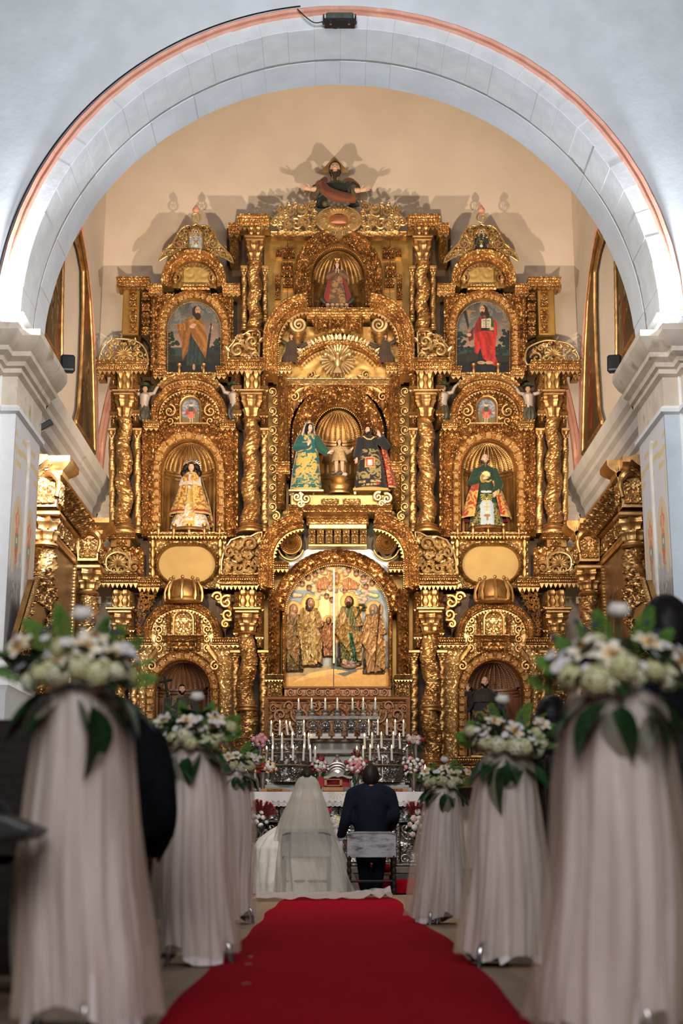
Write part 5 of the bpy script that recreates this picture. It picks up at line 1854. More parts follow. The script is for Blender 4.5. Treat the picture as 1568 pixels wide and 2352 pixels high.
cv.poly([(10, 240), (60, 236), (120, 232), (124, 246), (60, 252), (0, 262)], (150, 125, 80), 0, .1, 30)
cv.poly([(110, 215), (150, 210), (170, 246), (140, 258), (110, 246)], (70, 74, 62), 0, .2, 20)
cv.poly([(0, 200), (0, 246), (40, 246), (30, 200)], (60, 66, 58), 0, .1, 9)
cv.poly([(20, 272), (60, 250), (116, 240), (150, 246), (120, 252), (60, 262)], (212, 165, 85), 0, .1, 40)
cv.person(24, 92, 248, 46, (120, 100, 66), (158, 124, 82), (205, 160, 125), (150, 118, 85), 1, False, (200, 155, 90), .13)
cv.person(62, 78, 236, 56, (198, 168, 108), (178, 148, 92), (208, 165, 130), (60, 38, 26), .8, False, (222, 175, 95), .16)
cv.person(104, 122, 214, 34, (186, 134, 96), (172, 122, 84), (208, 165, 130), (70, 45, 30), 0, False, (215, 170, 90), .13)
cv.person(152, 74, 234, 58, (112, 112, 70), (176, 142, 86), (200, 155, 120), (50, 32, 22), -.8, True, (222, 175, 95), .16)
cv.person(208, 92, 252, 54, (168, 128, 84), (190, 150, 98), (205, 160, 125), (150, 140, 125), -1, True, (200, 155, 90), .14)
for P, c_ in (([(60, 150), (75, 152), (72, 226), (58, 226)], (205, 178, 125)), ([(150, 160), (158, 160), (172, 225), (160, 225)], (58, 100, 78)), ([(82, 128), (96, 134), (90, 140), (80, 136)], (208, 165, 130)), ([(130, 134), (142, 126), (144, 132), (133, 140)], (208, 165, 130))):
 cv.poly(P, c_, .14, .3, 6)
for x0_, y0_, x1_, y1_, c_ in ((222, 96, 210, 236, (110, 72, 40)), (166, 128, 186, 96, (80, 92, 55))):
 n_ = 60
 for u in np.linspace(0, 1, n_):
  cv.ell(x0_ + (x1_ - x0_) * u, y0_ + (y1_ - y0_) * u, 1.6, 1.6, c_, .17)
for i_ in range(9):
 cv.ell(180 + 8 * math.cos(i_), 100 + 7 * math.sin(i_ * 2.1), 4, 2.5, (90, 105, 60), .1)
cv.ell(152, 232, 20, 9, (165, 140, 125), .08)
cv.ell(141, 226, 6, 6, (205, 160, 130), .1)
m = (np.abs(cv.x - 116) < 1.2)
cv.put(m & (cv.y > 30) & (cv.y < 228), (226, 190, 130), .10)
cv.put(m & (cv.y >= 228), (40, 25, 15))
def ptr(x, y, h):
 q = at(650 + x, 1296 + y, YC + .12)
 return np.stack([q[..., 0], YC + .12 - h, q[..., 1]], -1)
t = thing('painted_relief', 'painted carved relief of five robed figures under clouds of small heads', 'relief', A3(774, 1580, YC + .1))
cv.mesh(ptr, 'carved_scene', mat('polychrome_relief', (.82, .80, .76), (1, 1, 1), .5, .15, 20, .3, 120, attr=True, bdist=.006), t,
  [(x - 650, y - 1296) for x, y in np.concatenate([[(652, 1578), (652, 1440)], arc(774, 1415, 122, 121, 176, 4, 50), [(896, 1440), (896, 1578)]])])
m_ = MB()
box(m_, at(765, 1340, YC)[0], at(768.5, 1340, YC)[0], YC - .06, YC + .12, at(766, 1524, YC)[1], at(766, 1308, YC)[1])
m_.build('centre_batten', 'gold2', t, smooth=False)
# ---- walnut panels
t = thing('walnut_frieze', 'narrow carved walnut frieze directly under the painted relief', 'frieze', A3(774, 1604, YC - .05))
m_ = MB()
band(m_, [(653, 1604), (897, 1604)], 0, 26, YC - .06, ((0, .05), (.12, .06), (.14, .01), (.8, .01), (.84, .06), (1, .08)), None, back=.3)
m_.build('frieze_board', 'wood', t)
m_ = MB()
for i_, x_ in enumerate(np.linspace(668, 882, 11)):
 if i_ == 5:
  continue
 strip(m_, spiral((x_, 1590), 8.5, 1.5, 90 if i_ % 2 else -90, 1 if (i_ < 5) == (i_ % 2 == 0) else -1), 1.4, 2.6, YC - .09, .025)
 leafblob(m_, (x_, 1596), 0 if i_ < 5 else 180, 14, 4, YC - .08, .02)
m_.build('carved_scrolls', 'wood', t)['kind'] = 'stuff'
m_ = MB()
shell_fan(m_, 775, 1590, 10, YC - .09, 0, 360, 8, .03)
ball(m_, A3(775, 1590, YC - .12), .03)
m_.build('centre_rosette', 'wood', t)
t = thing('walnut_reredos', 'large walnut panel of carved vine scrolls behind the candles', 'reredos', A3(774, 1700, YC - .1))
m_ = MB()
relief(m_, 611, 937, 1603, 1700, YC - .02, ('bold', .041, .7), step=1.8, back=.3)
m_.build('carved_ground', mat('walnut_ground', (.34, .19, .075), (.24, .10, .04), .5, .1, 3), t)
m_ = MB()
band(m_, [(613, 1698), (613, 1606), (935, 1606), (935, 1698)], -4, 6, YC - .06, ((0, .02), (.4, .07), (.7, .05), (1, .08)), res='raw', back=.05)
beads(m_, [(621, 1698), (621, 1613), (927, 1613), (927, 1698)], 4, 1.5, YC - .08)
m_.build('bead_frame', 'wood', t)
for k in (0, 1):
 m_ = MB()
 with side(k):
  for cx_, cy_, r_, a_, h_, w_ in ((644, 1642, 17, -60, 1, 4), (628, 1628, 9, 90, -1, 2.6), (636, 1668, 14, 90, -1, 3.6), (664, 1622, 12, 200, 1, 3), (690, 1642, 22, 160, -1, 4), (660, 1682, 16, 200, 1, 3.5), (690, 1630, 9, 60, 1, 2.4),
          (722, 1622, 14, 40, 1, 3.2), (634, 1690, 9, 0, 1, 2.6), (712, 1686, 12, 120, -1, 3), (740, 1618, 9, 150, -1, 2.4)):
   strip(m_, spiral((cx_, cy_), r_, 1.5, a_, h_, 44), w_ * .6, w_, YC - .07, .04)
   for q_ in range(4):
    an = a_ + 80 * q_
    leafblob(m_, (cx_ + r_ * math.cos(R(an)), cy_ - r_ * math.sin(R(an))), an + 50 * h_, r_ * .9, r_ * .3, YC - .06, .04)
  for gx_, gy_ in ((650, 1664), (662, 1672)):
   for i_ in range(16):
    ball(m_, A3(gx_ + rs.uniform(-7, 7), gy_ + rs.uniform(-9, 9), YC - .08), .02, 6, 4)
 m_.build('vine_scroll', 'wood', t)
m_ = MB()
band(m_, archpath(775, 1652, 20, 22, 1690), 0, 8, YC - .06, ((0, .02), (.4, .06), (1, .03)), ('fine', .027, .2), back=.1)
m_.build('small_arch', 'wood', t)
m_ = MB()
relief(m_, 755, 795, 1628, 1690, YC - .045, None, step=4, poly=archpath(775, 1652, 20, 22, 1690))
m_.build('arch_field', mat('light_walnut', (.42, .20, .08), rough=.5), t)
# =================================================================== FIGURES
def rotm(yaw=0, pitch=0, roll=0):
 return np.array(Matrix.Rotation(R(yaw), 3, 'Z') @ Matrix.Rotation(R(pitch), 3, 'X') @ Matrix.Rotation(R(roll), 3, 'Y'))
def G2(a_, c, w_):
 return np.exp(-((a_ - c) / w_) ** 2)
def head(parent, c, s, skin=(205, 160, 130), hair=(25, 18, 14), style='short', beard=None, yaw=0, pitch=0, roll=0, n=44, m='vcol', hm=None, names=('head', 'hair', 'beard')):
 """head of height s around world point c, face towards -y before turning; style: short, long, bald, bun, none"""
 Rm = rotm(yaw, pitch, roll)
 th = np.linspace(0, 2 * PI, n, endpoint=False)
 ph = np.linspace(0.001, PI - .001, 34)
 x = np.sin(ph)[:, None] * np.sin(th)
 y = -np.sin(ph)[:, None] * np.cos(th)
 z = np.cos(ph)[:, None] * np.ones(n)
 fr = np.clip(-y, 0, 1)
 X = x * .335 * (1 - .30 * np.clip(-z - .15, 0, 1) - .04 * np.clip(z, 0, 1))
 Yv = y * np.where(y < 0, .37, .43) * (1 - .18 * np.clip(-z - .3, 0, 1) * (y > 0))
 Z = z * .5
 front = fr > .3
 nose = G2(X, 0, .045 + .03 * np.clip(-.02 - Z, 0, .1) / .1) * np.clip((.10 - Z) / .16, 0, 1) * (Z > -.13) * np.clip((Z + .13) / .03, 0, 1)
 Yv = Yv - .085 * nose * front
 Yv = Yv + .035 * (G2(X, .13, .07) + G2(X, -.13, .07)) * G2(Z, .04, .05) * front
 Yv = Yv - .018 * G2(Z, .12, .035) * (np.abs(X) < .22) * front
 Yv = Yv - .022 * G2(X, 0, .10) * G2(Z, -.21, .03) * front
 Yv = Yv - .035 * G2(X, 0, .10) * G2(Z, -.40, .07) * front
 C = np.ones(X.shape + (3,)) * hexc(*skin)
 def put(mk, col, a_=1.0):
  C[mk] = C[mk] * (1 - a_) + hexc(*col) * a_
 put(front & (G2(X, .19, .09) * G2(Z, -.13, .08) + G2(X, -.19, .09) * G2(Z, -.13, .08) > .4), (205, 120, 100), .5)
 put(front & (np.abs(Z + .215 - .01 * np.cos(X * 30)) < .022) & (np.abs(X) < .085), (150, 65, 58))
 for e in (-1, 1):
  put(front & (((X - e * .13) / .06) ** 2 + ((Z - .035) / .024) ** 2 < 1), (225, 215, 205))
  put(front & (((X - e * .125) / .027) ** 2 + ((Z - .035) / .026) ** 2 < 1), (30, 20, 15))
  put(front & (np.abs(Z - .115 + .5 * (np.abs(X) - .13) ** 2) < .014) & (np.abs(X - e * .13) < .075), (60, 40, 28))
 def W3_(X, Y, Z):
  return np.stack([X, Y, Z], -1) * s @ Rm.T + np.asarray(c, float)
 mb = MB()
 mb.grid(W3_(X, Yv, Z).transpose(1, 0, 2), wu=True, C=C.transpose(1, 0, 2))
 for e in (-1, 1):
  p = np.array([[e * .325, .02, .0]])
  ball(mb, W3_(p[:, 0], p[:, 1], p[:, 2])[0], (.045 * s, .07 * s, .11 * s), 8, 6, C=hexc(*skin), rot=Rm)
 q = W3_(np.array([0, 0]), np.array([.06, .05]), np.array([-.62, -.3]))
 tube(mb, q, [.19 * s, .17 * s], 14, C=hexc(*skin))
 o = mb.build(names[0], m, parent)
 hm = hm or M['hair']
 if style != 'none':
  u = hsamp('fine', (th / 2 / PI)[None, :] * 3 + 0 * z, z * .6)
  k = 1.07 + .05 * u
  hX, hY, hZ = x * .345 * k, y * np.where(y < 0, .37, .44) * k, z * .5 * k
  az = np.abs(((th + PI) % (2 * PI)) - PI)[None, :] + 0 * z
  if style == 'bald':
   keep = (z < .45) & (z > -.55) & (az > 1.35)
  elif style in ('long', 'bun'):
   keep = ~((az < .95 - .35 * np.clip(z, 0, 1)) & (z < .62)) & ~((z < -.75))
  else:
   keep = ~((az < 1.15) & (z < .50)) & ~((z < -.15 - .5 * (az - 1.3)) & (az < 2.0)) & ~((z < -.62))
  kq = keep[:-1] & keep[1:]
  kq = (kq & np.roll(kq, -1, 1))
  mb = MB()
  Pp = W3_(hX, hY, hZ)
  Pp = np.concatenate([Pp, Pp[:, :1]], 1)
  mb.grid(Pp, keep=kq)
  if style == 'long':
   for e in (-1, 1):
    t = np.linspace(0, 1, 9)
    q = W3_(e * (.30 + .08 * t), .10 - .14 * t, .15 - 1.05 * t)
    tube(mb, q, s * (.14 + .03 * np.sin(t * 9) - .07 * t), 10)
   t = np.linspace(0, 1, 7)
   tube(mb, W3_(0 * t, .30 + .05 * t, .2 - 1.1 * t), s * (.28 - .08 * t), 12)
  if style == 'bun':
   ball(mb, W3_(np.array([0]), np.array([.42]), np.array([.22]))[0], .17 * s, 12, 8)
  mb.build(names[1], hm, o)
 if beard:
  mb = MB()
  u = hsamp('fine', th[None, :] * .5 + 0 * z, z * .5)
  k = 1.08 + .1 * u
  az = np.abs(((th + PI) % (2 * PI)) - PI)[None, :] + 0 * z
  keep = (az < 1.35) & (z < -.28 + .25 * (az - .55) * (az > .55)) & (z > -.99) & ~((az < .32) & (z > -.52))
  keep |= (az < .30) & (z < -.27) & (z > -.36)
  kq = keep[:-1] & keep[1:]
  kq = kq & np.roll(kq, -1, 1)
  Pp = W3_(x * .335 * k * (1 - .30 * np.clip(-z - .15, 0, 1)), y * .37 * k - .03, z * .5 * k)
  Pp = np.concatenate([Pp, Pp[:, :1]], 1)
  mb.grid(Pp, keep=kq)
  t = np.linspace(0, 1, 8)
  L_ = beard if isinstance(beard, float) else .35
  tube(mb, W3_(.02 * np.sin(t * 9), -.27 - .06 * t, -.40 - L_ * t), s * (.17 * (1 - t) ** .6 + .02), 10)
  mb.build(names[2], hm, o)
 return o
def robe(mb, c, rings, n=72, folds=9, amp=.06, col=None, colf=None, seed=0.0, nz=70, arc_=None):
 """draped cloth: rings [(z, dx, dy, rx, ry, foldiness)] from the hem up, world metres relative to c; arc_ = (a0, a1) leaves it open"""
 rg_ = np.array(rings, float)
 zz = np.linspace(rg_[0, 0], rg_[-1, 0], nz)
 f_ = [np.interp(zz, rg_[:, 0], rg_[:, i]) for i in range(6)]
 if arc_:
  th = np.radians(np.linspace(arc_[0], arc_[1], n))
 else:
  th = np.linspace(0, 2 * PI, n, endpoint=False)
 T, Zg = np.meshgrid(th, zz, indexing='ij')
 t01 = (Zg - zz[0]) / (zz[-1] - zz[0])
 w_ = np.sin(T * folds + seed + 1.5 * np.sin(Zg * 5 / max(zz[-1], .1) + seed)) * .6 + .4 * np.sin(T * folds * 1.7 + seed * 2 + t01 * 2)
 k = 1 + amp * w_ * f_[5][None, :]
 P = np.stack([c[0] + f_[1][None] + f_[3][None] * k * np.cos(T), c[1] + f_[2][None] + f_[4][None] * k * np.sin(T), c[2] + Zg], -1)
 C = None
 if colf is not None:
  C = colf(T, t01, P)
 elif col is not None:
  C = np.broadcast_to(hexc(*col), P.shape)
 mb.grid(P, wu=not arc_, C=C)
 return mb
def hand(mb, wrist, to, s, palm=(0, -1, 0), curl=.5, C=None, side_=1):
 """palm and five fingers; s = hand length, TO = pointing direction"""
 d = nrm(np.array(to, float))
 p = np.array(palm, float)
 p = nrm(p - d * p.dot(d))
 b = np.cross(d, p) * side_
 w_ = np.array(wrist, float)
 tube(mb, [w_ - d * .12 * s, w_ + d * .12 * s, w_ + d * .36 * s, w_ + d * .50 * s], np.array([.13, .17, .20, .17]) * s, 8, True, (p, .55), C=C)
 for i, (o, L_) in enumerate(((-.135, .42), (-.045, .50), (.045, .47), (.135, .36))):
  r0 = w_ + d * .44 * s + b * o * s
  pts, cur, ang = [r0], r0, 0.0
  for k in range(3):
   ang += curl * .75
   dd = d * math.cos(ang) + p * math.sin(ang) + b * o * .5
   cur = cur + nrm(dd) * L_ * s / 3
   pts.append(cur)
  tube(mb, pts, np.array([.052, .048, .043, .032]) * s, 6, C=C)
 r0 = w_ + d * .14 * s - b * .14 * s
 q1 = r0 + (d * .6 - b * .65 + p * .25) * .22 * s
 q2 = q1 + (d * .85 - b * .2 + p * .35) * .22 * s
 tube(mb, [r0, q1, q2], np.array([.07, .058, .04]) * s, 6, C=C)
 return mb
def gilt_pattern(base_, gold_, tile=.16, thr=.62, kind='bold', seed=0.0, zones=None):
 """embroidery: gold foliage on a cloth colour"""
 b_, g_ = hexc(*base_), hexc(*gold_)
 def f(T, t01, P):
  k = hsamp(kind, P[..., 0] / tile / 4 + seed, P[..., 2] / tile / 4 + seed) > thr
  C = np.where(k[..., None], g_, b_)
  if zones:
   for (lo, hi, cc) in zones:
    C = np.where(((t01 >= lo) & (t01 < hi))[..., None], hexc(*cc), C)
  return C
 return f
def statue(label, xf, yf, ytop, Y, cat='statue', group=None, name='saint_statue'):
 b = A3(xf, yf, Y)
 t = thing(name, label, cat, b, group)
 return t, b, A3(xf, ytop, Y)[2] - b[2]
SK = (208, 165, 135)
# ---- praying statue at the top
t, b, H_ = statue('small statue with a crown and joined hands, red mantle, in the top niche', 774, 708, 603, YP + .02)
mb = MB()
robe(mb, b, [(0, 0, 0, .17, .12, 1), (.25 * H_, 0, 0, .15, .11, 1), (.55 * H_, 0, 0, .10, .09, .6), (.72 * H_, 0, 0, .095, .08, .3), (.82 * H_, 0, 0, .085, .06, .1), (.86 * H_, 0, 0, .03, .03, 0)], folds=8, colf=gilt_pattern((92, 66, 42), (150, 112, 66), .12, .55))
mb.build('robe', 'vfab', t)
mb = MB()
robe(mb, b + (0, .03, 0), [(.02, 0, 0, .25, .13, 1), (.3 * H_, 0, 0, .21, .12, 1), (.6 * H_, 0, 0, .15, .10, .6), (.78 * H_, 0, 0, .115, .08, .2), (.86 * H_, 0, 0, .05, .05, 0)], folds=7, col=(140, 34, 22), arc_=(-52, 232))
mb.build('mantle', 'vfab', t)
head(t, b + (0, -.02, .925 * H_), .135 * H_, SK, style='long')
mb = MB()
for s in (-1, 1):
 tube(mb, [b + (s * .09, 0, .80 * H_), b + (s * .14, -.08, .64 * H_), b + (s * .03, -.14, .70 * H_)], [.035, .045, .03], 8, C=hexc(105, 72, 42))
mb.build('sleeves', 'vfab', t)
for s in (-1, 1):
 mb = MB()
 hand(mb, b + (s * .02, -.14, .71 * H_), (-s * .05, -.2, 1), .10, (-s, 0, 0), .05, hexc(*SK), s)
 mb.build('hand', 'vcol', t)
mb = MB()
cz = b + (0, -.01, .985 * H_)
lathe(mb, cz, [(.036, 0), (.042, .01), (.038, .03), (.055, .06), (.045, .065)], 16, lambda th, z: 1 + .12 * np.cos(8 * th) * (z > .05))
gold(mb, 'diadem', t)
mb = MB()
for i_ in range(5):
 ball(mb, b + ((i_ - 2) * .075, -.12, .0), .04, 9, 6, C=hexc(190, 140, 110))
tube(mb, np.stack([np.linspace(-.26, .26, 9), np.full(9, 0), .16 * np.linspace(-1, 1, 9) ** 2], 1) + b + (0, -.06, -.02), .03, 8, C=hexc(40, 48, 36))
mb.build('cloud_base', 'vcol', t)
# ---- statue in the gold cape (left niche)
t, b, H_ = statue('statue with black hair in a white dress and gold-embroidered red-edged cape, left niche', 436, 1217, 1060, YP - .02)
mb = MB()
wht = gilt_pattern((214, 204, 196), (196, 158, 82), .15, .66, zones=None)
def dressc(T, t01, P):
 C = wht(T, t01, P)
 mk = (np.abs(P[..., 0] - b[0]) < .035 + .16 * np.clip(.45 - t01, 0, 1)) & (hsamp('bold', P[..., 0] / .5, P[..., 2] / .5) > .4) & (t01 < .75)
 C = np.where(mk[..., None], hexc(205, 165, 70), C)
 return np.where(((hsamp('fine', P[..., 0] / .4, P[..., 2] / .4) > .93) & (t01 < .4))[..., None], hexc(190, 50, 40), C)
robe(mb, b, [(0, 0, 0, .30, .17, 1), (.08 * H_, 0, 0, .285, .16, 1), (.3 * H_, 0, 0, .20, .13, .8), (.52 * H_, 0, 0, .10, .09, .4), (.62 * H_, 0, 0, .095, .085, .2), (.74 * H_, 0, 0, .11, .08, .1), (.80 * H_, 0, 0, .09, .06, 0), (.83 * H_, 0, 0, .03, .03, 0)], folds=10, amp=.04, colf=dressc)
mb.build('dress', 'vfab', t)
mb = MB()
def capec(T, t01, P):
 C = gilt_pattern((150, 92, 34), (212, 170, 88), .12, .5, 'fine')(T, t01, P)
 C = np.where((t01 < .10)[..., None], hexc(140, 22, 24), C)
 return np.where((t01 < .05)[..., None], hexc(196, 160, 92), C)
for s, a0, a1 in ((-1, 150, 258), (1, 282, 390)):
 robe(mb, b + (s * .0, -.02, 0), [(.20 * H_, s * .02, 0, .30, .20, 1), (.45 * H_, 0, 0, .235, .17, .8), (.65 * H_, 0, 0, .17, .13, .5), (.78 * H_, 0, 0, .13, .09, .2), (.83 * H_, 0, 0, .08, .06, 0)], n=40, folds=9, amp=.04, colf=capec, arc_=(a0, a1))
robe(mb, b + (.03, .03, 0), [(.06 * H_, .0, 0, .33, .17, 1), (.45 * H_, 0, 0, .24, .16, .8), (.78 * H_, 0, 0, .13, .09, .2), (.83 * H_, 0, 0, .08, .06, 0)], n=40, folds=9, amp=.04, colf=capec, arc_=(-20, 200))
mb.build('cape', 'vfab', t)
head(t, b + (0, -.02, .905 * H_), .135 * H_, (214, 170, 142), style='long', pitch=8)
mb = MB()
for s in (-1, 1):
 tube(mb, spline([b + (s * .05, .0, .95 * H_), b + (s * .10, -.0, .89 * H_), b + (s * .12, -.02, .83 * H_), b + (s * .11, -.04, .77 * H_)], 14), .04 + .01 * np.sin(np.linspace(0, 11, 14)), 9)
mb.build('loose_hair', 'hair', t)
mb = MB()
for s in (-1, 1):
 tube(mb, [b + (s * .11, 0, .76 * H_), b + (s * .13, -.09, .64 * H_), b + (s * .03, -.14, .655 * H_)], [.04, .048, .035], 8, C=hexc(205, 190, 175))
mb.build('sleeves', 'vfab', t)
for s in (-1, 1):
 mb = MB()
 hand(mb, b + (s * .045, -.14, .655 * H_ - (s > 0) * .02), (-s, -.1, .15), .105, (0, 1, 0), .15, hexc(214, 170, 142), s)
 mb.build('hand', 'vcol', t)
mb = MB()
hc = b + (0, .05, .93 * H_)
aa = np.radians(np.linspace(-20, 200, 40))
tube(mb, np.stack([hc[0] + .10 * np.cos(aa), np.full(40, hc[1]), hc[2] + .10 * np.sin(aa)], 1), .008, 6)
for an in np.radians(np.linspace(-15, 195, 16)):
 tube(mb, [hc + (.10 * math.cos(an), 0, .10 * math.sin(an)), hc + (.145 * math.cos(an), 0, .145 * math.sin(an))], [.012, .004], 5)
mb.build('halo', 'silver', t)
mb = MB()
lathe(mb, b - (0, 0, .05), [(.30, 0), (.31, .02), (.28, .05)], 28)
gold(mb, 'base', t)
# ---- statue in the green robe (right niche)
t, b, H_ = statue('bald grey-bearded statue in a green robe with red and gold cape, right niche', 1117, 1213, 1040, YP - .02)
def greenc(T, t01, P):
 C = np.ones(P.shape) * hexc(18, 52, 32)
 x, z = P[..., 0] - b[0], t01
 C = np.where(((t01 < .38) & (hsamp('fine', P[..., 0] / .45, P[..., 2] / .45) > .62))[..., None], hexc(150, 128, 60), C)
 fr_ = P[..., 1] < b[1]
 C = np.where(((np.abs(x) < .105 - .05 * np.clip((t01 - .34) / .1, 0, 1)) & (t01 < .42) & fr_)[..., None], hexc(176, 190, 196), C)
 C = np.where((((np.abs(x) < .008) & (t01 > .2) & (t01 < .38) | (np.abs(t01 - .31) < .008) & (np.abs(x) < .05)) & fr_)[..., None], hexc(200, 170, 100), C)
 C = np.where((((x / .03) ** 2 + ((t01 - .215) / .022) ** 2 < 1) & fr_)[..., None], hexc(228, 205, 170), C)
 C = np.where(((((np.abs(x) < .05 - .25 * np.abs(t01 - .165)) & (np.abs(t01 - .165) < .02)) | ((np.abs(x) < .012) & (np.abs(t01 - .12) < .035))) & fr_)[..., None], hexc(150, 110, 48), C)
 an = np.arctan2(t01 - .50, x * 1.6)
 C = np.where(((np.hypot(x * 1.5, t01 - .50) < .14) & (t01 < .52) & (np.cos(an * 22) > .2) & fr_)[..., None], hexc(196, 170, 70), C)
 C = np.where(((np.abs(t01 - .545 - .12 * np.abs(x)) < .018 - .1 * np.abs(np.abs(x) - .03)) & (np.abs(x) < .085) & fr_)[..., None], hexc(205, 200, 195), C)
 C = np.where(((np.hypot(x, (t01 - .83) * 1.3) < .065 + .012 * np.cos(np.arctan2(t01 - .83, x) * 14)) & fr_)[..., None], hexc(225, 205, 140), C)
 C = np.where(((np.abs(t01 - .72 + .2 * np.abs(x) * np.sign(np.sin(x * 60))) < .012) & (np.abs(x) < .09) & fr_)[..., None], hexc(205, 160, 90), C)
 return C
mb = MB()
robe(mb, b, [(0, 0, 0, .27, .16, 1), (.2 * H_, 0, 0, .23, .14, 1), (.42 * H_, 0, 0, .17, .12, .7), (.62 * H_, 0, 0, .16, .11, .4), (.74 * H_, 0, 0, .17, .10, .2), (.79 * H_, 0, 0, .13, .08, .1), (.83 * H_, 0, 0, .05, .05, 0)], n=110, nz=120, folds=9, amp=.03, colf=greenc)
mb.build('robe', 'vfab', t)
mb = MB()
def cape2(T, t01, P):
 C = gilt_pattern((168, 60, 38), (214, 165, 80), .14, .5, 'bold')(T, t01, P)
 return np.where((t01 < .04)[..., None], hexc(196, 160, 92), C)
for s, a0, a1 in ((-1, 165, 245), (1, 295, 375)):
 robe(mb, b, [(.12 * H_, s * .06, 0, .33, .21, 1), (.45 * H_, s * .03, 0, .24, .17, .6), (.58 * H_, s * .02, .03, .19, .14, .5), (.80 * H_, 0, .05, .13, .08, .1)], n=40, folds=8, amp=.04, colf=cape2, arc_=(a0, a1))
robe(mb, b + (0, .04, 0), [(.1 * H_, 0, 0, .36, .16, 1), (.5 * H_, 0, 0, .24, .15, .6), (.82 * H_, 0, 0, .12, .08, .1)], n=40, folds=8, amp=.04, col=(120, 30, 26), arc_=(-15, 195))
mb.build('cape', 'vfab', t)
head(t, b + (0, -.02, .905 * H_), .15 * H_, (204, 168, 140), style='bald', beard=.42, hm=mat('grey_brown_hair', hexc(72, 62, 52), rough=.6))
mb = MB()
for s, e, w_ in ((-1, (-.21, -.05, .60), (-.06, -.15, .62)), (1, (.20, -.05, .56), (.15, -.13, .45))):
 tube(mb, [b + (s * .13, 0, .77 * H_), b + np.array(e) * (1, 1, H_), b + np.array(w_) * (1, 1, H_)], [.06, .075, .065], 10, C=hexc(20, 56, 34))
 tube(mb, [b + np.array(w_) * (1, 1, H_), b + np.array(w_) * (1, 1, H_) + (-s * .012, -.01, 0)], [.07, .066], 10, C=hexc(196, 160, 80))
mb.build('sleeves', 'vfab', t)
for s, w_, d in ((-1, (-.05, -.16, .62), (1, -.2, .2)), (1, (.14, -.15, .445), (-.4, -.2, -1))):
 mb = MB()
 hand(mb, b + np.array(w_) * (1, 1, H_), d, .11, (0, 1, .2), .5, hexc(204, 168, 140), s)
 mb.build('hand', 'vcol', t)
mb = MB()
lathe(mb, b - (0, 0, .05), [(.28, 0), (.29, .02), (.26, .05)], 28)
gold(mb, 'base', t)
# ---- the trio: woman in teal, child on a pedestal, man in black
YT = YC - .12
t, b, H_ = statue('statue of a white-veiled woman in a teal gown with gold leaves, left of the child', 703, 1129, 970, YT)
mb = MB()
def tealc(T, t01, P):
 C = gilt_pattern((22, 92, 92), (190, 160, 84), .16, .70, 'bold')(T, t01, P)
 x = P[..., 0] - b[0]
 stem = (np.abs(x - .05 * np.sin(t01 * 14)) < .022) & (t01 > .28) & (t01 < .62)
 lf = (hsamp('bold', P[..., 0] / .5 + .3, P[..., 2] / .5) > .56) & (np.abs(x) < .16) & (t01 > .28) & (t01 < .64)
 C = np.where((stem | lf)[..., None], hexc(196, 166, 84), C)
 tx = (t01 > .10) & (t01 < .25) & (np.abs(x) < .16) & (np.sin(t01 * 190) > .2) & (hsamp('fine', P[..., 0] / .35, np.floor(t01 * 30) / 7) > .45)
 C = np.where(tx[..., None], hexc(150, 150, 90), C)
 return np.where((t01 < .035)[..., None], hexc(196, 166, 90), C)
robe(mb, b, [(0, .0, 0, .235, .15, 1), (.3 * H_, .0, 0, .205, .14, .8), (.56 * H_, .02, 0, .165, .12, .5), (.68 * H_, .03, 0, .13, .10, .3), (.79 * H_, .035, 0, .13, .085, .1), (.84 * H_, .04, 0, .045, .045, 0)], n=100, nz=110, folds=8, amp=.025, colf=tealc)
mb.build('gown', 'vfab', t)
head(t, b + (.045, -.03, .905 * H_), .13 * H_, (214, 172, 145), style='long', yaw=38, pitch=4)
mb = MB()
veilw = mat('white_lace_veil', hexc(205, 195, 182), hexc(225, 216, 204), .8, 0, 60, .4, 200)
robe(mb, b + (.035, .03, 0), [(-.05 * H_, -.10, .02, .19, .12, 1), (.3 * H_, -.07, .02, .18, .13, 1), (.6 * H_, -.04, .02, .15, .12, .6), (.8 * H_, -.01, 0, .12, .11, .3), (.93 * H_, 0, -.02, .085, .09, .1), (.99 * H_, .0, -.03, .055, .06, 0), (1.01 * H_, 0, -.03, .01, .01, 0)], n=60, folds=10, amp=.05, arc_=(-30, 232))
mb.build('veil', veilw, t)
mb = MB()
teal = hexc(20, 84, 86)
tube(mb, [b + (-.08, 0, .78 * H_), b + (-.14, -.08, .62 * H_), b + (.02, -.16, .62 * H_)], [.06, .075, .05], 10, C=teal)
tube(mb, [b + (.14, 0, .78 * H_), b + (.20, -.03, .64 * H_), b + (.325, -.08, .53 * H_)], [.06, .085, .06], 10, C=hexc(18, 76, 58))
mb.build('sleeves', 'vfab', t)
for w_, d, s in (((.03, -.165, .63), (.35, -.1, 1), -1), ((.33, -.085, .535), (1, -.1, .5), 1)):
 mb = MB()
 hand(mb, b + np.array(w_) * (1, 1, H_), d, .105, (0, 1, 0), .25, hexc(214, 172, 145), s)
 mb.build('hand', 'vcol', t)
mb = MB()
box(mb, b[0] - .27, b[0] + .27, YT - .16, YT + .14, b[2] - .04, b[2], .01)
gold(mb, 'base', t, 'gold2')
t, b, H_ = statue('small statue of a child in a tan tunic with open arms on a round pedestal', 779, 1088, 1008, YT)
mb = MB()
robe(mb, b, [(.34 * H_, 0, 0, .115, .08, 1), (.5 * H_, 0, 0, .09, .07, .6), (.65 * H_, 0, 0, .07, .055, .3), (.76 * H_, 0, 0, .075, .05, .1), (.81 * H_, 0, 0, .03, .03, 0)], folds=8, amp=.06, colf=gilt_pattern((166, 138, 92), (190, 160, 105), .1, .6))
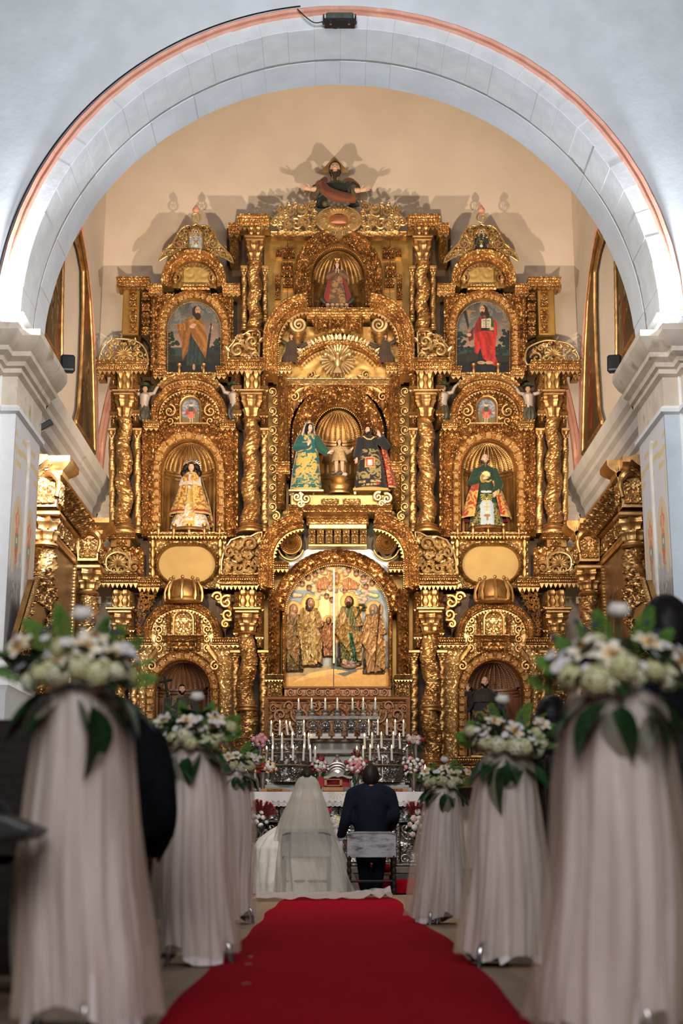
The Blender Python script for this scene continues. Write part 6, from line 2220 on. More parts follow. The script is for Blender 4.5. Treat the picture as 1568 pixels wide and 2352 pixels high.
for s in (-1, 1):
 tube(mb, [b + (s * .07, 0, .745 * H_), b + (s * .13, -.02, .60 * H_), b + (s * .17, -.06, .63 * H_)], [.03, .038, .03], 8, C=hexc(166, 138, 92))
mb.build('tunic', 'vfab', t)
mb = MB()
for s in (-1, 1):
 tube(mb, [b + (s * .045, 0, .38 * H_), b + (s * .045, -.01, .2 * H_), b + (s * .045, 0, .04 * H_)], [.035, .03, .024], 8, C=hexc(196, 160, 130))
 ball(mb, b + (s * .05, -.035, .03 * H_), (.026, .055, .022), 8, 6, C=hexc(196, 160, 130))
mb.build('legs', 'vcol', t)
for s in (-1, 1):
 mb = MB()
 hand(mb, b + (s * .18, -.07, .64 * H_), (s * .6, -.2, .8), .065, (0, -1, 0), .2, hexc(*SK), s)
 mb.build('hand', 'vcol', t)
head(t, b + (0, -.01, .90 * H_), .18 * H_, (214, 172, 145), style='long', pitch=-14)
mb = MB()
pb_ = A3(779, 1136, YT)
hz = b[2] - pb_[2]
lathe(mb, pb_, [(.165, 0), (.17, hz * .08), (.14, hz * .2), (.15, hz * .34), (.17, hz * .42), (.13, hz * .5), (.10, hz * .6), (.145, hz * .72), (.13, hz * .8), (.11, hz * .85)], 32)
gold(mb, 'round_pedestal', t, 'gold')
mb = MB()
for i_ in range(9):
 ball(mb, b + (.10 * math.cos(i_ * .7) * (i_ % 3 + 1) / 3, .05 * math.sin(i_ * .7), -.02 + .02 * (i_ % 2)), (.05, .04, .035), 8, 6, C=hexc(70, 58, 40) if i_ % 4 else hexc(180, 165, 150))
mb.build('rocky_mound', 'vcol', t)
t, b, H_ = statue('bearded statue in a gold-embroidered black robe and red cape, right of the child', 849, 1126, 976, YT)
mb = MB()
def blackc(T, t01, P):
 x = P[..., 0] - b[0]
 C = np.ones(P.shape) * hexc(22, 20, 22)
 lf = (hsamp('bold', P[..., 0] / .55 + .12, P[..., 2] / .55 + .4) > .55) & (t01 > .17) & (t01 < .72) & (np.abs(x + .02) < .19)
 C = np.where(lf[..., None], hexc(150, 128, 80), C)
 fr_ = P[..., 1] < b[1]
 C = np.where(((np.abs(x) < .075) & (np.abs(t01 - .47) < .095) & fr_)[..., None], hexc(190, 160, 96), C)
 C = np.where(((np.abs(x) < .06) & (np.abs(t01 - .47) < .08) & fr_)[..., None], hexc(176, 62, 44), C)
 C = np.where(((np.abs(x) < .036) & (np.abs(t01 - .46) < .055) & fr_)[..., None], hexc(205, 200, 190), C)
 tx = (np.abs(t01 - .125 - .2 * x * .3) < .022) & (np.abs(x) < .17) & (hsamp('fine', P[..., 0] / .22, 0 * x) > .5) | (np.abs(t01 - .065 - .06 * x) < .018) & (np.abs(x) < .13) & (hsamp('fine', P[..., 0] / .22 + .3, 0 * x) > .5)
 C = np.where((tx & fr_)[..., None], hexc(180, 150, 90), C)
 C = np.where((np.hypot(x - .12, (t01 - .085) * 1.3) < .03)[..., None], hexc(170, 60, 50), C)
 return np.where((t01 < .02)[..., None], hexc(180, 150, 90), C)
robe(mb, b, [(0, .01, 0, .25, .15, 1), (.3 * H_, .01, 0, .205, .14, .8), (.56 * H_, 0, 0, .155, .12, .5), (.68 * H_, -.01, 0, .13, .10, .3), (.79 * H_, -.015, 0, .14, .085, .1), (.84 * H_, -.02, 0, .045, .045, 0)], n=110, nz=120, folds=8, amp=.02, colf=blackc)
mb.build('robe', 'vfab', t)
head(t, b + (-.025, -.03, .905 * H_), .135 * H_, (205, 165, 140), style='long', beard=.12, yaw=-25, pitch=4, roll=8, hm=mat('dark_brown_hair', hexc(38, 25, 18), rough=.6))
mb = MB()
robe(mb, b + (.06, .06, 0), [(.03 * H_, .06, 0, .30, .16, 1), (.4 * H_, .03, 0, .25, .15, .7), (.72 * H_, 0, 0, .17, .1, .3), (.82 * H_, -.02, 0, .11, .07, 0)], n=50, folds=9, amp=.05, colf=gilt_pattern((150, 26, 28), (196, 140, 80), .1, .7, 'fine', zones=((0, .03, (190, 150, 90)),)), arc_=(-55, 170))
mb.build('cape', 'vfab', t)
mb = MB()
blk = hexc(24, 22, 26)
tube(mb, [b + (.12, 0, .78 * H_), b + (.25, -.04, .67 * H_), b + (.16, -.13, .78 * H_)], [.055, .075, .055], 10, C=blk)
tube(mb, [b + (-.14, 0, .78 * H_), b + (-.17, -.05, .6 * H_), b + (-.20, -.12, .46 * H_)], [.055, .065, .055], 10, C=blk)
mb.build('sleeves', 'vfab', t)
for w_, d, s in (((.155, -.135, .79), (-.4, -.1, 1), 1), ((-.20, -.125, .45), (-.15, -.2, -1), -1)):
 mb = MB()
 hand(mb, b + np.array(w_) * (1, 1, H_), d, .11, (0, -1, 0), .25, hexc(205, 165, 140), s)
 mb.build('hand', 'vcol', t)
mb = MB()
tube(mb, [b + (.03, -.10, .76 * H_ - i_ * 0 + dz) if 0 else b + (dx, -.10, z_ * H_) for dx, z_ in ((-.10, .80), (-.04, .755), (.02, .75), (.07, .79))], .012, 6, C=hexc(196, 165, 90))
box(mb, b[0] - .26, b[0] + .28, YT - .16, YT + .14, b[2] - .04, b[2], .01, C=hexc(190, 150, 80))
mb.build('base', 'vcol', t)
cdl = thing('votive_candle', 'small unlit white candle at the feet of the black-robed statue', 'candle', A3(815, 1136, YT - .05))
mb = MB()
lathe(mb, A3(815, 1136, YT - .05), [(.02, 0), (.02, .1), (.016, .105), (.003, .107), (.003, .125)], 12)
mb.build('wax', mat('cream_wax', (.80, .74, .60), rough=.45), cdl)
# ---- lower niche statues
t, b, H_ = statue('dark-robed bearded statue lifting a black cross in the lower left niche', 414, 1742, 1568, YP + .02)
mb = MB()
dk = gilt_pattern((46, 36, 26), (120, 96, 58), .14, .72, 'bold')
robe(mb, b, [(0, 0, 0, .24, .15, 1), (.4 * H_, 0, 0, .19, .13, 1), (.68 * H_, 0, 0, .17, .11, .6), (.79 * H_, 0, 0, .16, .09, .3), (.84 * H_, 0, 0, .06, .05, 0)], folds=9, amp=.07, colf=dk)
for s, e, w_ in ((-1, (-.22, -.02, .60), (-.20, -.12, .80)), (1, (.22, -.04, .6), (.10, -.15, .58))):
 tube(mb, [b + (s * .13, 0, .78 * H_), b + np.array(e) * (1, 1, H_), b + np.array(w_) * (1, 1, H_)], [.055, .075, .055], 10, C=hexc(48, 38, 28))
mb.build('robe', 'vfab', t)
head(t, b + (0, -.02, .905 * H_), .135 * H_, (196, 150, 120), style='short', beard=.1, yaw=15)
for w_, d, s in (((-.20, -.125, .81), (0, -.1, 1), -1), ((.09, -.16, .58), (-1, -.1, .1), 1)):
 mb = MB()
 hand(mb, b + np.array(w_) * (1, 1, H_), d, .11, (0, -1, 0), .8, hexc(196, 150, 120), s)
 mb.build('hand', 'vcol', t)
mb = MB()
cb, ct = b + (-.19, -.16, .80 * H_), b + (-.25, -.16, 1.07 * H_)
tube(mb, [cb, ct], .022, 4, C=hexc(26, 30, 22))
cm = cb + (ct - cb) * .76
tube(mb, [cm + (-.10, 0, -.02), cm + (.10, 0, .02)], .02, 4, C=hexc(26, 30, 22))
mb.build('cross', 'vcol', t)
mb = MB()
box(mb, b[0] - .26, b[0] + .26, YP - .1, YP + .16, b[2] - .03, b[2] + .01, .01)
gold(mb, 'base', t)
t, b, H_ = statue('bald bearded statue in black and gold robes raising one hand, lower right niche', 1117, 1737, 1552, YP + .02)
mb = MB()
dk2 = gilt_pattern((26, 22, 18), (130, 100, 52), .15, .62, 'bold', .3)
robe(mb, b, [(0, .02, 0, .22, .15, 1), (.25 * H_, .02, 0, .23, .15, 1), (.5 * H_, 0, 0, .20, .14, 1), (.70 * H_, 0, 0, .17, .11, .6), (.79 * H_, 0, 0, .16, .09, .3), (.85 * H_, 0, 0, .06, .05, 0)], folds=7, amp=.09, colf=dk2)
for s, e, w_ in ((-1, (-.25, -.02, .62), (-.27, -.10, .80)), (1, (.23, -.04, .56), (.10, -.15, .54))):
 tube(mb, [b + (s * .13, 0, .79 * H_), b + np.array(e) * (1, 1, H_), b + np.array(w_) * (1, 1, H_)], [.055, .08, .055], 10, C=hexc(26, 22, 18))
mb.build('robe', 'vfab', t)
mb = MB()
robe(mb, b + (0, -.01, 0), [(.66 * H_, 0, 0, .20, .13, 1), (.76 * H_, 0, 0, .18, .11, .5), (.84 * H_, 0, 0, .07, .06, 0)], folds=6, amp=.05, col=(40, 32, 24))
mb.build('cowl', 'vfab', t)
head(t, b + (0, -.02, .915 * H_), .14 * H_, (196, 156, 128), style='bald', beard=.12)
for w_, d, s in (((-.27, -.11, .81), (0, -.1, 1), -1), ((.09, -.16, .54), (-1, -.1, .1), 1)):
 mb = MB()
 hand(mb, b + np.array(w_) * (1, 1, H_), d, .115, (0, -1, 0), .35, hexc(196, 156, 128), s)
 mb.build('hand', 'vcol', t)
mb = MB()
box(mb, b[0] - .25, b[0] + .25, YP - .1, YP + .16, b[2] - .03, b[2] + .01, .01)
gold(mb, 'base', t)
# ---- half figure on the crest
YG = YP - .05
b = A3(772, 472, YG)
t = thing('half_figure_statue', 'half figure of a bearded man with outspread arms and golden triangle at the top', 'statue', b)
U = 100 * PXM(YG) / 100 * 1.03
mb = MB()
robe(mb, b, [(0, 0, 0, 52 * U, .16, 1), (14 * U, 0, 0, 46 * U, .16, 1), (34 * U, 0, 0, 36 * U, .13, .6), (50 * U, 0, 0, 30 * U, .11, .3), (60 * U, 0, 0, 14 * U, .07, 0)], folds=8, amp=.07, col=(26, 36, 22))
for s, w_ in ((-1, (-46, -.16, 26)), (1, (42, -.16, 24))):
 tube(mb, [b + (s * 26 * U, -.02, 52 * U), b + (s * 38 * U, -.06, 34 * U), b + (w_[0] * U, w_[1], w_[2] * U)], [.075, .10, .105], 12, C=hexc(28, 44, 24))
 e = b + (w_[0] * U, w_[1], w_[2] * U)
 tube(mb, [e, e + (s * .03, -.02, 0)], [.11, .105], 12, C=hexc(90, 70, 40))
mb.build('robe', 'vfab', t)
mb = MB()
P = spline([(-32, -.12, 48), (-40, -.17, 36), (-26, -.20, 18), (0, -.20, 6), (26, -.18, 2), (40, -.14, 8)], 24)
P = np.stack([b[0] + P[:, 0] * U, b[1] + P[:, 1], b[2] + P[:, 2] * U], 1)
tube(mb, P, .060 + .015 * np.sin(np.linspace(0, 14, 24)), 10, C=hexc(124, 66, 40))
tube(mb, P + (.05, .01, .07), .05, 10, C=hexc(96, 44, 28))
P = spline([(18, -.02, 54), (34, .0, 60), (44, .0, 52), (46, .0, 36), (42, -.02, 22)], 20)
P = np.stack([b[0] + P[:, 0] * U, b[1] + P[:, 1], b[2] + P[:, 2] * U], 1)
tube(mb, P, .06 + .012 * np.sin(np.linspace(0, 12, 20)), 10, C=hexc(110, 66, 40))
mb.build('mantle', 'vfab', t)
head(t, b + (-3 * U, -.14, 81 * U), 38 * U, (205, 165, 140), style='short', beard=.62, hm=mat('brown_beard', hexc(52, 38, 28), rough=.6))
for s, w_, d in ((-1, (-50, -.18, 28), (-1, -.2, .15)), (1, (46, -.18, 25), (1, -.2, .15))):
 mb = MB()
 e = b + (w_[0] * U, w_[1], w_[2] * U)
 tube(mb, [e - (s * .06, 0, 0), e + (s * .06, -.01, 0)], [.05, .04], 8, C=hexc(205, 165, 140))
 hand(mb, e + (s * .06, -.01, 0), d, .20, (0, -1, -.3), .12, hexc(205, 165, 140), s)
 mb.build('hand', 'vcol', t)
mb = MB()
plate(mb, [tuple(map(float, at(x, y, YG + .02))) for x, y in ((734, 397), (803, 397), (767, 360))], YG + .01, YG + .04)
mb.build('triangle_halo', 'gold2', t, smooth=False)
mb = MB()
for i_ in range(11):
 ball(mb, b + ((i_ - 5) * 5.2 * U, -.14 + .03 * (i_ % 2), (-5 + 4 * (i_ % 3)) * U), .055, 9, 6, C=hexc(84, 74, 62))
mb.build('cloud', 'vcol', t)
def fuse(mb, name, m, parent, vox=.012, sm=4, col=None):
 """join overlapping limbs into one continuous skin"""
 me = mb.data('tmp')
 o = bpy.data.objects.new('tmp', me)
 COL.objects.link(o)
 r_ = o.modifiers.new('r', 'REMESH')
 r_.mode = 'VOXEL'
 r_.voxel_size = vox
 r_.use_smooth_shade = True
 s_ = o.modifiers.new('s', 'SMOOTH')
 s_.factor = .5
 s_.iterations = sm
 dg = bpy.context.evaluated_depsgraph_get()
 me2 = bpy.data.meshes.new_from_object(o.evaluated_get(dg))
 me2.name = name
 bpy.data.objects.remove(o)
 bpy.data.meshes.remove(me)
 me2.materials.clear()
 me2.materials.append(M[m] if isinstance(m, str) else m)
 o = bpy.data.objects.new(name, me2)
 COL.objects.link(o)
 if parent is not None:
  o.parent = parent
  if parent.type == 'EMPTY':
   o.matrix_parent_inverse = Matrix.Translation(-Vector(parent.location))
 return o
# ---- two kneeling figures in the upper broken arch
for k, (x_, tw) in enumerate(((667, 1), (886, -1))):
 b = A3(x_, 838, YP - .1)
 t = thing('kneeling_figure_statue', f'small kneeling figure in a brown dress inside the upper arch, {SIDE[k]} of the dove', 'statue', b)
 mb = MB()
 robe(mb, b, [(0, 0, 0, .14, .12, 1), (.12, 0, 0, .13, .12, 1), (.24, tw * .01, 0, .09, .08, .5), (.36, tw * .02, 0, .09, .07, .3), (.40, tw * .02, 0, .04, .04, 0)], folds=8, amp=.08, col=(70, 48, 32))
 tube(mb, [b + (tw * .1, 0, .35), b + (tw * .18, -.05, .29), b + (tw * .26, -.08, .33)], [.035, .04, .03], 8, C=hexc(70, 48, 32))
 tube(mb, [b + (-tw * .07, 0, .35), b + (-tw * .16, -.02, .40), b + (-tw * .17, -.03, .50)], [.035, .04, .03], 8, C=hexc(70, 48, 32))
 mb.build('dress', 'vfab', t)
 head(t, b + (tw * .02, -.02, .47), .125, (196, 150, 122), style='short', yaw=tw * 20)
 for w_, d in (((tw * .27, -.085, .335), (tw, -.1, .3)), ((-tw * .17, -.03, .51), (0, 0, 1))):
  mb = MB()
  hand(mb, b + np.array(w_), d, .08, (0, -1, 0), .3, hexc(196, 150, 122), tw)
  mb.build('hand', 'vcol', t)
# ---- four bare-chested bearers with leafy caps
for i_, (x_, y_, tw, nm) in enumerate(((330, 966, 1, 'outer bearer of the left bay'), (537, 964, -1, 'inner bearer of the left bay'), (1017, 964, 1, 'inner bearer of the right bay'), (1215, 966, -1, 'outer bearer of the right bay'))):
 b = A3(x_, y_, YP - .14)
 t = thing('bearer_statue', f'small bare-chested figure with raised arms and green cap, {nm}', 'statue', b, None)
 mb = MB()
 tube(mb, [b + (0, 0, .2), b + (0, -.01, .3), b + (tw * .01, -.015, .40), b + (tw * .01, 0, .45)], [.075, .07, .09, .045], 12)
 for s in (-1, 1):
  up = .62 if s == -tw else .60
  tube(mb, [b + (s * .075, 0, .43), b + (s * .15, -.02, .44), b + (s * .19, -.02, .53), b + (s * (.20 if s == -tw else .27), -.03, up)], [.036, .032, .026, .02], 8)
  hand(mb, b + (s * (.20 if s == -tw else .27), -.03, up), (s * .3, 0, 1), .08, (0, -1, 0), .25, None, s)
 fuse(mb, 'torso', 'skinpale', t, .009, 3)
 head(t, b + (tw * .01, -.04, .50), .12, (176, 140, 112), style='short', pitch=10, yaw=tw * 15)
 mb = MB()
 lathe(mb, b + (tw * .01, -.03, .545), [(.09, 0), (.085, .015), (.055, .02), (.05, .055), (.0, .06)], 14, lambda th, z: 1 + .12 * np.cos(7 * th), C=hexc(44, 58, 34))
 mb.build('leafy_cap', 'vcol', t)
 mb = MB()
 robe(mb, b, [(0, 0, 0, .07, .06, 1), (.07, 0, 0, .10, .08, 1), (.16, 0, 0, .09, .075, 1), (.25, 0, 0, .078, .07, .3)], folds=7, amp=.16, col=(62, 56, 44), nz=22)
 mb.build('leaf_skirt', 'vcol', t)
# ---- the two upper paintings
for k in (0, 1):
 cv = Canvas(134, 172, (60, 74, 78), .95)
 cv.grad(0, 110, (38, 54, 60), (150, 120, 98))
 cv.fol('bold', 130, .52, (86, 92, 88), cv.y < 78, .75)
 cv.fol('bold', 90, .70, (128, 122, 108), cv.y < 70, .6, .3)
 cv.put(cv.y > 112 + 3 * np.sin(cv.x * .1), (52, 62, 58))
 cv.put(cv.y > 124 + 6 * np.sin(cv.x * .05 + k * 2), (42, 36, 24))
 cv.put(cv.y > 140 + 5 * np.sin(cv.x * .07), (24, 22, 18))
 rs = np.random.RandomState(30 + k)
 for x_, y_, r_ in ((14, 100, 13), (10, 84, 10), (16, 118, 12), (122, 108, 12), (114, 116, 9), (124, 96, 9)) if k == 0 else ((14, 86, 11), (12, 104, 13), (116, 92, 13), (124, 84, 10), (120, 106, 12), (34, 116, 9), (102, 118, 9)):
  for j in range(16):
   cv.ell(x_ + rs.normal(0, r_ * .5), y_ + rs.normal(0, r_ * .5), r_ * .35, r_ * .3, tuple(np.array((30, 40, 32)) + rs.randint(-8, 10)))
 if k == 0:
  cv.poly([(54, 46), (76, 44), (86, 80), (88, 150), (50, 152), (46, 100)], (40, 50, 46), 0, .35, 9)
  cv.poly([(44, 50), (58, 38), (66, 42), (60, 70), (52, 120), (40, 140), (38, 100), (30, 72)], (128, 82, 34), 0, .28, 15, .3)
  cv.poly([(66, 40), (82, 44), (92, 66), (98, 100), (94, 138), (84, 120), (62, 84), (56, 62)], (142, 92, 38), 0, .3, 17, -.5)
  cv.poly([(24, 58), (46, 54), (52, 70), (34, 72)], (142, 92, 40), 0, .4, 9)
  cv.poly([(54, 48), (66, 42), (70, 48), (58, 54)], (150, 120, 80))
  cv.ell(62, 62, 6, 4, (190, 145, 110))
  cv.ell(66, 58, 6, 3, (190, 145, 110))
  cv.ell(106, 64, 4, 4, (185, 140, 105))
  for u in np.linspace(0, 1, 80):
   cv.ell(106 - 12 * u, 56 + 92 * u, 1.5 + 1.2 * (u > .25), 2, (34, 32, 28))
  cv.ell(71, 28, 9, 13, (44, 30, 22))
  cv.ell(75, 38, 7, 9, (44, 30, 22))
  cv.ell(75, 25, 6, 9, (176, 132, 100))
  cv.ell(75, 36, 5, 6, (50, 34, 24))
  cv.ell(77, 23, 1.6, .9, (30, 20, 15))
  cv.ell(72, 23, 1.6, .9, (30, 20, 15))
  for x_ in (66, 86):
   cv.ell(x_, 155, 3, 7, (170, 125, 92))
 else:
  cv.poly([(54, 60), (90, 58), (92, 100), (90, 140), (56, 136), (46, 100)], (30, 26, 26), 0, .3, 9)
  cv.poly([(44, 66), (58, 40), (72, 40), (62, 70), (64, 88), (50, 92)], (120, 34, 30), 0, .3, 8)
  cv.poly([(78, 36), (92, 44), (98, 70), (90, 84), (76, 76)], (44, 76, 40), 0, .3, 8)
  cv.poly([(46, 78), (70, 72), (96, 76), (94, 130), (104, 156), (86, 150), (66, 136), (60, 112), (54, 126), (46, 122)], (168, 42, 32), 0, .3, 18, -.3)
  cv.poly([(88, 40), (98, 56), (98, 84), (90, 90), (92, 60)], (176, 46, 34), 0, .3, 7)
  cv.poly([(30, 84), (44, 64), (44, 92), (34, 98)], (90, 40, 30), 0, .2, 6)
  cv.poly([(62, 46), (84, 44), (84, 66), (62, 66)], (190, 180, 150))
  cv.put((np.abs(cv.x - 73) < .8) & (cv.y > 45) & (cv.y < 66), (60, 50, 40))
  for r_ in range(5):
   for x0_ in (65, 75):
    cv.put((cv.x > x0_) & (cv.x < x0_ + 6) & (np.abs(cv.y - 49 - 3.4 * r_) < .6), (90, 80, 66))
  for P in ([(27, 26), (48, 26), (48, 29), (31, 29), (35, 76), (31, 76)], [(34, 30), (40, 29), (34, 40)]):
   cv.poly(P, (150, 104, 52))
  cv.poly([(20, 28), (28, 26), (34, 60), (32, 72)], (44, 38, 32))
  cv.ell(34, 82, 5, 4, (190, 145, 110))
  cv.ell(86, 68, 5, 4, (190, 145, 110))
  cv.ell(66, 26, 13, 14, (96, 92, 70), a=.6)
  cv.ell(68, 26, 9, 12, (50, 30, 20))
  cv.ell(76, 36, 5, 9, (50, 30, 20))
  cv.ell(64, 24, 6, 9, (186, 140, 105))
  cv.ell(64, 34, 5, 6, (60, 38, 26))
  cv.ell(62, 22, 1.6, .9, (30, 20, 15))
  cv.ell(67, 22, 1.6, .9, (30, 20, 15))
  for x_ in (62, 80):
   cv.ell(x_, 146, 9, 4, (180, 135, 100))
 x0_ = 379 if k == 0 else 1043
 y0_ = 688 if k == 0 else 687
 t = thing('arched_painting', ('arched painting of a bearded man in a brown cloak with a sword, upper left', 'arched painting of a bearded man in a red cloak with open book, upper right bay')[k], 'painting', A3(x0_ + 67, y0_ + 170, YP + .1))
 def ptq(x, y, h):
  q = at(x0_ + x, y0_ + y, YP + .03)
  return np.stack([q[..., 0], np.full(q.shape[:-1], YP + .03), q[..., 1]], -1)
 cv.mesh(ptq, 'canvas', 'vcolgloss', t, archpath(67, 68, 66, 68, 172))
# =================================================================== FLOWERS (shared meshes)
def petal(mb, ang, r0, length, width, lift, cup=.3, curl=0.0, z0=0.0, nu=5, nv=5, C=None, C2=None, tip=.0):
 """one petal leaving the axis at ANG, rising at LIFT degrees"""
 u = np.linspace(0, 1, nu)[:, None]
 v = np.linspace(-1, 1, nv)[None]
 w_ = width * np.sin(PI * np.clip(u * (.86 - tip) + .10, 0, 1)) ** .7 * (1 - tip * u)
 el = R(lift) - R(curl) * u
 out = r0 + np.cumsum(np.concatenate([np.zeros((1, 1)), np.cos(el[1:]) * length / (nu - 1)]), 0)
 up = z0 + np.cumsum(np.concatenate([np.zeros((1, 1)), np.sin(el[1:]) * length / (nu - 1)]), 0)
 rad = out - cup * width * v * v * np.sin(el) * (.3 + .7 * u)
 zz = up + cup * width * v * v * np.cos(el) * (.3 + .7 * u)
 tan = w_ * v
 X = rad * math.cos(ang) - tan * math.sin(ang)
 Y = rad * math.sin(ang) + tan * math.cos(ang)
 P = np.stack([X, Y, zz + 0 * v], -1)
 Cc = None
 if C is not None:
  t = np.broadcast_to(u, P.shape[:2])[..., None]
  Cc = np.asarray(C) * (1 - t) + np.asarray(C2 if C2 is not None else C) * t
 mb.grid(P, C=Cc)
def rose_mesh(name, c_in, c_out, layers=4, seed=0):
 rs = np.random.RandomState(seed)
 mb = MB()
 a_, b_ = hexc(*c_in), hexc(*c_out)
 ball(mb, (0, 0, .30), (.16, .16, .30), 8, 6, C=a_)
 for l in range(layers):
  k = 4 + l
  t = l / max(1, layers - 1)
  for i in range(k):
   ang = 2 * PI * i / k + l * .7 + rs.uniform(-.15, .15)
   petal(mb, ang, .05 + .05 * l, .62 + .10 * t, .30 + .13 * t, 76 - 46 * t + rs.uniform(-5, 5), .55, -(50 + 26 * t), .02, 5, 5, a_ * (1 - t) + b_ * t, b_)
 return base(mb.data(name, True), 'petal')
M['petal'] = mat('flower_petal', (.95, .95, .95), (1, 1, 1), .6, 0, 30, attr=True, sheen=.2)
M['leaf'] = mat('dark_green_leaf', hexc(20, 48, 22), hexc(34, 68, 30), .4, 0, 12)
M['fern'] = mat('bright_fern', hexc(70, 120, 34), hexc(110, 150, 60), .5, 0, 20)
ROSE = {c: rose_mesh('rose_' + c, *v) for c, v in dict(pink=((226, 120, 130), (236, 170, 172)), red=((150, 12, 20), (190, 24, 30)), white=((232, 222, 200), (238, 232, 220)), peach=((235, 160, 100), (240, 196, 150)), blush=((236, 190, 180), (238, 212, 200))).items()}
# gladiolus-like red sprig
mb = MB()
tube(mb, [(0, 0, 0), (.02, 0, .5), (.08, 0, 1)], .02, 5, C=hexc(50, 80, 35))
rs = np.random.RandomState(3)
for i in range(9):
 z = .25 + .085 * i
 c = np.array([.02 + .06 * z, 0, z])
 for j in range(4):
  m2 = MB()
  petal(m2, i * 2.4 + j * 1.57, 0, .17 - .008 * i, .07, 40, .4, 25, 0, 4, 3, hexc(170, 14, 22), hexc(214, 40, 40))
  mb.add(np.concatenate(m2.v) + c, np.concatenate(m2.q), C=np.concatenate(m2.c))
RED_SPRIG = base(mb.data('red_sprig', True), 'petal')
def hydrangea_mesh(name, c1, c2, n=70, seed=1):
 rs = np.random.RandomState(seed)
 mb = MB()
 ball(mb, (0, 0, 0), (.36, .36, .30), 10, 7, C=hexc(70, 88, 44))
 for i in range(n):
  z = 1 - 1.5 * (i + .5) / n
  a_ = i * 2.39996
  r_ = math.sqrt(max(0, 1 - z * z))
  d = np.array([r_ * math.cos(a_), r_ * math.sin(a_), z])
  Rm = np.array(Vector(d).to_track_quat('Z', 'Y').to_matrix())
  m2 = MB()
  t = rs.rand()
  cc = hexc(*c1) * (1 - t) + hexc(*c2) * t
  for j in range(4):
   petal(m2, j * PI / 2 + rs.uniform(-.2, .2) + a_, 0.0, .135, .078, 16, .2, 10, 0, 3, 3, cc * .8, cc)
  V = np.concatenate(m2.v) @ Rm.T + d * rs.uniform(.42, .56) * np.array([1, 1, .85])
  mb.add(V, np.concatenate(m2.q), C=np.concatenate(m2.c))
 return base(mb.data(name, True), 'petal')
HYD = [hydrangea_mesh('hydrangea_cream', (232, 228, 186), (196, 200, 126), 70, 1), hydrangea_mesh('hydrangea_pale', (238, 236, 212), (214, 214, 160), 64, 2)]
HYD_BLUE = hydrangea_mesh('hydrangea_blue', (120, 116, 190), (150, 140, 205), 60, 3)
def lily_mesh(name, seed=0):
 mb = MB()
 for i in range(6):
  petal(mb, i * PI / 3, .02, .52, .15 if i % 2 else .19, 48, .25, 52, 0, 7, 5, hexc(226, 176, 60) if i % 2 else hexc(236, 214, 150), hexc(238, 234, 224), .05)
 for i in range(6):
  a_ = i * PI / 3 + .3
  tube(mb, [(0, 0, .05), (.10 * math.cos(a_), .10 * math.sin(a_), .34)], [.012, .02], 5, C=hexc(200, 140, 40))
 return base(mb.data(name, True), 'petal')
LILY = lily_mesh('lily')
mb = MB()
for i in range(16):
 petal(mb, i * PI / 8, .03, .40, .085, 14, .15, 18, 0, 4, 3, hexc(236, 232, 230), hexc(232, 232, 240))
ball(mb, (0, 0, .03), (.11, .11, .07), 9, 6, C=hexc(205, 170, 70))
DAISY = base(mb.data('daisy', True), 'petal')
mb = MB()
rs = np.random.RandomState(5)
ball(mb, (0, 0, 0), .36, 10, 8, C=hexc(44, 50, 78))
for i in range(50):
 d = nrm(rs.normal(size=3))
 tube(mb, [d * .3, d * .52], [.05, .006], 4, C=hexc(56, 62, 96))
THISTLE = base(mb.data('thistle', True), 'petal')
def leaf_mesh(name, ln=1.0, wd=.26, bend=.25, m='leaf'):
 mb = MB()
 u = np.linspace(0, 1, 10)[:, None]
 v = np.linspace(-1, 1, 7)[None]
 w_ = wd * np.sin(PI * u ** .8) ** .9
 w_[-1] = .004
 z = -bend * u * u + .10 * w_ / wd * np.abs(v) - .012 * np.abs(np.sin(u * 20)) * np.abs(v)
 mb.grid(np.stack([ln * u + 0 * v, w_ * v, z + 0 * v], -1))
 tube(mb, [(-.12, 0, 0), (.5, 0, -.25 * bend + .004), (.95, 0, -.9 * bend)], [.014, .011, .003], 5)
 return base(mb.data(name, True), m)
LEAF = leaf_mesh('leaf')
LEAF_BROAD = leaf_mesh('leaf_broad', 1, .36, .45)
def fern_mesh(name, n=15):
 mb = MB()
 rs = np.random.RandomState(9)
 ax = lambda t: np.array([.10 * t * t, 0, t])
 tube(mb, [ax(t) for t in np.linspace(0, 1, 6)], [.014, .012, .01, .008, .006, .003], 5)
 for i in range(n):
  t = .12 + .86 * i / n
  L_ = .15 * math.sin(PI * min(1, t * .9 + .12)) + .02
  for s in (-1, 1):
   for q in range(5):
    f_ = (q + 1) / 5
    c = ax(t) + np.array([.1 * f_ * L_, s * L_ * f_, .55 * L_ * f_])
    ball(mb, c + rs.normal(0, .008, 3), (.024, .034, .024), 5, 4)
 return base(mb.data(name, True), 'fern')
FERN = fern_mesh('fern_sprig')
def orient(p, d, s, roll=0.0, up=None):
 """matrix: local +Z along d, uniform scale s, at p"""
 q = Vector([float(x) for x in d]).to_track_quat('Z', 'Y')
 return Matrix.Translation(Vector([float(x) for x in p])) @ q.to_matrix().to_4x4() @ Matrix.Rotation(roll, 4, 'Z') @ Matrix.Scale(s, 4)
def orient_x(p, d, s, roll=0.0):
 """matrix: local +X along d (leaves)"""
 q = Vector([float(x) for x in d]).to_track_quat('X', 'Z')
 return Matrix.Translation(Vector([float(x) for x in p])) @ q.to_matrix().to_4x4() @ Matrix.Rotation(roll, 4, 'X') @ Matrix.Scale(s, 4)
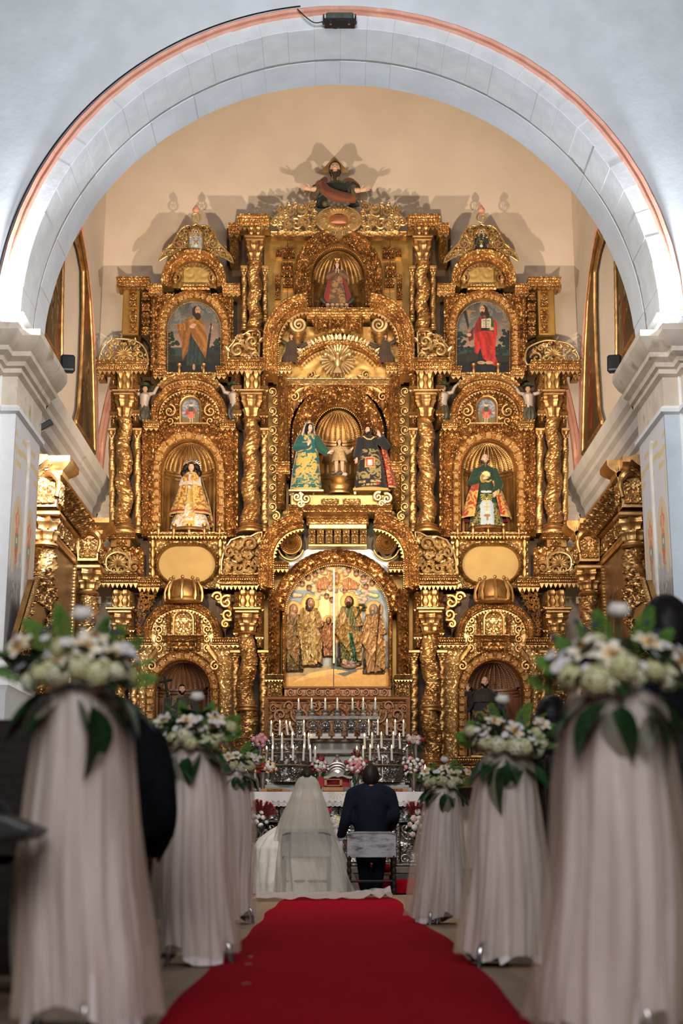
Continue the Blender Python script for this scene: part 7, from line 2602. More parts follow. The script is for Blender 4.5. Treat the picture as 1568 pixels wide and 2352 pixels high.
# =================================================================== ALTAR
ZA = 0.16
m_ = MB()
box(m_, -3.6, 3.6, 15.2, 16.7, 0, .10, .006)
box(m_, -3.6, 3.6, 16.7, 21.9, 0, .16, .006)
st_ = struct(m_, 'floor_platform', mat('dark_worn_step', (.045, .035, .03), (.10, .08, .07), .7, 0, 6), smooth=False)
t = thing('red_step_carpet', 'red carpet covering the low step before the altar, beside the chairs', 'carpet', (0.5, 15.2, .1))
m_ = MB()
P = []
prof = [(15.16, .0), (15.165, .10), (15.19, .114), (15.5, .114), (16.4, .114)]
xs = np.linspace(-.95, 1.02, 40)
G = np.array([[(x, y, z + .002 * math.sin(x * 9)) for y, z in prof] for x in xs])
m_.grid(G)
m_.build('pile', 'carpet', t, angle=20)
YA = 17.0
zt = at(776, 1819, YA)[1]
xl, xr = at(560, 1819, YA)[0], at(992, 1819, YA)[0]
t = thing('altar_table', 'embossed silver altar table behind the couple', 'altar', (0, YA + .5, ZA))
m_ = MB()
box(m_, xl + .02, xr - .02, YA + .05, YA + 1.3, ZA, zt, .01)
m_.build('body', 'dark', t, smooth=False)
def silver_rel(x0, x1, y0, y1, name, kind='bold', amp=.05, tile=.55, off=.0, step=1.5):
 m_ = MB()
 relief(m_, x0, x1, y0, y1, YA + .02 - off, (kind, amp, tile), step=step, back=.05)
 m_.build(name, 'silver', t)
for i_, (xa, xb) in enumerate(((562, 640), (642, 708), (710, 776), (778, 844), (846, 912), (914, 990))):
 silver_rel(xa, xb, 1852, 1884, 'frieze_panel', 'foliage', .05, .42)
 silver_rel(xa + 6, xb - 6, 1894, 1980, 'front_panel', 'bold', .07, .62)
for x_ in (562, 641, 709, 777, 845, 913, 984):
 m_ = MB()
 band(m_, [(x_, 1984), (x_, 1890)], -6, 6, YA - .0, ((0, .0), (.3, .05), (.7, .05), (1, .0)), ('fine', .03, .2), back=.06)
 m_.build('pilaster_strip', 'silver', t)
for ya, h_ in ((1890, 6), (1990, 9)):
 m_ = MB()
 band(m_, [(558, ya), (994, ya)], 0, h_, YA - .01, ((0, .02), (.3, .06), (.6, .05), (1, .02)), ('fine', .012, .2), back=.06)
 m_.build('moulding', 'silver', t)
m_ = MB()
box(m_, xl - .06, xr + .06, YA - .10, YA + 1.3, ZA, at(776, 1990, YA)[1], .015)
m_.build('plinth', mat('brown_stone_plinth', (.10, .07, .05), (.17, .13, .10), .6, 0, 9), t)
m_ = MB()
box(m_, xl - .03, xr + .03, YA - .06, YA + 1.35, zt - .05, zt - .012, .008)
m_.build('table_slab', 'stone', t)
# cloth with lace hem
t = tag(thing('altar_cloth', 'white altar cloth with lace hem hanging over the front of the table', 'cloth', (0, YA, zt)), group=None)
nx, nz = 300, 26
zb = at(776, 1851, YA)[1]
xs = np.linspace(xl - .05, xr + .05, nx)
zs = np.linspace(zt, zb, nz)
XX, ZZ = np.meshgrid(xs, zs, indexing='ij')
d = (zt - ZZ) / (zt - zb)
Yd = YA - .075 - .018 * d * (np.sin(XX * 11) + .6 * np.sin(XX * 27 + 1)) - .01
Cc = np.ones(XX.shape + (3,)) * hexc(222, 216, 214)
lace = (d > .60) & (((np.sin(XX * 95) > .2) & (np.abs(d - .70) < .05)) | (np.abs(d - .62) < .015) | (np.abs(d - .80) < .015) | ((np.sin(XX * 60) * np.sin(d * 60) > .25) & (d > .83)))
Cc[lace] = hexc(150, 140, 134)
an = np.arctan2(d - .0, (XX - at(772, 1819, YA)[0]) * 6)
em = (np.hypot((XX - at(772, 1819, YA)[0]) * 6, d) < .58) & (np.hypot((XX - at(772, 1819, YA)[0]) * 6, d) > .12) & (np.cos(an * 13) > .75)
Cc[em] = hexc(214, 184, 96)
m_ = MB()
m_.grid(np.stack([XX, Yd, ZZ - .012 * (d > .97) * np.abs(np.sin(XX * 60))], -1), C=Cc)
m_.build('front_drop', mat('white_linen', (.93, .93, .93), (1, 1, 1), .85, 0, 50, .15, 150, attr=True, sheen=.1), t)
m_ = MB()
ys = np.linspace(YA - .085, YA + 1.3, 8)
XX, YY = np.meshgrid(xs[::6], ys, indexing='ij')
m_.grid(np.stack([XX, YY, zt + .003 + 0 * XX], -1), C=np.ones(XX.shape + (3,)) * hexc(150, 24, 26))
m_.build('top_spread', 'vfab', t)
# ---- stepped silver gradin
t = thing('silver_gradin', 'three-stepped embossed silver shelf with bulging sides behind the altar', 'shelf', (0, 20.2, ZA))
YG_ = 20.35
def gpath(f, y):
 """plan path of a gradin step: two bulges and a flat recess"""
 X = np.linspace(608, 940, 260)
 b_ = np.clip(1 - ((X - 665) / 44) ** 2, 0, 1) ** .5 + np.clip(1 - ((X - 878) / 46) ** 2, 0, 1) ** .5
 rec = 1 / (1 + np.exp(-(X - 711) / 2.5)) * 1 / (1 + np.exp((X - 834) / 2.5))
 return X, y - .26 * b_ * f + .05 * rec
levels = [(1700, 1730, YG_, 'upper'), (1730, 1758, YG_ - .28, 'middle'), (1758, 1798, YG_ - .50, 'lower')]
GZ = []
for i_, (ya, yb_, Yl, nm) in enumerate(levels):
 z1, z0 = at(776, ya, Yl)[1], at(776, yb_ + 2, Yl)[1]
 if i_ == 2:
  z0 = at(776, 1798, Yl)[1]
 X, Yp = gpath(1, Yl)
 xw = at(X, np.full_like(X, ya), Yl)[:, 0]
 GZ.append((z1, Yl))
 zz = np.linspace(z0, z1 - .02, 34)
 H_ = hsamp('foliage', xw[:, None] / .42 + 0 * zz[None], zz[None] / .42 + 0 * xw[:, None] + i_ * .3)
 seam = (np.abs(((X - 608) % 41.5) - 20) < 1.2)
 G = np.stack([xw[:, None] + 0 * zz[None], Yp[:, None] - .055 * H_ * (1 - seam[:, None]), zz[None] + 0 * xw[:, None]], -1)
 cen = (X > 716) & (X < 829) & (i_ < 2)
 for sel, mt, nme in ((~cen & (X < 775), 'silver', 'silver_front'), (~cen & (X >= 775), 'silver', 'silver_front'), (cen, 'marblegrey', 'marble_front')):
  if sel.any():
   idx = np.where(sel)[0]
   m_ = MB()
   g = G[idx]
   if mt != 'silver':
    g = g.copy()
    g[..., 1] = Yp[idx][:, None]
   m_.grid(g)
   m_.build(nme, mt, t)
 m_ = MB()
 pr = [(.06, -.03), (-.05, -.025), (-.065, -.012), (-.05, 0), (.45, .0)]
 G = np.stack([np.stack([xw, Yp + o, np.full_like(xw, z1 + dz)], -1) for o, dz in pr], 1)
 m_.grid(G)
 m_.build('ledge', 'silver' if i_ else 'marblegrey', t, angle=30)
m_ = MB()
q0, q1 = at(612, 1816, YG_ - .6), at(930, 1797, YG_ - .6)
for s_ in range(3):
 box(m_, q0[0] - .05 * (2 - s_), q1[0] + .05 * (2 - s_), YG_ - .62 - .05 * (2 - s_), YG_ + .3, q0[1] - .6 if s_ == 0 else q0[1] + (q1[1] - q0[1]) * s_ / 3, q0[1] + (q1[1] - q0[1]) * (s_ + 1) / 3, .006)
m_.build('marble_base', 'marblegrey', t, smooth=False)
m_ = MB()
box(m_, q0[0], q1[0], YG_ - .5, YG_ + .35, ZA, q1[1])
m_.build('core', 'dark', t, smooth=False)
# ---- candle bench with seven candles, and oval silver plaques
YS = YG_ - .02
zT = GZ[0][0]
t = thing('candle_bench', 'long embossed silver bench on the top ledge carrying seven candles', 'bench', (0, YS, zT))
q0, q1 = at(678, 1654, YS), at(873, 1645, YS)
m_ = MB()
box(m_, q0[0], q1[0], YS - .08, YS + .08, q0[1], q1[1], .01)
m_.build('bar', mat('dull_silver_bar', (.26, .24, .22), (.40, .37, .34), .6, .5, 30, .4, 80), t)
for x_ in (688, 862):
 m_ = MB()
 relief(m_, x_ - 8, x_ + 8, 1654, 1696, YS - .02, ('fine', .03, .2), step=1.2, back=.06)
 m_.build('leg', 'silver', t)
for i_, x_ in enumerate((718, 747, 776, 806, 834)):
 nm = ('first', 'second', 'third', 'fourth', 'fifth')[i_]
 b = A3(x_, 1697, YS - .16)
 t = thing('silver_plaque', f'oval embossed silver plaque on a white foot under the candle bench, {nm} of five', 'ornament', b, 'oval silver plaques')
 m_ = MB()
 r_, th = np.meshgrid(np.linspace(.02, 1, 20), np.linspace(0, 2 * PI, 60, endpoint=False), indexing='ij')
 u_ = r_ * np.cos(th)
 v_ = r_ * np.sin(th)
 q = at(x_ + 12.5 * u_ * (1 + .12 * v_), 1671 - 18 * v_, YS - .16)
 hh = .03 * (1 - r_ ** 2) + .035 * hsamp('fine', np.abs(u_) * .35, v_ * .45)
 m_.grid(np.stack([q[..., 0], YS - .16 - hh, q[..., 1]], -1), wv=True)
 m_.grid(np.stack([q[..., 0], YS - .14 + 0 * hh, q[..., 1]], -1), wv=True)
 m_.build('plaque', 'silver', t)
 m_ = MB()
 box(m_, b[0] - .075, b[0] + .075, b[1] - .05, b[1] + .06, b[2], b[2] + .03, .006)
 box(m_, b[0] - .045, b[0] + .045, b[1] - .03, b[1] + .04, b[2] + .03, b[2] + .075, .006)
 m_.build('foot', mat('white_painted_foot', (.66, .64, .60), rough=.6), t)
# ---- tapers
M['wax'] = mat('white_wax', (.80, .77, .68), rough=.4)
M['flame'] = mat('candle_flame', (1, .7, .3), rough=.5, emit=((1.0, .62, .25), 14))
M['wick'] = mat('brown_holder', (.05, .035, .03), rough=.6)
def taper(label, xt, yt, xb, yb_, Y, z=None, stand=None, group='lit white tapers'):
 p0 = A3(xb, yb_, Y)
 p1 = A3(xt, yt + 3.5, Y)
 if z is not None:
  p0 = np.array([p0[0], Y, z])
 t = thing('taper_candle', label, 'candle', p0, group)
 m_ = MB()
 c0 = p0 + (0, 0, .035 if stand is None else stand)
 tube(m_, [c0, (c0 + p1) / 2, p1, p1 + (0, 0, .004)], [.0175, .0165, .0155, .004], 10)
 m_.build('wax', 'wax', t)
 m_ = MB()
 if stand:
  lathe(m_, p0, [(.05, 0), (.055, .02), (.03, .05), (.035, stand * .4), (.055, stand * .55), (.06, stand * .7), (.03, stand * .82), (.04, stand), (.02, stand)], 14, lambda th, z_: 1 + .15 * np.cos(6 * th))
 else:
  lathe(m_, p0, [(.028, 0), (.03, .01), (.02, .02), (.024, .05), (.019, .05)], 12)
 m_.build('holder', 'silver' if stand else 'wick', t)
 m_ = MB()
 lathe(m_, p1 + (0, 0, .008), [(.002, 0), (.008, .010), (.0085, .018), (.005, .032), (.0005, .046)], 10)
 m_.build('flame', 'flame', t)
 return t
ORD = ('first', 'second', 'third', 'fourth', 'fifth', 'sixth', 'seventh', 'eighth', 'ninth', 'tenth', 'eleventh', 'twelfth', 'thirteenth')
for i_, (u_, v_) in enumerate(((475, 160), (573, 158), (675, 157), (766, 154), (880, 155), (960, 152), (1051, 152))):
 x_ = 540 + u_ / 3.2667
 taper(f'lit white taper on the silver candle bench, {ORD[i_]} from the left of seven', x_, 1560 + v_ / 3.2667, x_, 1644.5, YS - .02, None, .10, 'tapers on the candle bench')
rows = (('upper ledge', GZ[0], ((270, 325, 267), (335, 322, 332), (383, 325, 396), (410, 332, 443), (515, 322, 512), (585, 325, 585), (937, 320, 940), (1001, 316, 1003), (1070, 318, 1069), (1138, 314, 1139), (1200, 316, 1200), (1262, 318, 1262)), 'tapers on the upper ledge'),
  ('middle ledge', GZ[1], ((280, 420, 285), (350, 418, 351), (428, 412, 427), (521, 416, 517), (550, 420, 556), (969, 422, 973), (1026, 415, 1025), (1096, 411, 1098), (1186, 408, 1184), (1232, 420, 1236)), 'tapers on the middle ledge'),
  ('lower ledge', GZ[2], ((236, 515, 233), (279, 512, 279), (350, 508, 352), (435, 510, 433), (515, 505, 511), (562, 508, 566), (600, 518, 600), (912, 518, 913), (959, 515, 958), (1012, 505, 1010), (1072, 508, 1083), (1173, 510, 1174), (1290, 505, 1292)), 'tapers on the lower ledge'))
for nm, (z_, Yl), L_, gr in rows:
 for i_, (u0, v0, u1) in enumerate(L_):
  x0_, x1_ = 540 + u0 / 3.2667, 540 + u1 / 3.2667
  X, Yp = gpath(1, Yl)
  yl = float(np.interp(x1_, X, Yp)) + .0
  taper(f'lit white taper on the {nm} of the silver gradin, {ORD[i_]} from the left', x0_, 1560 + v0 / 3.2667, x1_, 1700, yl, z_, None, gr)
# ---- things on the altar table
YV = YA + .55
def vase(label, x, ytop, ybot, Y, rpx, z=None, m='silver', name='metal_vase', cat='vase', rbase=.55):
 b = A3(x, ybot, Y)
 if z is not None:
  b[2] = z
 h = A3(x, ytop, Y)[2] - b[2]
 r = rpx * PXM(Y)
 t = thing(name, label, cat, b)
 m_ = MB()
 lathe(m_, b, [(r * rbase * 1.2, 0), (r * rbase * 1.25, .01), (r * rbase * .8, .03), (r * rbase, h * .25), (r * .8, h * .7), (r, h * .97), (r * 1.04, h), (r * .94, h), (r * .85, h * .9)], 24)
 m_.build('body', 'silver', t)
 return t, b + (0, 0, h)
def nosegay(t, c, items, seed=0, leafs=10, R_=.13, flat=.75, lm=None):
 """bouquet dome of flowers facing the nave; items [(mesh, name, size, count)]"""
 rs = np.random.RandomState(seed)
 L_ = [(me, nm, s_) for me, nm, s_, k in items for _ in range(k)]
 rs.shuffle(L_) if False else None
 n = len(L_)
 for i, (me, nm, s_) in enumerate(L_):
  a_ = i * 2.39996 + seed
  rr = math.sqrt((i + .5) / n)
  d = np.array([math.cos(a_) * rr, -1.0 + .75 * rr, math.sin(a_) * rr * flat + .25])
  p = np.array(c) + np.array([math.cos(a_) * rr * R_, -R_ * .6 * math.sqrt(max(0, 1 - rr * rr)), math.sin(a_) * rr * R_ * flat + R_ * .35])
  o = inst(nm, me, t, orient(p - nrm(d) * s_ * .35, d, s_, rs.uniform(0, 6)))
 for i in range(leafs):
  a_ = 2 * PI * i / leafs + rs.uniform(-.2, .2)
  d = np.array([math.cos(a_), -.35, math.sin(a_) * .8 - .25])
  inst('leaf', lm or LEAF, t, orient_x(np.array(c) + d * R_ * .35, d, R_ * rs.uniform(.8, 1.15), rs.uniform(-.6, .6)))
zt2 = zt + .006
t, c = vase('tapered silver vase on the left step of the gradin, holding pink roses', 596, 1712, 1757, YG_ - .75, 8.5)
f = thing('flower_bouquet', 'bunch of pink roses in the vase at the upper left of the candles', 'bouquet', c)
nosegay(f, c + (0, 0, .02), [(ROSE['pink'], 'rose', .085, 9), (ROSE['white'], 'rose', .06, 2)], 1, 7, .12)
t, c = vase('tapered silver vase on the right step of the gradin, holding pale and red roses', 955, 1710, 1760, YG_ - .75, 9)
f = thing('flower_bouquet', 'bunch of blush, red and white roses in the tall vase right of the candles', 'bouquet', c)
nosegay(f, c + (-.02, 0, .02), [(ROSE['blush'], 'rose', .10, 5), (ROSE['red'], 'rose', .075, 3), (ROSE['white'], 'rose', .07, 2)], 2, 12, .13, .55)
t, c = vase('tapered silver vase at the left end of the altar table', 603, 1774, 1818, YV, 8.5, zt2)
f = thing('flower_bouquet', 'bunch of red and peach roses at the left end of the altar table', 'bouquet', c)
nosegay(f, c + (-.06, 0, .03), [(ROSE['red'], 'rose', .065, 9)], 3, 8, .09)
nosegay(f, c + (.09, 0, .03), [(ROSE['white'], 'rose', .075, 3), (ROSE['peach'], 'rose', .065, 6)], 4, 8, .09)
t, c = vase('silver vase left of the red book stand', 734, 1772, 1816, YV, 8, zt2)
f = thing('flower_bouquet', 'bouquet with red sprigs and white roses left of the book stand', 'bouquet', c)
nosegay(f, c + (0, 0, .03), [(ROSE['white'], 'rose', .065, 5), (ROSE['pink'], 'rose', .06, 3), (ROSE['red'], 'rose', .055, 3)], 5, 12, .11)
for i_ in range(7):
 inst('red_sprig', RED_SPRIG, f, orient(c + (0, .02, .05), (-.45 + .15 * i_, -.1, 1), 0.13 + .02 * (i_ % 3), i_))
t, c = vase('bright silver vase right of the red book stand', 818, 1774, 1819, YV, 9.5, zt2)
f = thing('flower_bouquet', 'large bouquet of pink, white and red roses right of the book stand', 'bouquet', c)
nosegay(f, c + (0, 0, .04), [(ROSE['pink'], 'rose', .07, 6), (ROSE['white'], 'rose', .075, 5), (ROSE['blush'], 'rose', .07, 4), (ROSE['red'], 'rose', .06, 4)], 6, 14, .14)
for i_ in range(6):
 inst('red_sprig', RED_SPRIG, f, orient(c + (0, .02, .10), (-.4 + .12 * i_, -.1, 1), .15 + .02 * (i_ % 3), i_))
t, c = vase('tall silver vase at the right end of the altar table', 950, 1774, 1819, YV, 9, zt2)
f = thing('flower_bouquet', 'bunch of small white and pink roses at the right end of the altar table', 'bouquet', c)
nosegay(f, c + (0, 0, .04), [(ROSE['white'], 'rose', .06, 9), (ROSE['pink'], 'rose', .075, 3), (ROSE['blush'], 'rose', .06, 3)], 7, 12, .13)
# flowers before the altar
f = thing('flower_bouquet', 'red and white floral spray hanging on the altar front, left end', 'bouquet', A3(597, 1880, YA - .12))
c = A3(594, 1888, YA - .14)
nosegay(f, c, [(ROSE['white'], 'rose', .07, 8)], 8, 8, .10, 1.0)
for i_ in range(9):
 inst('red_sprig', RED_SPRIG, f, orient(c + (.02, 0, .06), (-.5 + .19 * i_, -.35, 1 - .08 * i_), .21, i_ * 1.3))
f = thing('flower_bouquet', 'trailing spray of blush roses and red sprigs on the altar front, right end', 'bouquet', A3(952, 1890, YA - .12))
for i_, (x_, y_, s_) in enumerate(((958, 1866, .075), (949, 1882, .085), (957, 1891, .07), (942, 1895, .065), (950, 1902, .075), (946, 1918, .07), (962, 1880, .06), (966, 1900, .06))):
 inst('rose', ROSE['blush' if i_ % 2 else 'white'], f, orient(A3(x_, y_, YA - .12), (rs.uniform(-.3, .3), -1, .2), s_ * 1.15, i_))
for i_ in range(7):
 inst('red_sprig', RED_SPRIG, f, orient(A3(952, 1880, YA - .12), (-.6 + .2 * i_, -.3, 1), .20, i_ * 1.1))
for i_ in range(10):
 inst('leaf', LEAF, f, orient_x(A3(952 + 8 * math.sin(i_ * 2), 1868 + i_ * 5, YA - .08), (math.cos(i_ * 2.1), -.4, math.sin(i_ * 2.1)), .11, i_))
f = thing('flower_bouquet', 'low bunch of cream and blue hydrangeas before the altar, between the couple', 'bouquet', A3(772, 1905, YA - .3))
for i_, (x_, y_, me) in enumerate(((764, 1890, ROSE['white']), (771, 1884, HYD[0]), (783, 1888, HYD[0]), (768, 1899, ROSE['white']), (780, 1902, HYD_BLUE), (775, 1910, HYD_BLUE))):
 inst('hydrangea' if i_ not in (0, 3) else 'rose', me, f, orient(A3(x_, y_, YA - .3), (0, -1, .4), .12, i_))
q = A3(774, 1905, YA - .28)
m_ = MB()
lathe(m_, (q[0], q[1], ZA - .06), [(.09, 0), (.10, .02), (.06, .06), (.05, .2), (.09, q[2] - ZA + .02), (.10, q[2] - ZA + .06)], 20)
m_.build('white_pot', 'plaster', f)
for i_ in range(8):
 inst('leaf', LEAF, f, orient_x(A3(774, 1900, YA - .26), (math.cos(i_ * .8), -.3, math.sin(i_ * .8)), .14, i_))
f = thing('single_rose', 'small dark red rose against the silver altar front, right of the veil', 'flower', A3(757, 1862, YA - .1))
inst('blossom', ROSE['red'], f, orient(A3(757, 1864, YA - .1), (-.2, -1, .2), .07))
# red book stand with an open book
YBk = YA + .42
t = thing('book_stand', 'wooden book stand draped in red on the middle of the altar table', 'book stand', A3(766, 1818, YBk))
m_ = MB()
p0, p1 = A3(729, 1808, YBk), A3(803, 1783, YBk)
V = lambda x, y, z: (x, y, z)
sl = .16
G = np.array([[(x, YBk - .02 + sl * k * 0 + (.0 if k == 0 else .10), z) for k, z in ((0, p0[2]), (1, p1[2]))] for x in np.linspace(p0[0], p1[0], 12)])
m_.grid(G)
G2_ = G.copy()
G2_[..., 1] += .02
m_.grid(G2_)
m_.build('red_cover', mat('red_velvet', (.22, .012, .012), (.30, .02, .02), .9, 0, 20, sheen=.3), t)
q0, q1 = at(744, 1806, YBk - .04), at(786, 1789, YBk - .04)
for a_, b_, c_, d_ in ((q0[0], q1[0], .84, 1.0), (q0[0], q1[0], .0, .14), (q0[0], q0[0] + .035, 0, 1), (q1[0] - .035, q1[0], 0, 1)):
 m_ = MB()
 box(m_, a_, b_, YBk - .06, YBk - .02, q0[1] + (q1[1] - q0[1]) * c_, q0[1] + (q1[1] - q0[1]) * d_, .004)
 m_.build('wooden_bar', 'wood', t)
q0, q1 = at(741, 1818.5, YBk), at(789, 1808, YBk)
m_ = MB()
box(m_, q0[0], q1[0], YBk - .06, YBk + .14, q0[1], q1[1], .008)
m_.build('wooden_foot', mat('orange_wood', (.34, .15, .05), (.44, .21, .08), .45, 0, 9), t)
for i_, (xa, xb, nm) in enumerate(((597, 664, 'left of the bride'), (876, 937, 'right of the groom'))):
 b = A3((xa + xb) / 2, 1818.5, YA + .2)
 t = thing('carved_tray', f'flat orange-brown wooden board with carved centre on the altar table, {nm}', 'tray', b)
 m_ = MB()
 h = A3(xa, 1811, YA + .2)[2] - b[2]
 X0, X1 = A3(xa, 1818, YA + .2)[0], A3(xb, 1818, YA + .2)[0]
 pts = [(X0, b[2]), (X1, b[2]), (X1, b[2] + h * .7), (X1 - .06, b[2] + h), (X0 + .06, b[2] + h), (X0, b[2] + h * .7)]
 plate(m_, pts, YA + .17, YA + .35)
 m_.build('board', 'wood' if 0 else bpy.data.materials['orange_wood'], t, smooth=False)
 m_ = MB()
 relief(m_, (xa + xb) / 2 - 18, (xa + xb) / 2 + 18, 1811.5, 1817, YA + .165, ('fine', .015, .15), step=1)
 m_.build('carving', 'wood', t)
t = thing('open_book', 'open book with white pages on top of the red stand', 'book', A3(776, 1783, YBk + .08))
m_ = MB()
c = A3(776, 1783, YBk + .06)
for s in (-1, 1):
 u = np.linspace(0, 1, 10)
 G = np.array([[(c[0] + s * .17 * a_, c[1] + dy, c[2] + .004 + .03 * math.sin(PI * min(1, a_ * 1.3 + .12)) * (1 - .5 * a_) + dy * .25 + .012) for dy in (-.10, .0, .10, .16)] for a_ in u])
 m_.grid(G)
 G[..., 2] -= .022
 m_.grid(G)
m_.build('pages', mat('white_pages', (.78, .75, .70), rough=.8), t)
t = thing('glass_bottle', 'clear glass bottle with a yellow candle stub at the left end of the altar', 'bottle', A3(585, 1818, YA + .25))
b = A3(585, 1818, YA + .25)
b[2] = zt2
m_ = MB()
lathe(m_, b, [(.045, 0), (.048, .01), (.045, .12), (.04, .15), (.018, .19), (.018, .24)], 20)
m_.build('glass', mat('clear_glass', (.9, .95, .95), rough=.05, trans=.9), t)
m_ = MB()
lathe(m_, b + (0, 0, .22), [(.014, 0), (.014, .05), (.006, .06), (.004, .085)], 10)
m_.build('yellow_stub', mat('yellow_wax', (.75, .55, .10), rough=.4), t)
for x_, y0_, y1_, nm in ((563, 1790, 1768, 'left'), (976, 1790, 1766, 'right')):
 t = thing('pillar_candle', f'short thick lit candle on a scrolled metal stand at the {nm} end of the altar', 'candle', A3(x_, 1818, YA + .9))
 p0, p1, p2 = A3(x_, 1818, YA + .9), A3(x_, y0_, YA + .9), A3(x_, y1_ + 4, YA + .9)
 p0[2] = zt2
 m_ = MB()
 tube(m_, [p0, p1], .012, 8)
 for s in (-1, 1):
  tube(m_, [p0 + (s * .02, 0, .01), p0 + (s * .07, 0, .04), p0 + (s * .05, 0, .12), p1 + (s * .01, 0, -.01)], .008, 6)
 lathe(m_, p1, [(.06, 0), (.065, .012), (.04, .014)], 16)
 m_.build('stand', 'black', t)
 m_ = MB()
 lathe(m_, p1 + (0, 0, .012), [(.035, 0), (.036, p2[2] - p1[2] - .02), (.03, p2[2] - p1[2] - .012), (.004, p2[2] - p1[2] - .014)], 16)
 m_.build('wax', 'wax', t)
 m_ = MB()
 lathe(m_, p2 + (0, 0, .0), [(.003, 0), (.014, .018), (.012, .035), (.001, .075)], 10)
 m_.build('flame', 'flame', t)
# domed silver tabernacle with a red light behind
t = thing('silver_tabernacle', 'small domed silver tabernacle behind the red book stand', 'tabernacle', A3(774, 1800, YA + 1.2))
c = A3(774, 1782, YA + 1.2)
m_ = MB()
r = 27 * PXM(YA + 1.2)
box(m_, c[0] - r * 1.1, c[0] + r * 1.1, YA + 1.1, YA + 1.32, zt2, c[2], .01)
for k_ in range(3):
 rr = r * (1.0 - .22 * k_)
 tube(m_, np.stack([c[0] + rr * np.cos(np.linspace(0, PI, 30)), np.full(30, YA + 1.1 + .0 * k_), c[2] + rr * .95 * np.sin(np.linspace(0, PI, 30))], 1), .022, 8)
ball(m_, (c[0], YA + 1.18, c[2]), (r * .95, .12, r * .9), 24, 14)
m_.build('domed_body', 'silver', t)
m_ = MB()
lathe(m_, (c[0], YA + 1.15, c[2] + r * .9), [(.05, 0), (.06, .02), (.05, .05), (.02, .08), (.025, .1), (.0, .13)], 16)
m_.build('finial', 'silver', t)
for s in (-1, 1):
 m_ = MB()
 MIR[0] = False
 for a_, rr in ((60, 10), (150, 7)):
  strip(m_, spiral((774 + s * 26, 1764), rr, 1.4, a_ if s > 0 else 180 - a_, s), 2, 4, YA + 1.1, .03)
 m_.build('side_scroll', 'silver', t)
# =================================================================== COUPLE, CHAIRS, GUESTS
M['oldpaint'] = mat('worn_silver_paint', (.30, .29, .31), (.20, .19, .20), .5, .1, 7, .4, 60, c3=(.05, .03, .025), stretch=(1, 1, 3), thr=(.45, .58))
M['darkwood'] = mat('black_brown_wood', (.008, .005, .004), (.020, .013, .009), .5, 0, 8, .2, 40, stretch=(1, 6, 6), spec=.2)
YCH = 14.64
def low_chair(label, xa, xb, ytop, ybot, yb_px, m_back, m_leg):
 p0, p1 = A3(xa, ytop, YCH), A3(xb, ybot, YCH)
 x0, x1 = p0[0], p1[0]
 zt_, zb_ = p0[2], p1[2]
 t = thing('low_chair', label, 'chair', ((x0 + x1) / 2, YCH, 0))
 m_ = MB()
 n = 14
 xs = np.linspace(x0, x1, n)
 G = []
 for x in xs:
  u = (x - x0) / (x1 - x0)
  dip = .012 * math.sin(PI * u)
  top = zt_ - .02 * (abs(2 * u - 1) ** 8)
  G.append([(x, YCH - .022 + dip, zb_), (x, YCH - .022 + dip, top - .015), (x, YCH - .03 + dip, top - .012), (x, YCH - .03 + dip, top), (x, YCH + .025 + dip, top), (x, YCH + .022 + dip, zb_)])
 m_.grid(np.array(G), wv=True)
 for k in (0, -1):
  m_.add(np.array(G[k]), [(0, 1, 4, 5)], [(1, 2, 3), (1, 3, 4)])
 m_.build('back_panel', m_back, t, angle=30)
 for sx in (x0 + .02, x1 - .02):
  for yy, top in ((YCH, zb_ + .02), (YCH + .42, .40)):
   m_ = MB()
   z = np.linspace(0, top, 40)
   r = .016 + .008 * np.abs(np.sin(z * 48))
   r[z < .02] = .018
   lathe(m_, (sx, yy, 0), np.stack([r, z], 1), 10)
   m_.build('leg', m_leg, t)
 for zz in (.13, ):
  m_ = MB()
  tube(m_, [(x0 + .02, YCH, zz), (x1 - .02, YCH, zz)], .013, 8)
  m_.build('stretcher', m_leg, t)
  for sx in (x0 + .02, x1 - .02):
   m_ = MB()
   tube(m_, [(sx, YCH, zz - .03), (sx, YCH + .42, zz - .03)], .012, 8)
   m_.build('stretcher', m_leg, t)
 m_ = MB()
 box(m_, x0, x1, YCH - .01, YCH + .45, .36, .40, .012)
 m_.build('seat', m_leg, t)
 return t, (x0 + x1) / 2
low_chair('old low wooden chair with silvery worn paint under the groom', 797, 909, 1910, 1969, 2050, 'oldpaint', 'darkwood')
low_chair('low grey-backed chair behind the veil under the bride', 649, 760, 1910, 1967, 2050, mat('grey_chair_back', (.16, .16, .16), (.24, .23, .22), .7, 0, 6), 'darkwood')
t = thing('kneeling_stool', 'red cushioned kneeler in front of the groom, seen under his chair', 'kneeler', A3(870, 2010, 15.5))
m_ = MB()
q0, q1 = at(836, 2004, 15.5), at(900, 1985, 15.5)
box(m_, q0[0], q1[0], 15.45, 15.85, q0[1], q1[1], .03)
m_.build('cushion', 'carpet', t)
m_ = MB()
box(m_, q0[0] - .02, q1[0] + .02, 15.43, 15.87, q0[1] - .03, q0[1], .006)
for sx in (q0[0], q1[0]):
 box(m_, sx - .02, sx + .02, 15.45, 15.5, .114, q0[1] - .03)
 box(m_, sx - .02, sx + .02, 15.80, 15.85, .114, q0[1] - .03)
m_.build('wooden_frame', bpy.data.materials['orange_wood'], t)
def limb(mb, pts, rad, n=12):
 P = spline(np.array(pts, float), 4 * len(pts))
 r = np.interp(np.linspace(0, 1, len(P)), np.linspace(0, 1, len(rad)), rad)
 tube(mb, P, r, n)
 ball(mb, P[0], rad[0] * .98, n, 8)
 ball(mb, P[-1], rad[-1] * .98, n, 8)
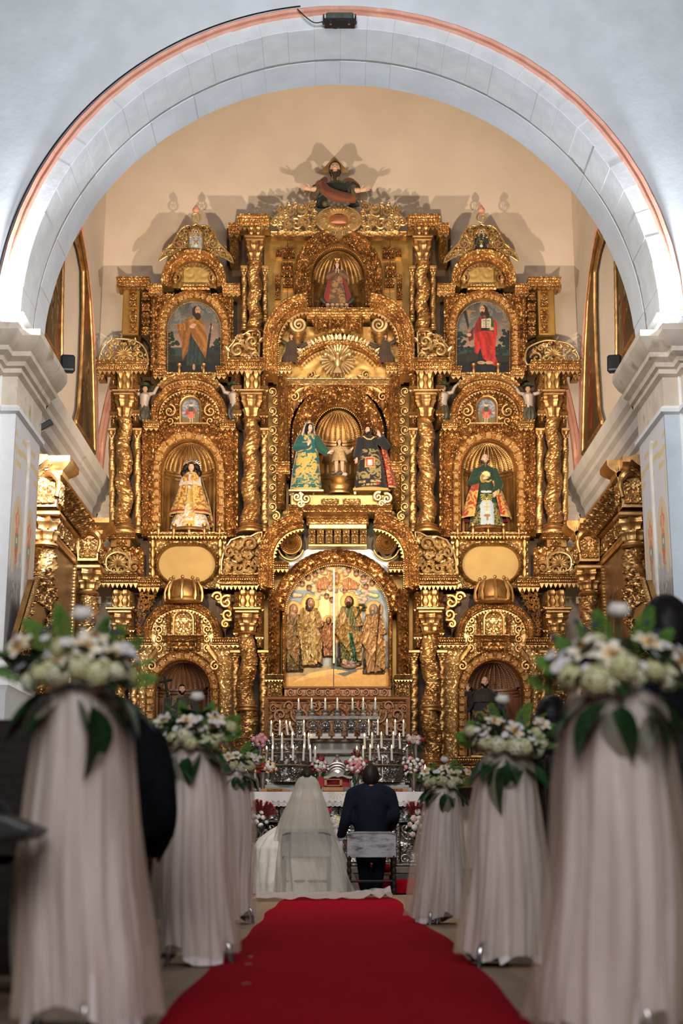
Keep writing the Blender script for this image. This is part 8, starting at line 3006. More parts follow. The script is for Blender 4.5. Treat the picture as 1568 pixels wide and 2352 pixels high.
# ---- the groom
YGm = 14.84
c = A3(852, 1900, YGm)
gx = c[0]
sk = hexc(150, 100, 76)
t = thing('person', 'groom in a dark navy suit seated with his back to the nave', 'person', (gx, YGm, 0))
mb = MB()
limb(mb, [(gx, YGm, .52), (gx, YGm - .01, .62), (gx, YGm - .01, .86), (gx, YGm + .02, 1.02), (gx, YGm + .03, 1.10)], [.13, .13, .15, .10, .058])
for s in (-1, 1):
 limb(mb, [(gx + s * .06, YGm, .60), (gx + s * .095, YGm - .0, .45), (gx + s * .10, YGm + .14, .455), (gx + s * .088, YGm + .26, .44), (gx + s * .08, YGm + .24, .28), (gx + s * .06, YGm + .13, .09)], [.09, .08, .075, .06, .045, .035])
 limb(mb, [(gx + s * .12, YGm, 1.0), (gx + s * .19, YGm, .985), (gx + s * .225, YGm, .80)], [.05, .045, .04])
fuse(mb, 'body', mat('groom_skin', sk, rough=.5), t, .014, 4)
mb = MB()
limb(mb, [(gx, YGm, .46), (gx, YGm - .015, .62), (gx, YGm - .02, .80), (gx, YGm - .01, .93), (gx, YGm + .015, 1.01), (gx, YGm + .03, 1.06)], [.155, .16, .17, .165, .12, .068], 20)
for s in (-1, 1):
 limb(mb, [(gx + s * .06, YGm, 1.03), (gx + s * .165, YGm, 1.005), (gx + s * .195, YGm, .985)], [.075, .065, .055])
# sideways widening of the chest
ball(mb, (gx, YGm - .01, .90), (.205, .12, .13), 20, 12)
ball(mb, (gx, YGm - .01, .74), (.205, .125, .17), 20, 12)
ball(mb, (gx, YGm - .0, .56), (.195, .13, .15), 20, 12)
zA = A3(775, 1930, YGm - .05)
limb(mb, [(gx - .195, YGm, .985), (gx - .225, YGm - .01, .86), (gx - .255, YGm - .02, .74), (gx - .285, YGm + .01, .64), (zA[0] + .035, YGm + .06, .575)], [.066, .066, .062, .052, .046])
limb(mb, [(gx + .195, YGm, .985), (gx + .225, YGm, .86), (gx + .235, YGm, .75), (gx + .20, YGm + .17, .66)], [.066, .064, .06, .045])
suit = mat('navy_suit', (.004, .007, .014), (.006, .009, .017), .9, 0, 60, .2, 200, spec=.15)
jk = fuse(mb, 'jacket', suit, t, .011, 5)
mb = MB()
lathe(mb, (gx, YGm + .03, 1.055), [(.078, -.03), (.072, 0), (.066, .025), (.062, .028), (.062, 0)], 24)
mb.build('collar', suit, jk)
mb = MB()
for s in (-1, 1):
 limb(mb, [(gx + s * .095, YGm - .02, .45), (gx + s * .10, YGm + .14, .455), (gx + s * .088, YGm + .26, .44), (gx + s * (.085 if s > 0 else .075), YGm + .24, .28), (gx + s * .06, YGm + .12, .07)], [.115, .105, .085, .068, .055])
fuse(mb, 'trousers', suit, t, .012, 4)
for s in (-1, 1):
 mb = MB()
 x = gx + s * .06
 ball(mb, (x, YGm + .13, .055), (.045, .06, .055), 12, 8)
 ball(mb, (x, YGm + .22, .035), (.045, .11, .035), 12, 8)
 box(mb, x - .043, x + .043, YGm + .08, YGm + .31, 0, .014, .004)
 fuse(mb, 'shoe', mat('black_shoe', (.008, .008, .009), rough=.25) if s < 0 else bpy.data.materials['black_shoe'], t, .008, 3)
head(t, (gx, YGm + .04, 1.165), .235, (150, 100, 76), style='short', yaw=172, pitch=-3)
mb = MB()
e = np.array((zA[0] + .035, YGm + .06, .575))
tube(mb, [e + (0, 0, .0), e + (.02, .012, -.03)], [.044, .042], 12, C=hexc(205, 205, 210))
mb.build('shirt_cuff', 'vfab', jk)
mb = MB()
hand(mb, e + (.022, .015, -.035), (.5, .3, -1), .17, (1, 0, .3), .5, sk, 1)
mb.build('hand', 'vcol', t)
mb = MB()
hand(mb, (gx + .17, YGm + .20, .63), (-.6, 1, -.3), .17, (0, 0, -1), .4, sk, -1)
mb.build('hand', 'vcol', t)
# ---- the bride
c = A3(705, 1900, YGm)
bx = c[0]
YBr = YGm + .02
t = thing('person', 'bride in white seated under a long sheer veil with her back to the nave', 'person', (bx, YBr, 0))
skb = hexc(176, 126, 100)
mb = MB()
limb(mb, [(bx, YBr, .44), (bx, YBr - .01, .62), (bx, YBr, .80), (bx, YBr + .01, .94), (bx, YBr + .02, 1.03)], [.12, .105, .12, .085, .048])
for s in (-1, 1):
 limb(mb, [(bx + s * .13, YBr, .935), (bx + s * .18, YBr + .01, .74), (bx + s * .16 + (.05 if s > 0 else 0), YBr + .14, .60)], [.045, .038, .026])
 limb(mb, [(bx + s * .08, YBr, .46), (bx + s * .09, YBr + .32, .44), (bx + s * .07, YBr + .32, .08)], [.09, .075, .045])
fuse(mb, 'body', mat('bride_skin', skb, rough=.5), t, .013, 4)
head(t, (bx, YBr + .03, 1.132), .225, (196, 146, 118), style='bun', yaw=178, pitch=-4)
gown = mat('ivory_gown', (.62, .58, .50), (.70, .66, .58), .7, 0, 20, .1, 60, sheen=.3)
mb = MB()
robe(mb, (bx, YBr, 0), [(.48, 0, 0, .17, .15, .2), (.60, 0, 0, .135, .12, .1), (.74, 0, 0, .15, .125, .1), (.86, 0, 0, .165, .125, 0), (.90, 0, 0, .16, .12, 0)], folds=6, amp=.02)
mb.build('bodice', gown, t)
mb = MB()
rr = [(.005, -.10, .05, .50, .40, 1), (.12, -.10, .05, .50, .40, 1), (.30, -.11, .04, .475, .37, 1), (.45, -.13, .03, .43, .33, .8), (.55, -.13, .02, .36, .27, .6), (.63, -.10, 0, .285, .20, .4), (.69, -.06, 0, .22, .15, .2), (.72, -.02, 0, .15, .13, 0)]
robe(mb, (bx, YBr + .12, 0), rr, n=150, nz=60, folds=15, amp=.045, seed=1.0)
mb.build('skirt', gown, t)
mb = MB()
hand(mb, (bx + .22, YBr + .14, .60), (.8, .3, -.3), .16, (0, 0, -1), .4, hexc(196, 146, 118), 1)
mb.build('hand', 'vcol', t)
def sheer(name, col, dens, rough=.8, edge=.25):
 m, nt, b = new_mat(name)
 L = nt.links.new
 b.inputs['Base Color'].default_value = (*col, 1)
 b.inputs['Roughness'].default_value = rough
 b.inputs['Sheen Weight'].default_value = .2
 tr = nt.nodes.new('ShaderNodeBsdfTransparent')
 tl = nt.nodes.new('ShaderNodeBsdfTranslucent')
 tl.inputs[0].default_value = (*col, 1)
 ad = nt.nodes.new('ShaderNodeMixShader')
 ad.inputs[0].default_value = .4
 L(b.outputs[0], ad.inputs[1])
 L(tl.outputs[0], ad.inputs[2])
 lw = nt.nodes.new('ShaderNodeLayerWeight')
 lw.inputs['Blend'].default_value = .35
 ma = nt.nodes.new('ShaderNodeMath')
 ma.operation = 'MULTIPLY_ADD'
 ma.inputs[1].default_value = edge
 ma.inputs[2].default_value = dens
 ma.use_clamp = True
 L(lw.outputs['Facing'], ma.inputs[0])
 mx = nt.nodes.new('ShaderNodeMixShader')
 L(ma.outputs[0], mx.inputs[0])
 L(tr.outputs[0], mx.inputs[1])
 L(ad.outputs[0], mx.inputs[2])
 out = nt.nodes['Material Output']
 L(mx.outputs[0], out.inputs[0])
 return m
M['veil'] = sheer('bridal_tulle', (.70, .66, .58), .26, .8, .55)
M['veiltop'] = sheer('gathered_tulle', (.66, .62, .54), .55, .8, .4)
for lay, (sc, seed, fol, a0, a1) in enumerate(((1.0, .3, 13, 150, 392), (.93, 2.2, 9, 160, 380))):
 mb = MB()
 rv = [(.012, .06, -.04, .44, .46, 1.5), (.10, .055, -.03, .42, .43, 1.4), (.30, .02, -.02, .375, .37, 1.1), (.50, -.01, 0, .325, .31, .9), (.64, -.02, 0, .29, .275, .8), (.80, -.01, 0, .235, .235, .6), (.92, 0, 0, .185, .20, .45),
  (1.04, 0, .02, .140, .165, .3), (1.11, 0, .03, .118, .15, .2), (1.155, 0, .02, .085, .12, .2), (1.18, 0, .0, .05, .08, .1), (1.195, 0, -.04, .012, .02, 0)]
 rv = [(z, dx, dy, rx * (sc if z > .0 else 1), ry * sc, f) for z, dx, dy, rx, ry, f in rv]
 robe(mb, (bx, YBr, .0), rv, n=150, nz=90, folds=fol, amp=.075, seed=seed, arc_=(a0, a1))
 mb.build('veil', 'veil', t)
mb = MB()
robe(mb, (bx, YBr, 0), [(z, dx, dy, rx * .97, ry * .97, f) for z, dx, dy, rx, ry, f in rv if z > .6], n=110, nz=50, folds=17, amp=.08, seed=4.1, arc_=(175, 365))
mb.build('veil_gathers', 'veiltop', t)
# train on the floor
u, v = np.meshgrid(np.linspace(0, 1, 120), np.linspace(0, 1, 60), indexing='ij')
xl_, xr_ = at(582, 2066, 13.2)[0], at(902, 2060, 13.2)[0]
X = xl_ + (xr_ - xl_) * u
front = 12.75 + .45 * np.clip((u - .80) / .2, 0, 1) ** 2 + .10 * np.sin(u * 9) * .3
Yt = front + (14.9 - front) * v
Z = .016 + .020 * (1 + np.sin(X * 21 + 3 * np.sin(Yt * 3))) * (.3 + .7 * np.sin(PI * np.clip(v * 1.2, 0, 1))) + .02 * np.exp(-((v - .02) / .04) ** 2) * (1 + np.sin(u * 40)) * .5 + .05 * np.clip((u - .70) / .3, 0, 1) * np.abs(np.sin(u * 28 + v * 5))
mb = MB()
mb.grid(np.stack([X, Yt, Z], -1))
mb.build('train', sheer('train_tulle', (.66, .58, .52), .72, .8, .2), t)
# ---- guests on the benches
coat = mat('black_coat', (.004, .0045, .006), (.007, .008, .010), .95, 0, 20, spec=.08)
def guest(label, px, ytop, Y, shoulder=.22, hs=.24, yaw=175, coat_=None, wide=1.0, style='short'):
 c = A3(px, ytop + 4, Y)
 zt_ = c[2]
 t = thing('person', label, 'person', (c[0], Y, 0))
 hz = zt_ - hs * .53
 sh = hz - hs * .95
 mb = MB()
 limb(mb, [(c[0], Y, .44), (c[0], Y, .7), (c[0], Y, sh - .06), (c[0], Y + .02, sh + .04), (c[0], Y + .02, hz - hs * .3)], [.15, .15, .15, .10, .055])
 ball(mb, (c[0], Y, sh - .14), (shoulder * .92, .13, .2), 18, 10)
 for s in (-1, 1):
  limb(mb, [(c[0] + s * .06, Y, sh), (c[0] + s * shoulder * .85, Y, sh - .045), (c[0] + s * shoulder * wide * 1.08, Y, sh - .28), (c[0] + s * shoulder * .9, Y + .2, sh - .40)], [.075, .07, .06, .045])
  limb(mb, [(c[0] + s * .09, Y, .46), (c[0] + s * .10, Y + .38, .46), (c[0] + s * .09, Y + .38, .07)], [.10, .085, .055])
 fuse(mb, 'clothed_body', coat_ or coat, t, .026, 3)
 head(t, (c[0], Y + .03, hz), hs, (120, 84, 66), style=style, yaw=yaw)
 for s in (-1, 1):
  mb = MB()
  hand(mb, (c[0] + s * shoulder * .88, Y + .21, sh - .41), (-s * .6, .8, -.2), .17, (0, 0, -1), .5, hexc(120, 84, 66), s)
  mb.build('hand', 'vcol', t)
 return t
guest('guest with black hair and black coat at the right edge, behind the nearest right-hand flowers', 1530, 1362, 5.25, .22, .27, 168)
guest('guest in black seated between the two nearest right-hand flower stands, head turned away', 1267, 1592, 7.6, .21, .235, 165)
guest('guest in a black coat hidden behind the nearest left-hand flowers', 222, 1450, 5.1, .235, .24, 175)
guest('guest in black at the far left edge behind the nearest pew', -120, 1490, 5.3, .22, .24, 180)
# =================================================================== AISLE: carpet, benches, flower stands
t = thing('aisle_runner', 'long red carpet runner down the middle of the wooden floor', 'carpet', (0, 8, 0))
ys = np.linspace(1.2, 13.6, 160)
xs = np.linspace(-1, 1, 25)
hw_l = .515 + .012 * np.sin(ys * 1.3) + .010 * np.sin(ys * 3.1)
hw_r = .515 + .022 * np.sin(ys * .95 + 1) + .010 * np.sin(ys * 2.7)
X = np.where(xs[None] < 0, xs[None] * hw_l[:, None], xs[None] * hw_r[:, None]) - .015
cut = np.clip((ys - 13.1) / .5, 0, 1)[:, None]
X = X * (1 - .06 * cut ** 2)
Z = .008 + .0035 * np.sin(ys * 2.1)[:, None] * np.cos(xs * 3)[None] + .002 * np.sin(ys * 7.3)[:, None] + 0 * X
Z = np.where(np.abs(xs)[None] > .97, .001, Z + .004)
m_ = MB()
m_.grid(np.stack([X, ys[:, None] + 0 * X, Z], -1))
m_.build('pile', 'carpet', t)
rs = np.random.RandomState(8)
for i_, (px, py) in enumerate(((571, 2206), (575, 2190), (566, 2248))):
 b = A3(px, py, CH * F / (py - 1950))
 m_ = MB()
 for k in range(3):
  petal(m_, k * 2 + i_, 0, .016, .008, 15, .3, 30, 0, 4, 3, hexc(190, 140, 110))
 V = np.concatenate(m_.v) + np.array([b[0], b[1], .014])
 m_.v = [V]
 tag(m_.build('fallen_petal', 'petal'), f'pale fallen petal on the left side of the red runner, {("nearest the flower stand", "beside it", "closest to the camera")[i_]}', 'petal', 'fallen petals', 'thing')
# ---- benches (dark, mostly hidden)
for i_, (s, Y) in enumerate([(s, y) for y in (4.35, 6.5, 8.0) for s in (-1, 1)] + [(-1, 3.3), (1, 3.3)]):
 nm = ('left', 'right')[s > 0]
 k_ = {4.35: 'second', 6.5: 'third', 8.0: 'fourth', 3.3: 'nearest'}[Y]
 xi = .93 if Y > 3.5 else 1.02
 t = thing('church_bench', f'dark wooden church bench, {k_} row on the {nm} of the aisle', 'bench', (s * 1.8, Y, 0), 'dark church benches')
 xa, xb = sorted((s * xi, s * 3.4))
 m_ = MB()
 box(m_, xa, xb, Y + .34, Y + .37, .42, .86 if Y > 3.5 else .80, .008)
 m_.build('backrest', 'darkwood', t)
 m_ = MB()
 box(m_, xa, xb, Y + .36, Y + .78, .41, .45, .008)
 m_.build('seat', 'darkwood', t)
 for x in (xa + .02, xb - .06):
  m_ = MB()
  box(m_, x, x + .05, Y + .32, Y + .78, 0, .41, .006)
  box(m_, x, x + .05, Y + .31, Y + .38, .41, .88 if Y > 3.5 else .82, .006)
  m_.build('end_panel', 'darkwood', t)
 m_ = MB()
 box(m_, xa + .05, xb - .05, Y + .345, Y + .365, .06, .40, .004)
 m_.build('lower_board', 'darkwood', t)
t = thing('handbag', 'dark soft leather handbag on the nearest left bench, poking into the left edge', 'bag', A3(40, 1930, 3.5))
b = A3(20, 1905, 3.5)
m_ = MB()
P = np.array([(-60, 1874), (-10, 1868), (30, 1874), (66, 1890), (98, 1904), (74, 1926), (20, 1934), (-60, 1940)], float)
q = at(P[:, 0], P[:, 1], 3.5)
plate(m_, [(float(x), float(z)) for x, z in q], 3.41, 3.60)
fuse(m_, 'body', mat('dark_leather', (.018, .020, .020), rough=.45), t, .006, 7)
m_ = MB()
P = [A3(-30, 1876, 3.5), A3(-20, 1850, 3.5), A3(10, 1846, 3.5), A3(26, 1874, 3.5)]
tube(m_, spline(P, 14), .006, 6)
m_.build('handle', bpy.data.materials['dark_leather'], t)
# ---- flower stands
M['satin'] = mat('pale_satin', hexc(212, 203, 200), hexc(228, 220, 218), .34, 0, 5, .35, 9, bdist=.03, stretch=(1.6, 1.6, .6))
M['organza'] = sheer('pale_organza', tuple(hexc(222, 202, 180)), .30, .45, .35)
M['chrome'] = mat('chrome_tube', (.55, .56, .58), rough=.18, metal=1.0)
STANDS = [(185, 1582, 84, 192, 2342, 146, 3.74, 'nearest left', 1), (445, 1716, 55, 450, 2196, 88, 5.92, 'second left', 2), (541, 1772, 36, 537, 2106, 44, 9.1, 'farthest left', 3),
  (1415, 1588, 96, 1402, 2352, 160, 3.62, 'nearest right', 4), (1165, 1728, 52, 1155, 2200, 98, 5.88, 'second right', 5), (1018, 1806, 30, 1003, 2112, 66, 9.05, 'farthest right', 6)]
for (xt, yt, ht, xb, yb_, hb, Y, nm, sd) in STANDS:
 rs = np.random.RandomState(sd)
 pt, pb = A3(xt, yt, Y), A3(xb, yb_, Y)
 k = Y * 1.0 / F
 rt, rb = ht * k, hb * k
 H_ = pt[2]
 dx = pt[0] - pb[0]
 c0 = np.array([pb[0], Y, 0.0])
 t = thing('flower_stand', f'tall flower stand wrapped in pale satin and organza, {nm} of the aisle', 'flower stand', c0)
 lift = .05
 f = lambda z: rt + (rb - rt) * max(0, 1 - z / H_) ** .62
 rings = [(z, dx * z / H_ + .006 * math.sin(z * 9 + sd), 0, f(z) * .88, f(z) * .8, 1.0 - .55 * z / H_) for z in np.linspace(lift, H_ * .97, 9)]
 rings += [(H_ * 1.0, dx, 0, rt * .80, rt * .75, .3), (H_ * 1.02, dx, 0, rt * .3, rt * .3, .1)]
 m_ = MB()
 nz = 56
 th = np.linspace(0, 2 * PI, 120, endpoint=False)
 robe(m_, c0, rings, n=120, nz=nz, folds=11, amp=.10, seed=sd * 1.3)
 V = m_.v[0].reshape(120, nz, 3)
 low = np.clip(1 - (V[..., 2] - lift) / .12, 0, 1)
 V[..., 2] += low * .03 * np.sin(th * 3 + sd)[:, None] - .035 * low * (np.sin(th * 2 + sd * 2) > .2)[:, None]
 V[..., 2] = np.maximum(V[..., 2], .004)
 m_.build('satin_cover', 'satin', t)
 m_ = MB()
 rings2 = [(max(.02, z * .985), x_, y_, rx * 1.18 + .006, ry * 1.18 + .006, f_ * 1.3) for z, x_, y_, rx, ry, f_ in rings[:-1]]
 robe(m_, c0, rings2, n=120, nz=46, folds=8, amp=.13, seed=sd * 2.1 + 1)
 m_.build('organza_cover', 'organza', t)
 for j in range(3):   # bent chrome feet, one of them showing
  a_ = R({1: -80, 2: -25, 3: -15, 4: -60, 5: 232, 6: 250}[sd] + 120 * j)
  d = np.array([math.cos(a_), math.sin(a_), 0])
  q = 1.0 if j == 0 and sd in (2, 3, 5) else .80
  base_ = c0 + d * rb * .3
  m_ = MB()
  tube(m_, spline([base_ + (0, 0, .085), c0 + d * rb * .60 * q + (0, 0, .10), c0 + d * rb * .92 * q + (0, 0, .075), c0 + d * rb * 1.02 * q + (0, 0, .0)], 16), .0105, 10)
  m_.build('bent_tube_foot', 'chrome', t)
 m_ = MB()
 tube(m_, [c0, c0 + (dx, 0, H_)], .02, 10)
 m_.build('pole', 'chrome', t)
 U = {1: 1.0, 2: .98, 3: .88, 4: 1.0, 5: .98, 6: .85}[sd] * .155
 c = np.array([pt[0], Y - .01, pt[2] + .055 * U / .155])
 b_ = thing('flower_arrangement', f'white and green flower arrangement crowned by one white rose on the {nm} stand', 'flowers', c)
 mir = -1 if sd > 3 else 1
 SQ = np.array([1.0, 1.0, .50])
 c = c - (0, 0, .27 * U)
 for i in range(9):   # hydrangea collar
  a_ = PI + PI * (i + .5) / 9 + rs.uniform(-.25, .25)
  d = np.array([math.cos(a_) * 1.15, .9 * math.sin(a_) - .15, -.05 + .35 * rs.rand()])
  inst('hydrangea', HYD[i % 2], b_, orient(c + d * U * rs.uniform(.62, .78), d + (0, 0, .25), U * rs.uniform(.36, .48), rs.uniform(0, 6)))
 for i in range(10):
  a_ = i * 2.4 + sd
  rr = .25 + .75 * math.sqrt(i / 10)
  d = np.array([math.cos(a_) * rr * 1.25, -.35 - .4 * (1 - rr), .65 + .55 * math.sin(a_) * rr + rs.uniform(-.1, .15)])
  me, nm_ = ((LILY, 'lily'), (DAISY, 'daisy'), (LILY, 'lily'), (HYD[0], 'hydrangea'))[i % 4]
  s_ = U * (.56 if me is LILY else .36 if me is DAISY else .32)
  inst(nm_, me, b_, orient(c + d * U * .95 * SQ + (0, 0, .12 * U), d + (rs.uniform(-.5, .5), -.45, rs.uniform(-.1, .4)), s_, rs.uniform(0, 6)))
 for i in range(10):
  a_ = i * 1.7 + sd * .7
  d = np.array([math.cos(a_) * (.7 + .5 * rs.rand()), -.4 + .3 * math.sin(a_), .2 + rs.rand()])
  inst('daisy', DAISY, b_, orient(c + d * U * 1.05 * SQ + (0, 0, .1 * U), d + (rs.uniform(-.5, .5), -.5, .2), U * rs.uniform(.20, .30), rs.uniform(0, 6)))
 for i in range(22):
  a_ = rs.uniform(0, 2 * PI)
  d = np.array([math.cos(a_) * .9, -.55 + .25 * math.sin(a_), .0 + .9 * rs.rand()])
  inst('leaf', LEAF, b_, orient_x(c + d * U * .6 * SQ, d + rs.normal(0, .35, 3), U * rs.uniform(.45, .7), rs.uniform(-.8, .8)))
 for i in range(7):
  a_ = i * 1.1 + sd
  d = np.array([math.cos(a_) * 1.0, -.5, .85 + .6 * rs.rand()])
  inst('thistle', THISTLE, b_, orient(c + d * U * 1.1 * SQ + (0, 0, .2 * U), d, U * .12))
 for i in range(9):
  a_ = R((5, 22, 40, 58, 72, 108, 126, 150, 172)[i]) + rs.uniform(-.08, .08)
  d = np.array([math.cos(a_) * mir, .0 - .3 * rs.rand(), math.sin(a_) * .8])
  inst('fern_sprig', FERN, b_, orient(c + d * U * .5, d, U * rs.uniform(.80, 1.05), rs.uniform(0, 6)))
 for i in range(9):
  a_ = 2 * PI * i / 9 + rs.uniform(-.2, .2)
  d = np.array([math.cos(a_), .55 * math.sin(a_), -.30 - .25 * rs.rand()])
  inst('leaf', LEAF, b_, orient_x(c + d * U * .3 - (0, 0, U * .1), d, U * rs.uniform(.95, 1.2), rs.uniform(-.5, .5)))
 for dx_, dz_, L_, ax_ in ({1: ((.6, -.45, 1.1, -1.25), (.85, -.15, 1.0, -.5), (-.5, -.35, .8, -2.6)), 2: ((-.1, -.4, .7, -1.8), (.6, -.25, .8, -.4)), 3: ((.1, -.35, .6, -1.5), (.5, -.3, .8, -.3)),
       4: ((-.55, -.35, .95, -2.5), (-.15, -.4, .9, -1.7), (.5, -.4, 1.0, -.9)), 5: ((-.4, -.5, 1.15, -2.0), (-.1, -.4, .7, -1.5)), 6: ((.0, -.45, 1.0, -1.45), (-.6, -.3, .8, -2.9))}[sd]):
  inst('broad_leaf', LEAF_BROAD, b_, orient_x(c + np.array([dx_ * .6, -.75, dz_]) * U, (math.cos(ax_), -.18, math.sin(ax_)), U * L_, rs.uniform(-.3, .3)))
 tp = A3(*{1: (190, 1404), 2: (453, 1596), 3: (527, 1688), 4: (1418, 1396), 5: (1152, 1602), 6: (1020, 1742)}[sd], Y - .02)
 inst('white_rose', ROSE['white'], b_, orient(tp - (0, 0, U * .18), (.05, -.35, 1), U * .40, sd))
 m_ = MB()
 tube(m_, [c + (0, 0, .02), (c + tp) / 2 + (.008, 0, 0), tp - (0, 0, U * .2)], .005, 6, C=hexc(40, 80, 36))
 m_.build('rose_stem', 'vcol', b_)
 if sd == 2:
  for a_ in (70, 115):
   inst('broad_leaf', LEAF_BROAD, b_, orient_x(tp - (0, 0, U * .85), (math.cos(R(a_)), -.3, math.sin(R(a_))), U * .7, .3))
# =================================================================== SIDE ALTARS, LUNETTE PAINTINGS, FITTINGS
for k, s in enumerate((-1, 1)):
 sd = SIDE[k]
 XW = WX - .02
 def wy(y, z, o=0.0):          # point on the side wall, o metres into the room
  return (s * (XW - o), y, z)
 t = thing('side_altar', f'gilt entablature and backing of the altar on the {sd} apse wall', 'altar', wy(18.4, 3.0))
 m_ = MB()
 zc = 5.02
 path = [(s * (XW - .08), 16.35), (s * (XW - .08), 20.75)]
 path = path if s < 0 else path[::-1]
 prof = [(0, 4.42), (.06, 4.45), (.05, 4.50), (.02, 4.52), (.02, 4.74), (.10, 4.78), (.12, 4.84), (.22, 4.88), (.28, 4.93), (.32, 4.97), (.32, zc), (0, zc + .01)]
 plan_sweep(m_, path, prof)
 m_.build('entablature', 'gold', t, angle=25)
 m_ = MB()     # carved frieze
 yy, zz = np.meshgrid(np.linspace(16.4, 20.7, 330), np.linspace(4.53, 4.73, 18), indexing='ij')
 h = .05 * hsamp('fine', yy / .4, zz / .4)
 m_.grid(np.stack([s * (XW - .10 - h), yy, zz], -1))
 yy, zz = np.meshgrid(np.linspace(16.4, 20.7, 330), np.linspace(4.79, 4.95, 14), indexing='ij')
 h = .05 * hsamp('foliage', yy / .35, zz / .35) + .10 + (zz - 4.79) * 1.3
 m_.grid(np.stack([s * (XW - .10 - h), yy, zz - .03], -1))
 m_.build('carved_frieze', 'gold', t)['kind'] = 'stuff'
 m_ = MB()
 box(m_, *sorted((s * XW, s * (XW - .10))), 16.3, 20.8, 0.4, 4.42)
 m_.build('backing', 'golddark', t, smooth=False)
 for j, (yc, xo) in enumerate(((16.75, .34), (20.05, .30))):
  t = thing('side_altar_block', f'carved gilt entablature block over the {("near", "far")[j]} column of the {sd} side altar', 'cornice', wy(yc, 4.95, xo))
  m_ = MB()
  cx = s * (XW - xo)
  sq = [(cx - .15, yc - .15), (cx + .15, yc - .15), (cx + .15, yc + .15), (cx - .15, yc + .15), (cx - .15, yc - .15)]
  plan_sweep(m_, sq, [(-.01, 4.44), (.0, 4.80), (.05, 4.82), (.06, 4.87), (.13, 4.92), (.16, 4.96), (.16, 5.03), (-.15, 5.035)])
  m_.build('moulding', 'gold', t, angle=25)
  m_ = MB()
  for (px_, py_) in ((0, -1), (-s, 0)):
   u, v = np.meshgrid(np.linspace(-.125, .125, 26), np.linspace(4.48, 4.76, 30), indexing='ij')
   h = .152 + .035 * hsamp('bold', np.abs(u) / .5 + .1, v / .5)
   if py_:
    P = np.stack([cx + u, yc - h, v], -1)
   else:
    P = np.stack([cx - s * h, yc + u, v], -1)
   m_.grid(P)
  m_.build('carved_face', 'gold', t)['kind'] = 'stuff'
  m_ = MB()
  for i in range(14):
   x = cx - .2 + .4 * i / 13
   m_.add([(x - .014, yc - .21, 4.93), (x + .014, yc - .21, 4.93), (x, yc - .215, 4.86), (x - .014, yc - .18, 4.93), (x + .014, yc - .18, 4.93)], [(0, 1, 4, 3)], [(0, 2, 1), (0, 3, 2), (1, 2, 4), (3, 4, 2)])
  m_.build('pointed_fringe', 'gold2', t, smooth=False)
  tube_ = MB()
  tube(tube_, spline([(cx - s * .0, yc - .17, 4.86), (cx - s * .12, yc - .24, 4.82), (cx - s * .17, yc - .20, 4.70), (cx - s * .14, yc - .18, 4.56)], 12), [.05] * 6 + [.03] * 6, 8)
  tube_.build('acanthus_bracket', 'gold', t)
  t = thing('side_altar_column', f'gilt twisted column at the {("near", "far")[j]} end of the {sd} side altar', 'column', (cx, yc, 1.2), None)
  m_ = MB()
  twisted(m_, (cx, yc, 1.5), (cx, yc, 4.02), .15, 4.2, 1 if k == 0 else -1, .22, kind='bold')
  gold(m_, 'shaft', t)
  m_ = MB()
  capital(m_, (cx, yc, 4.02), .125, .30)
  lathe(m_, (cx, yc, 4.0), [(.14, -.04), (.16, -.02), (.14, .01)], 24)
  box(m_, cx - .2, cx + .2, yc - .2, yc + .2, 4.32, 4.38, .015)
  gold(m_, 'capital', t)
  m_ = MB()
  lathe(m_, (cx, yc, 1.2), baseprof(.14, .3), 24)
  box(m_, cx - .2, cx + .2, yc - .2, yc + .2, 0.3, 1.2, .02)
  gold(m_, 'base', t)
 t = thing('side_altar_painting', f'large dark religious painting with robed crowd on the {sd} apse wall', 'painting', wy(18.5, 1.6, .12))
 cv = Canvas(270, 290, (92, 58, 32), 2.1)
 rs = np.random.RandomState(50 + k)
 cv.grad(0, 290, (120, 84, 52) if k == 0 else (150, 100, 66), (70, 44, 26))
 cv.fol('bold', 160, .5, (110, 70, 42), None, .5, .2)
 for i in range(26):
  x_, y_ = rs.uniform(10, 260), rs.uniform(40, 210)
  c_ = ((150, 70, 46), (92, 70, 40), (140, 108, 70), (80, 44, 30), (104, 96, 50), (160, 120, 84))[i % 6]
  cv.person(x_, y_, y_ + rs.uniform(60, 100), rs.uniform(22, 34), c_, tuple(int(v_ * .8) for v_ in c_), (178, 132, 98), (60, 40, 28), rs.uniform(-1, 1), i % 3 == 0)
 n1 = hsamp('bold', cv.x / 220, cv.y / 220)
 cv.c *= (.75 + .5 * n1)[..., None]
 def pts_(x, y, h):
  return np.stack([np.full(x.shape, s * (XW - .125)), (17.12 + x * .01) if True else x, 4.40 - y * .01], -1)
 cv.mesh(pts_, 'canvas', 'vcolgloss', t)
 m_ = MB()
 for yy_ in (17.10, 19.84):
  for i in range(60):
   z = 1.6 + 2.8 * i / 59
   ball(m_, (s * (XW - .13), yy_ + .02 * math.sin(i * 1.6), z), (.035, .035, .04), 6, 5)
 gold(m_, 'rope_frame', t)['kind'] = 'stuff'
 m_ = MB()
 box(m_, *sorted((s * (XW - .10), s * (XW - .16))), 17.06, 19.88, 4.36, 4.42)
 gold(m_, 'top_frame', t)
 outl = [[(214, 1040), (211, 900), (208, 790), (203, 690), (196, 622), (187, 566), (179, 527), (170, 545), (180, 578), (188, 622), (188, 712), (184, 830), (177, 941), (170, 968)],
   [(138, 838), (138, 760), (139, 690), (141, 600), (128, 600), (110, 640), (92, 720), (84, 800), (96, 806)]]
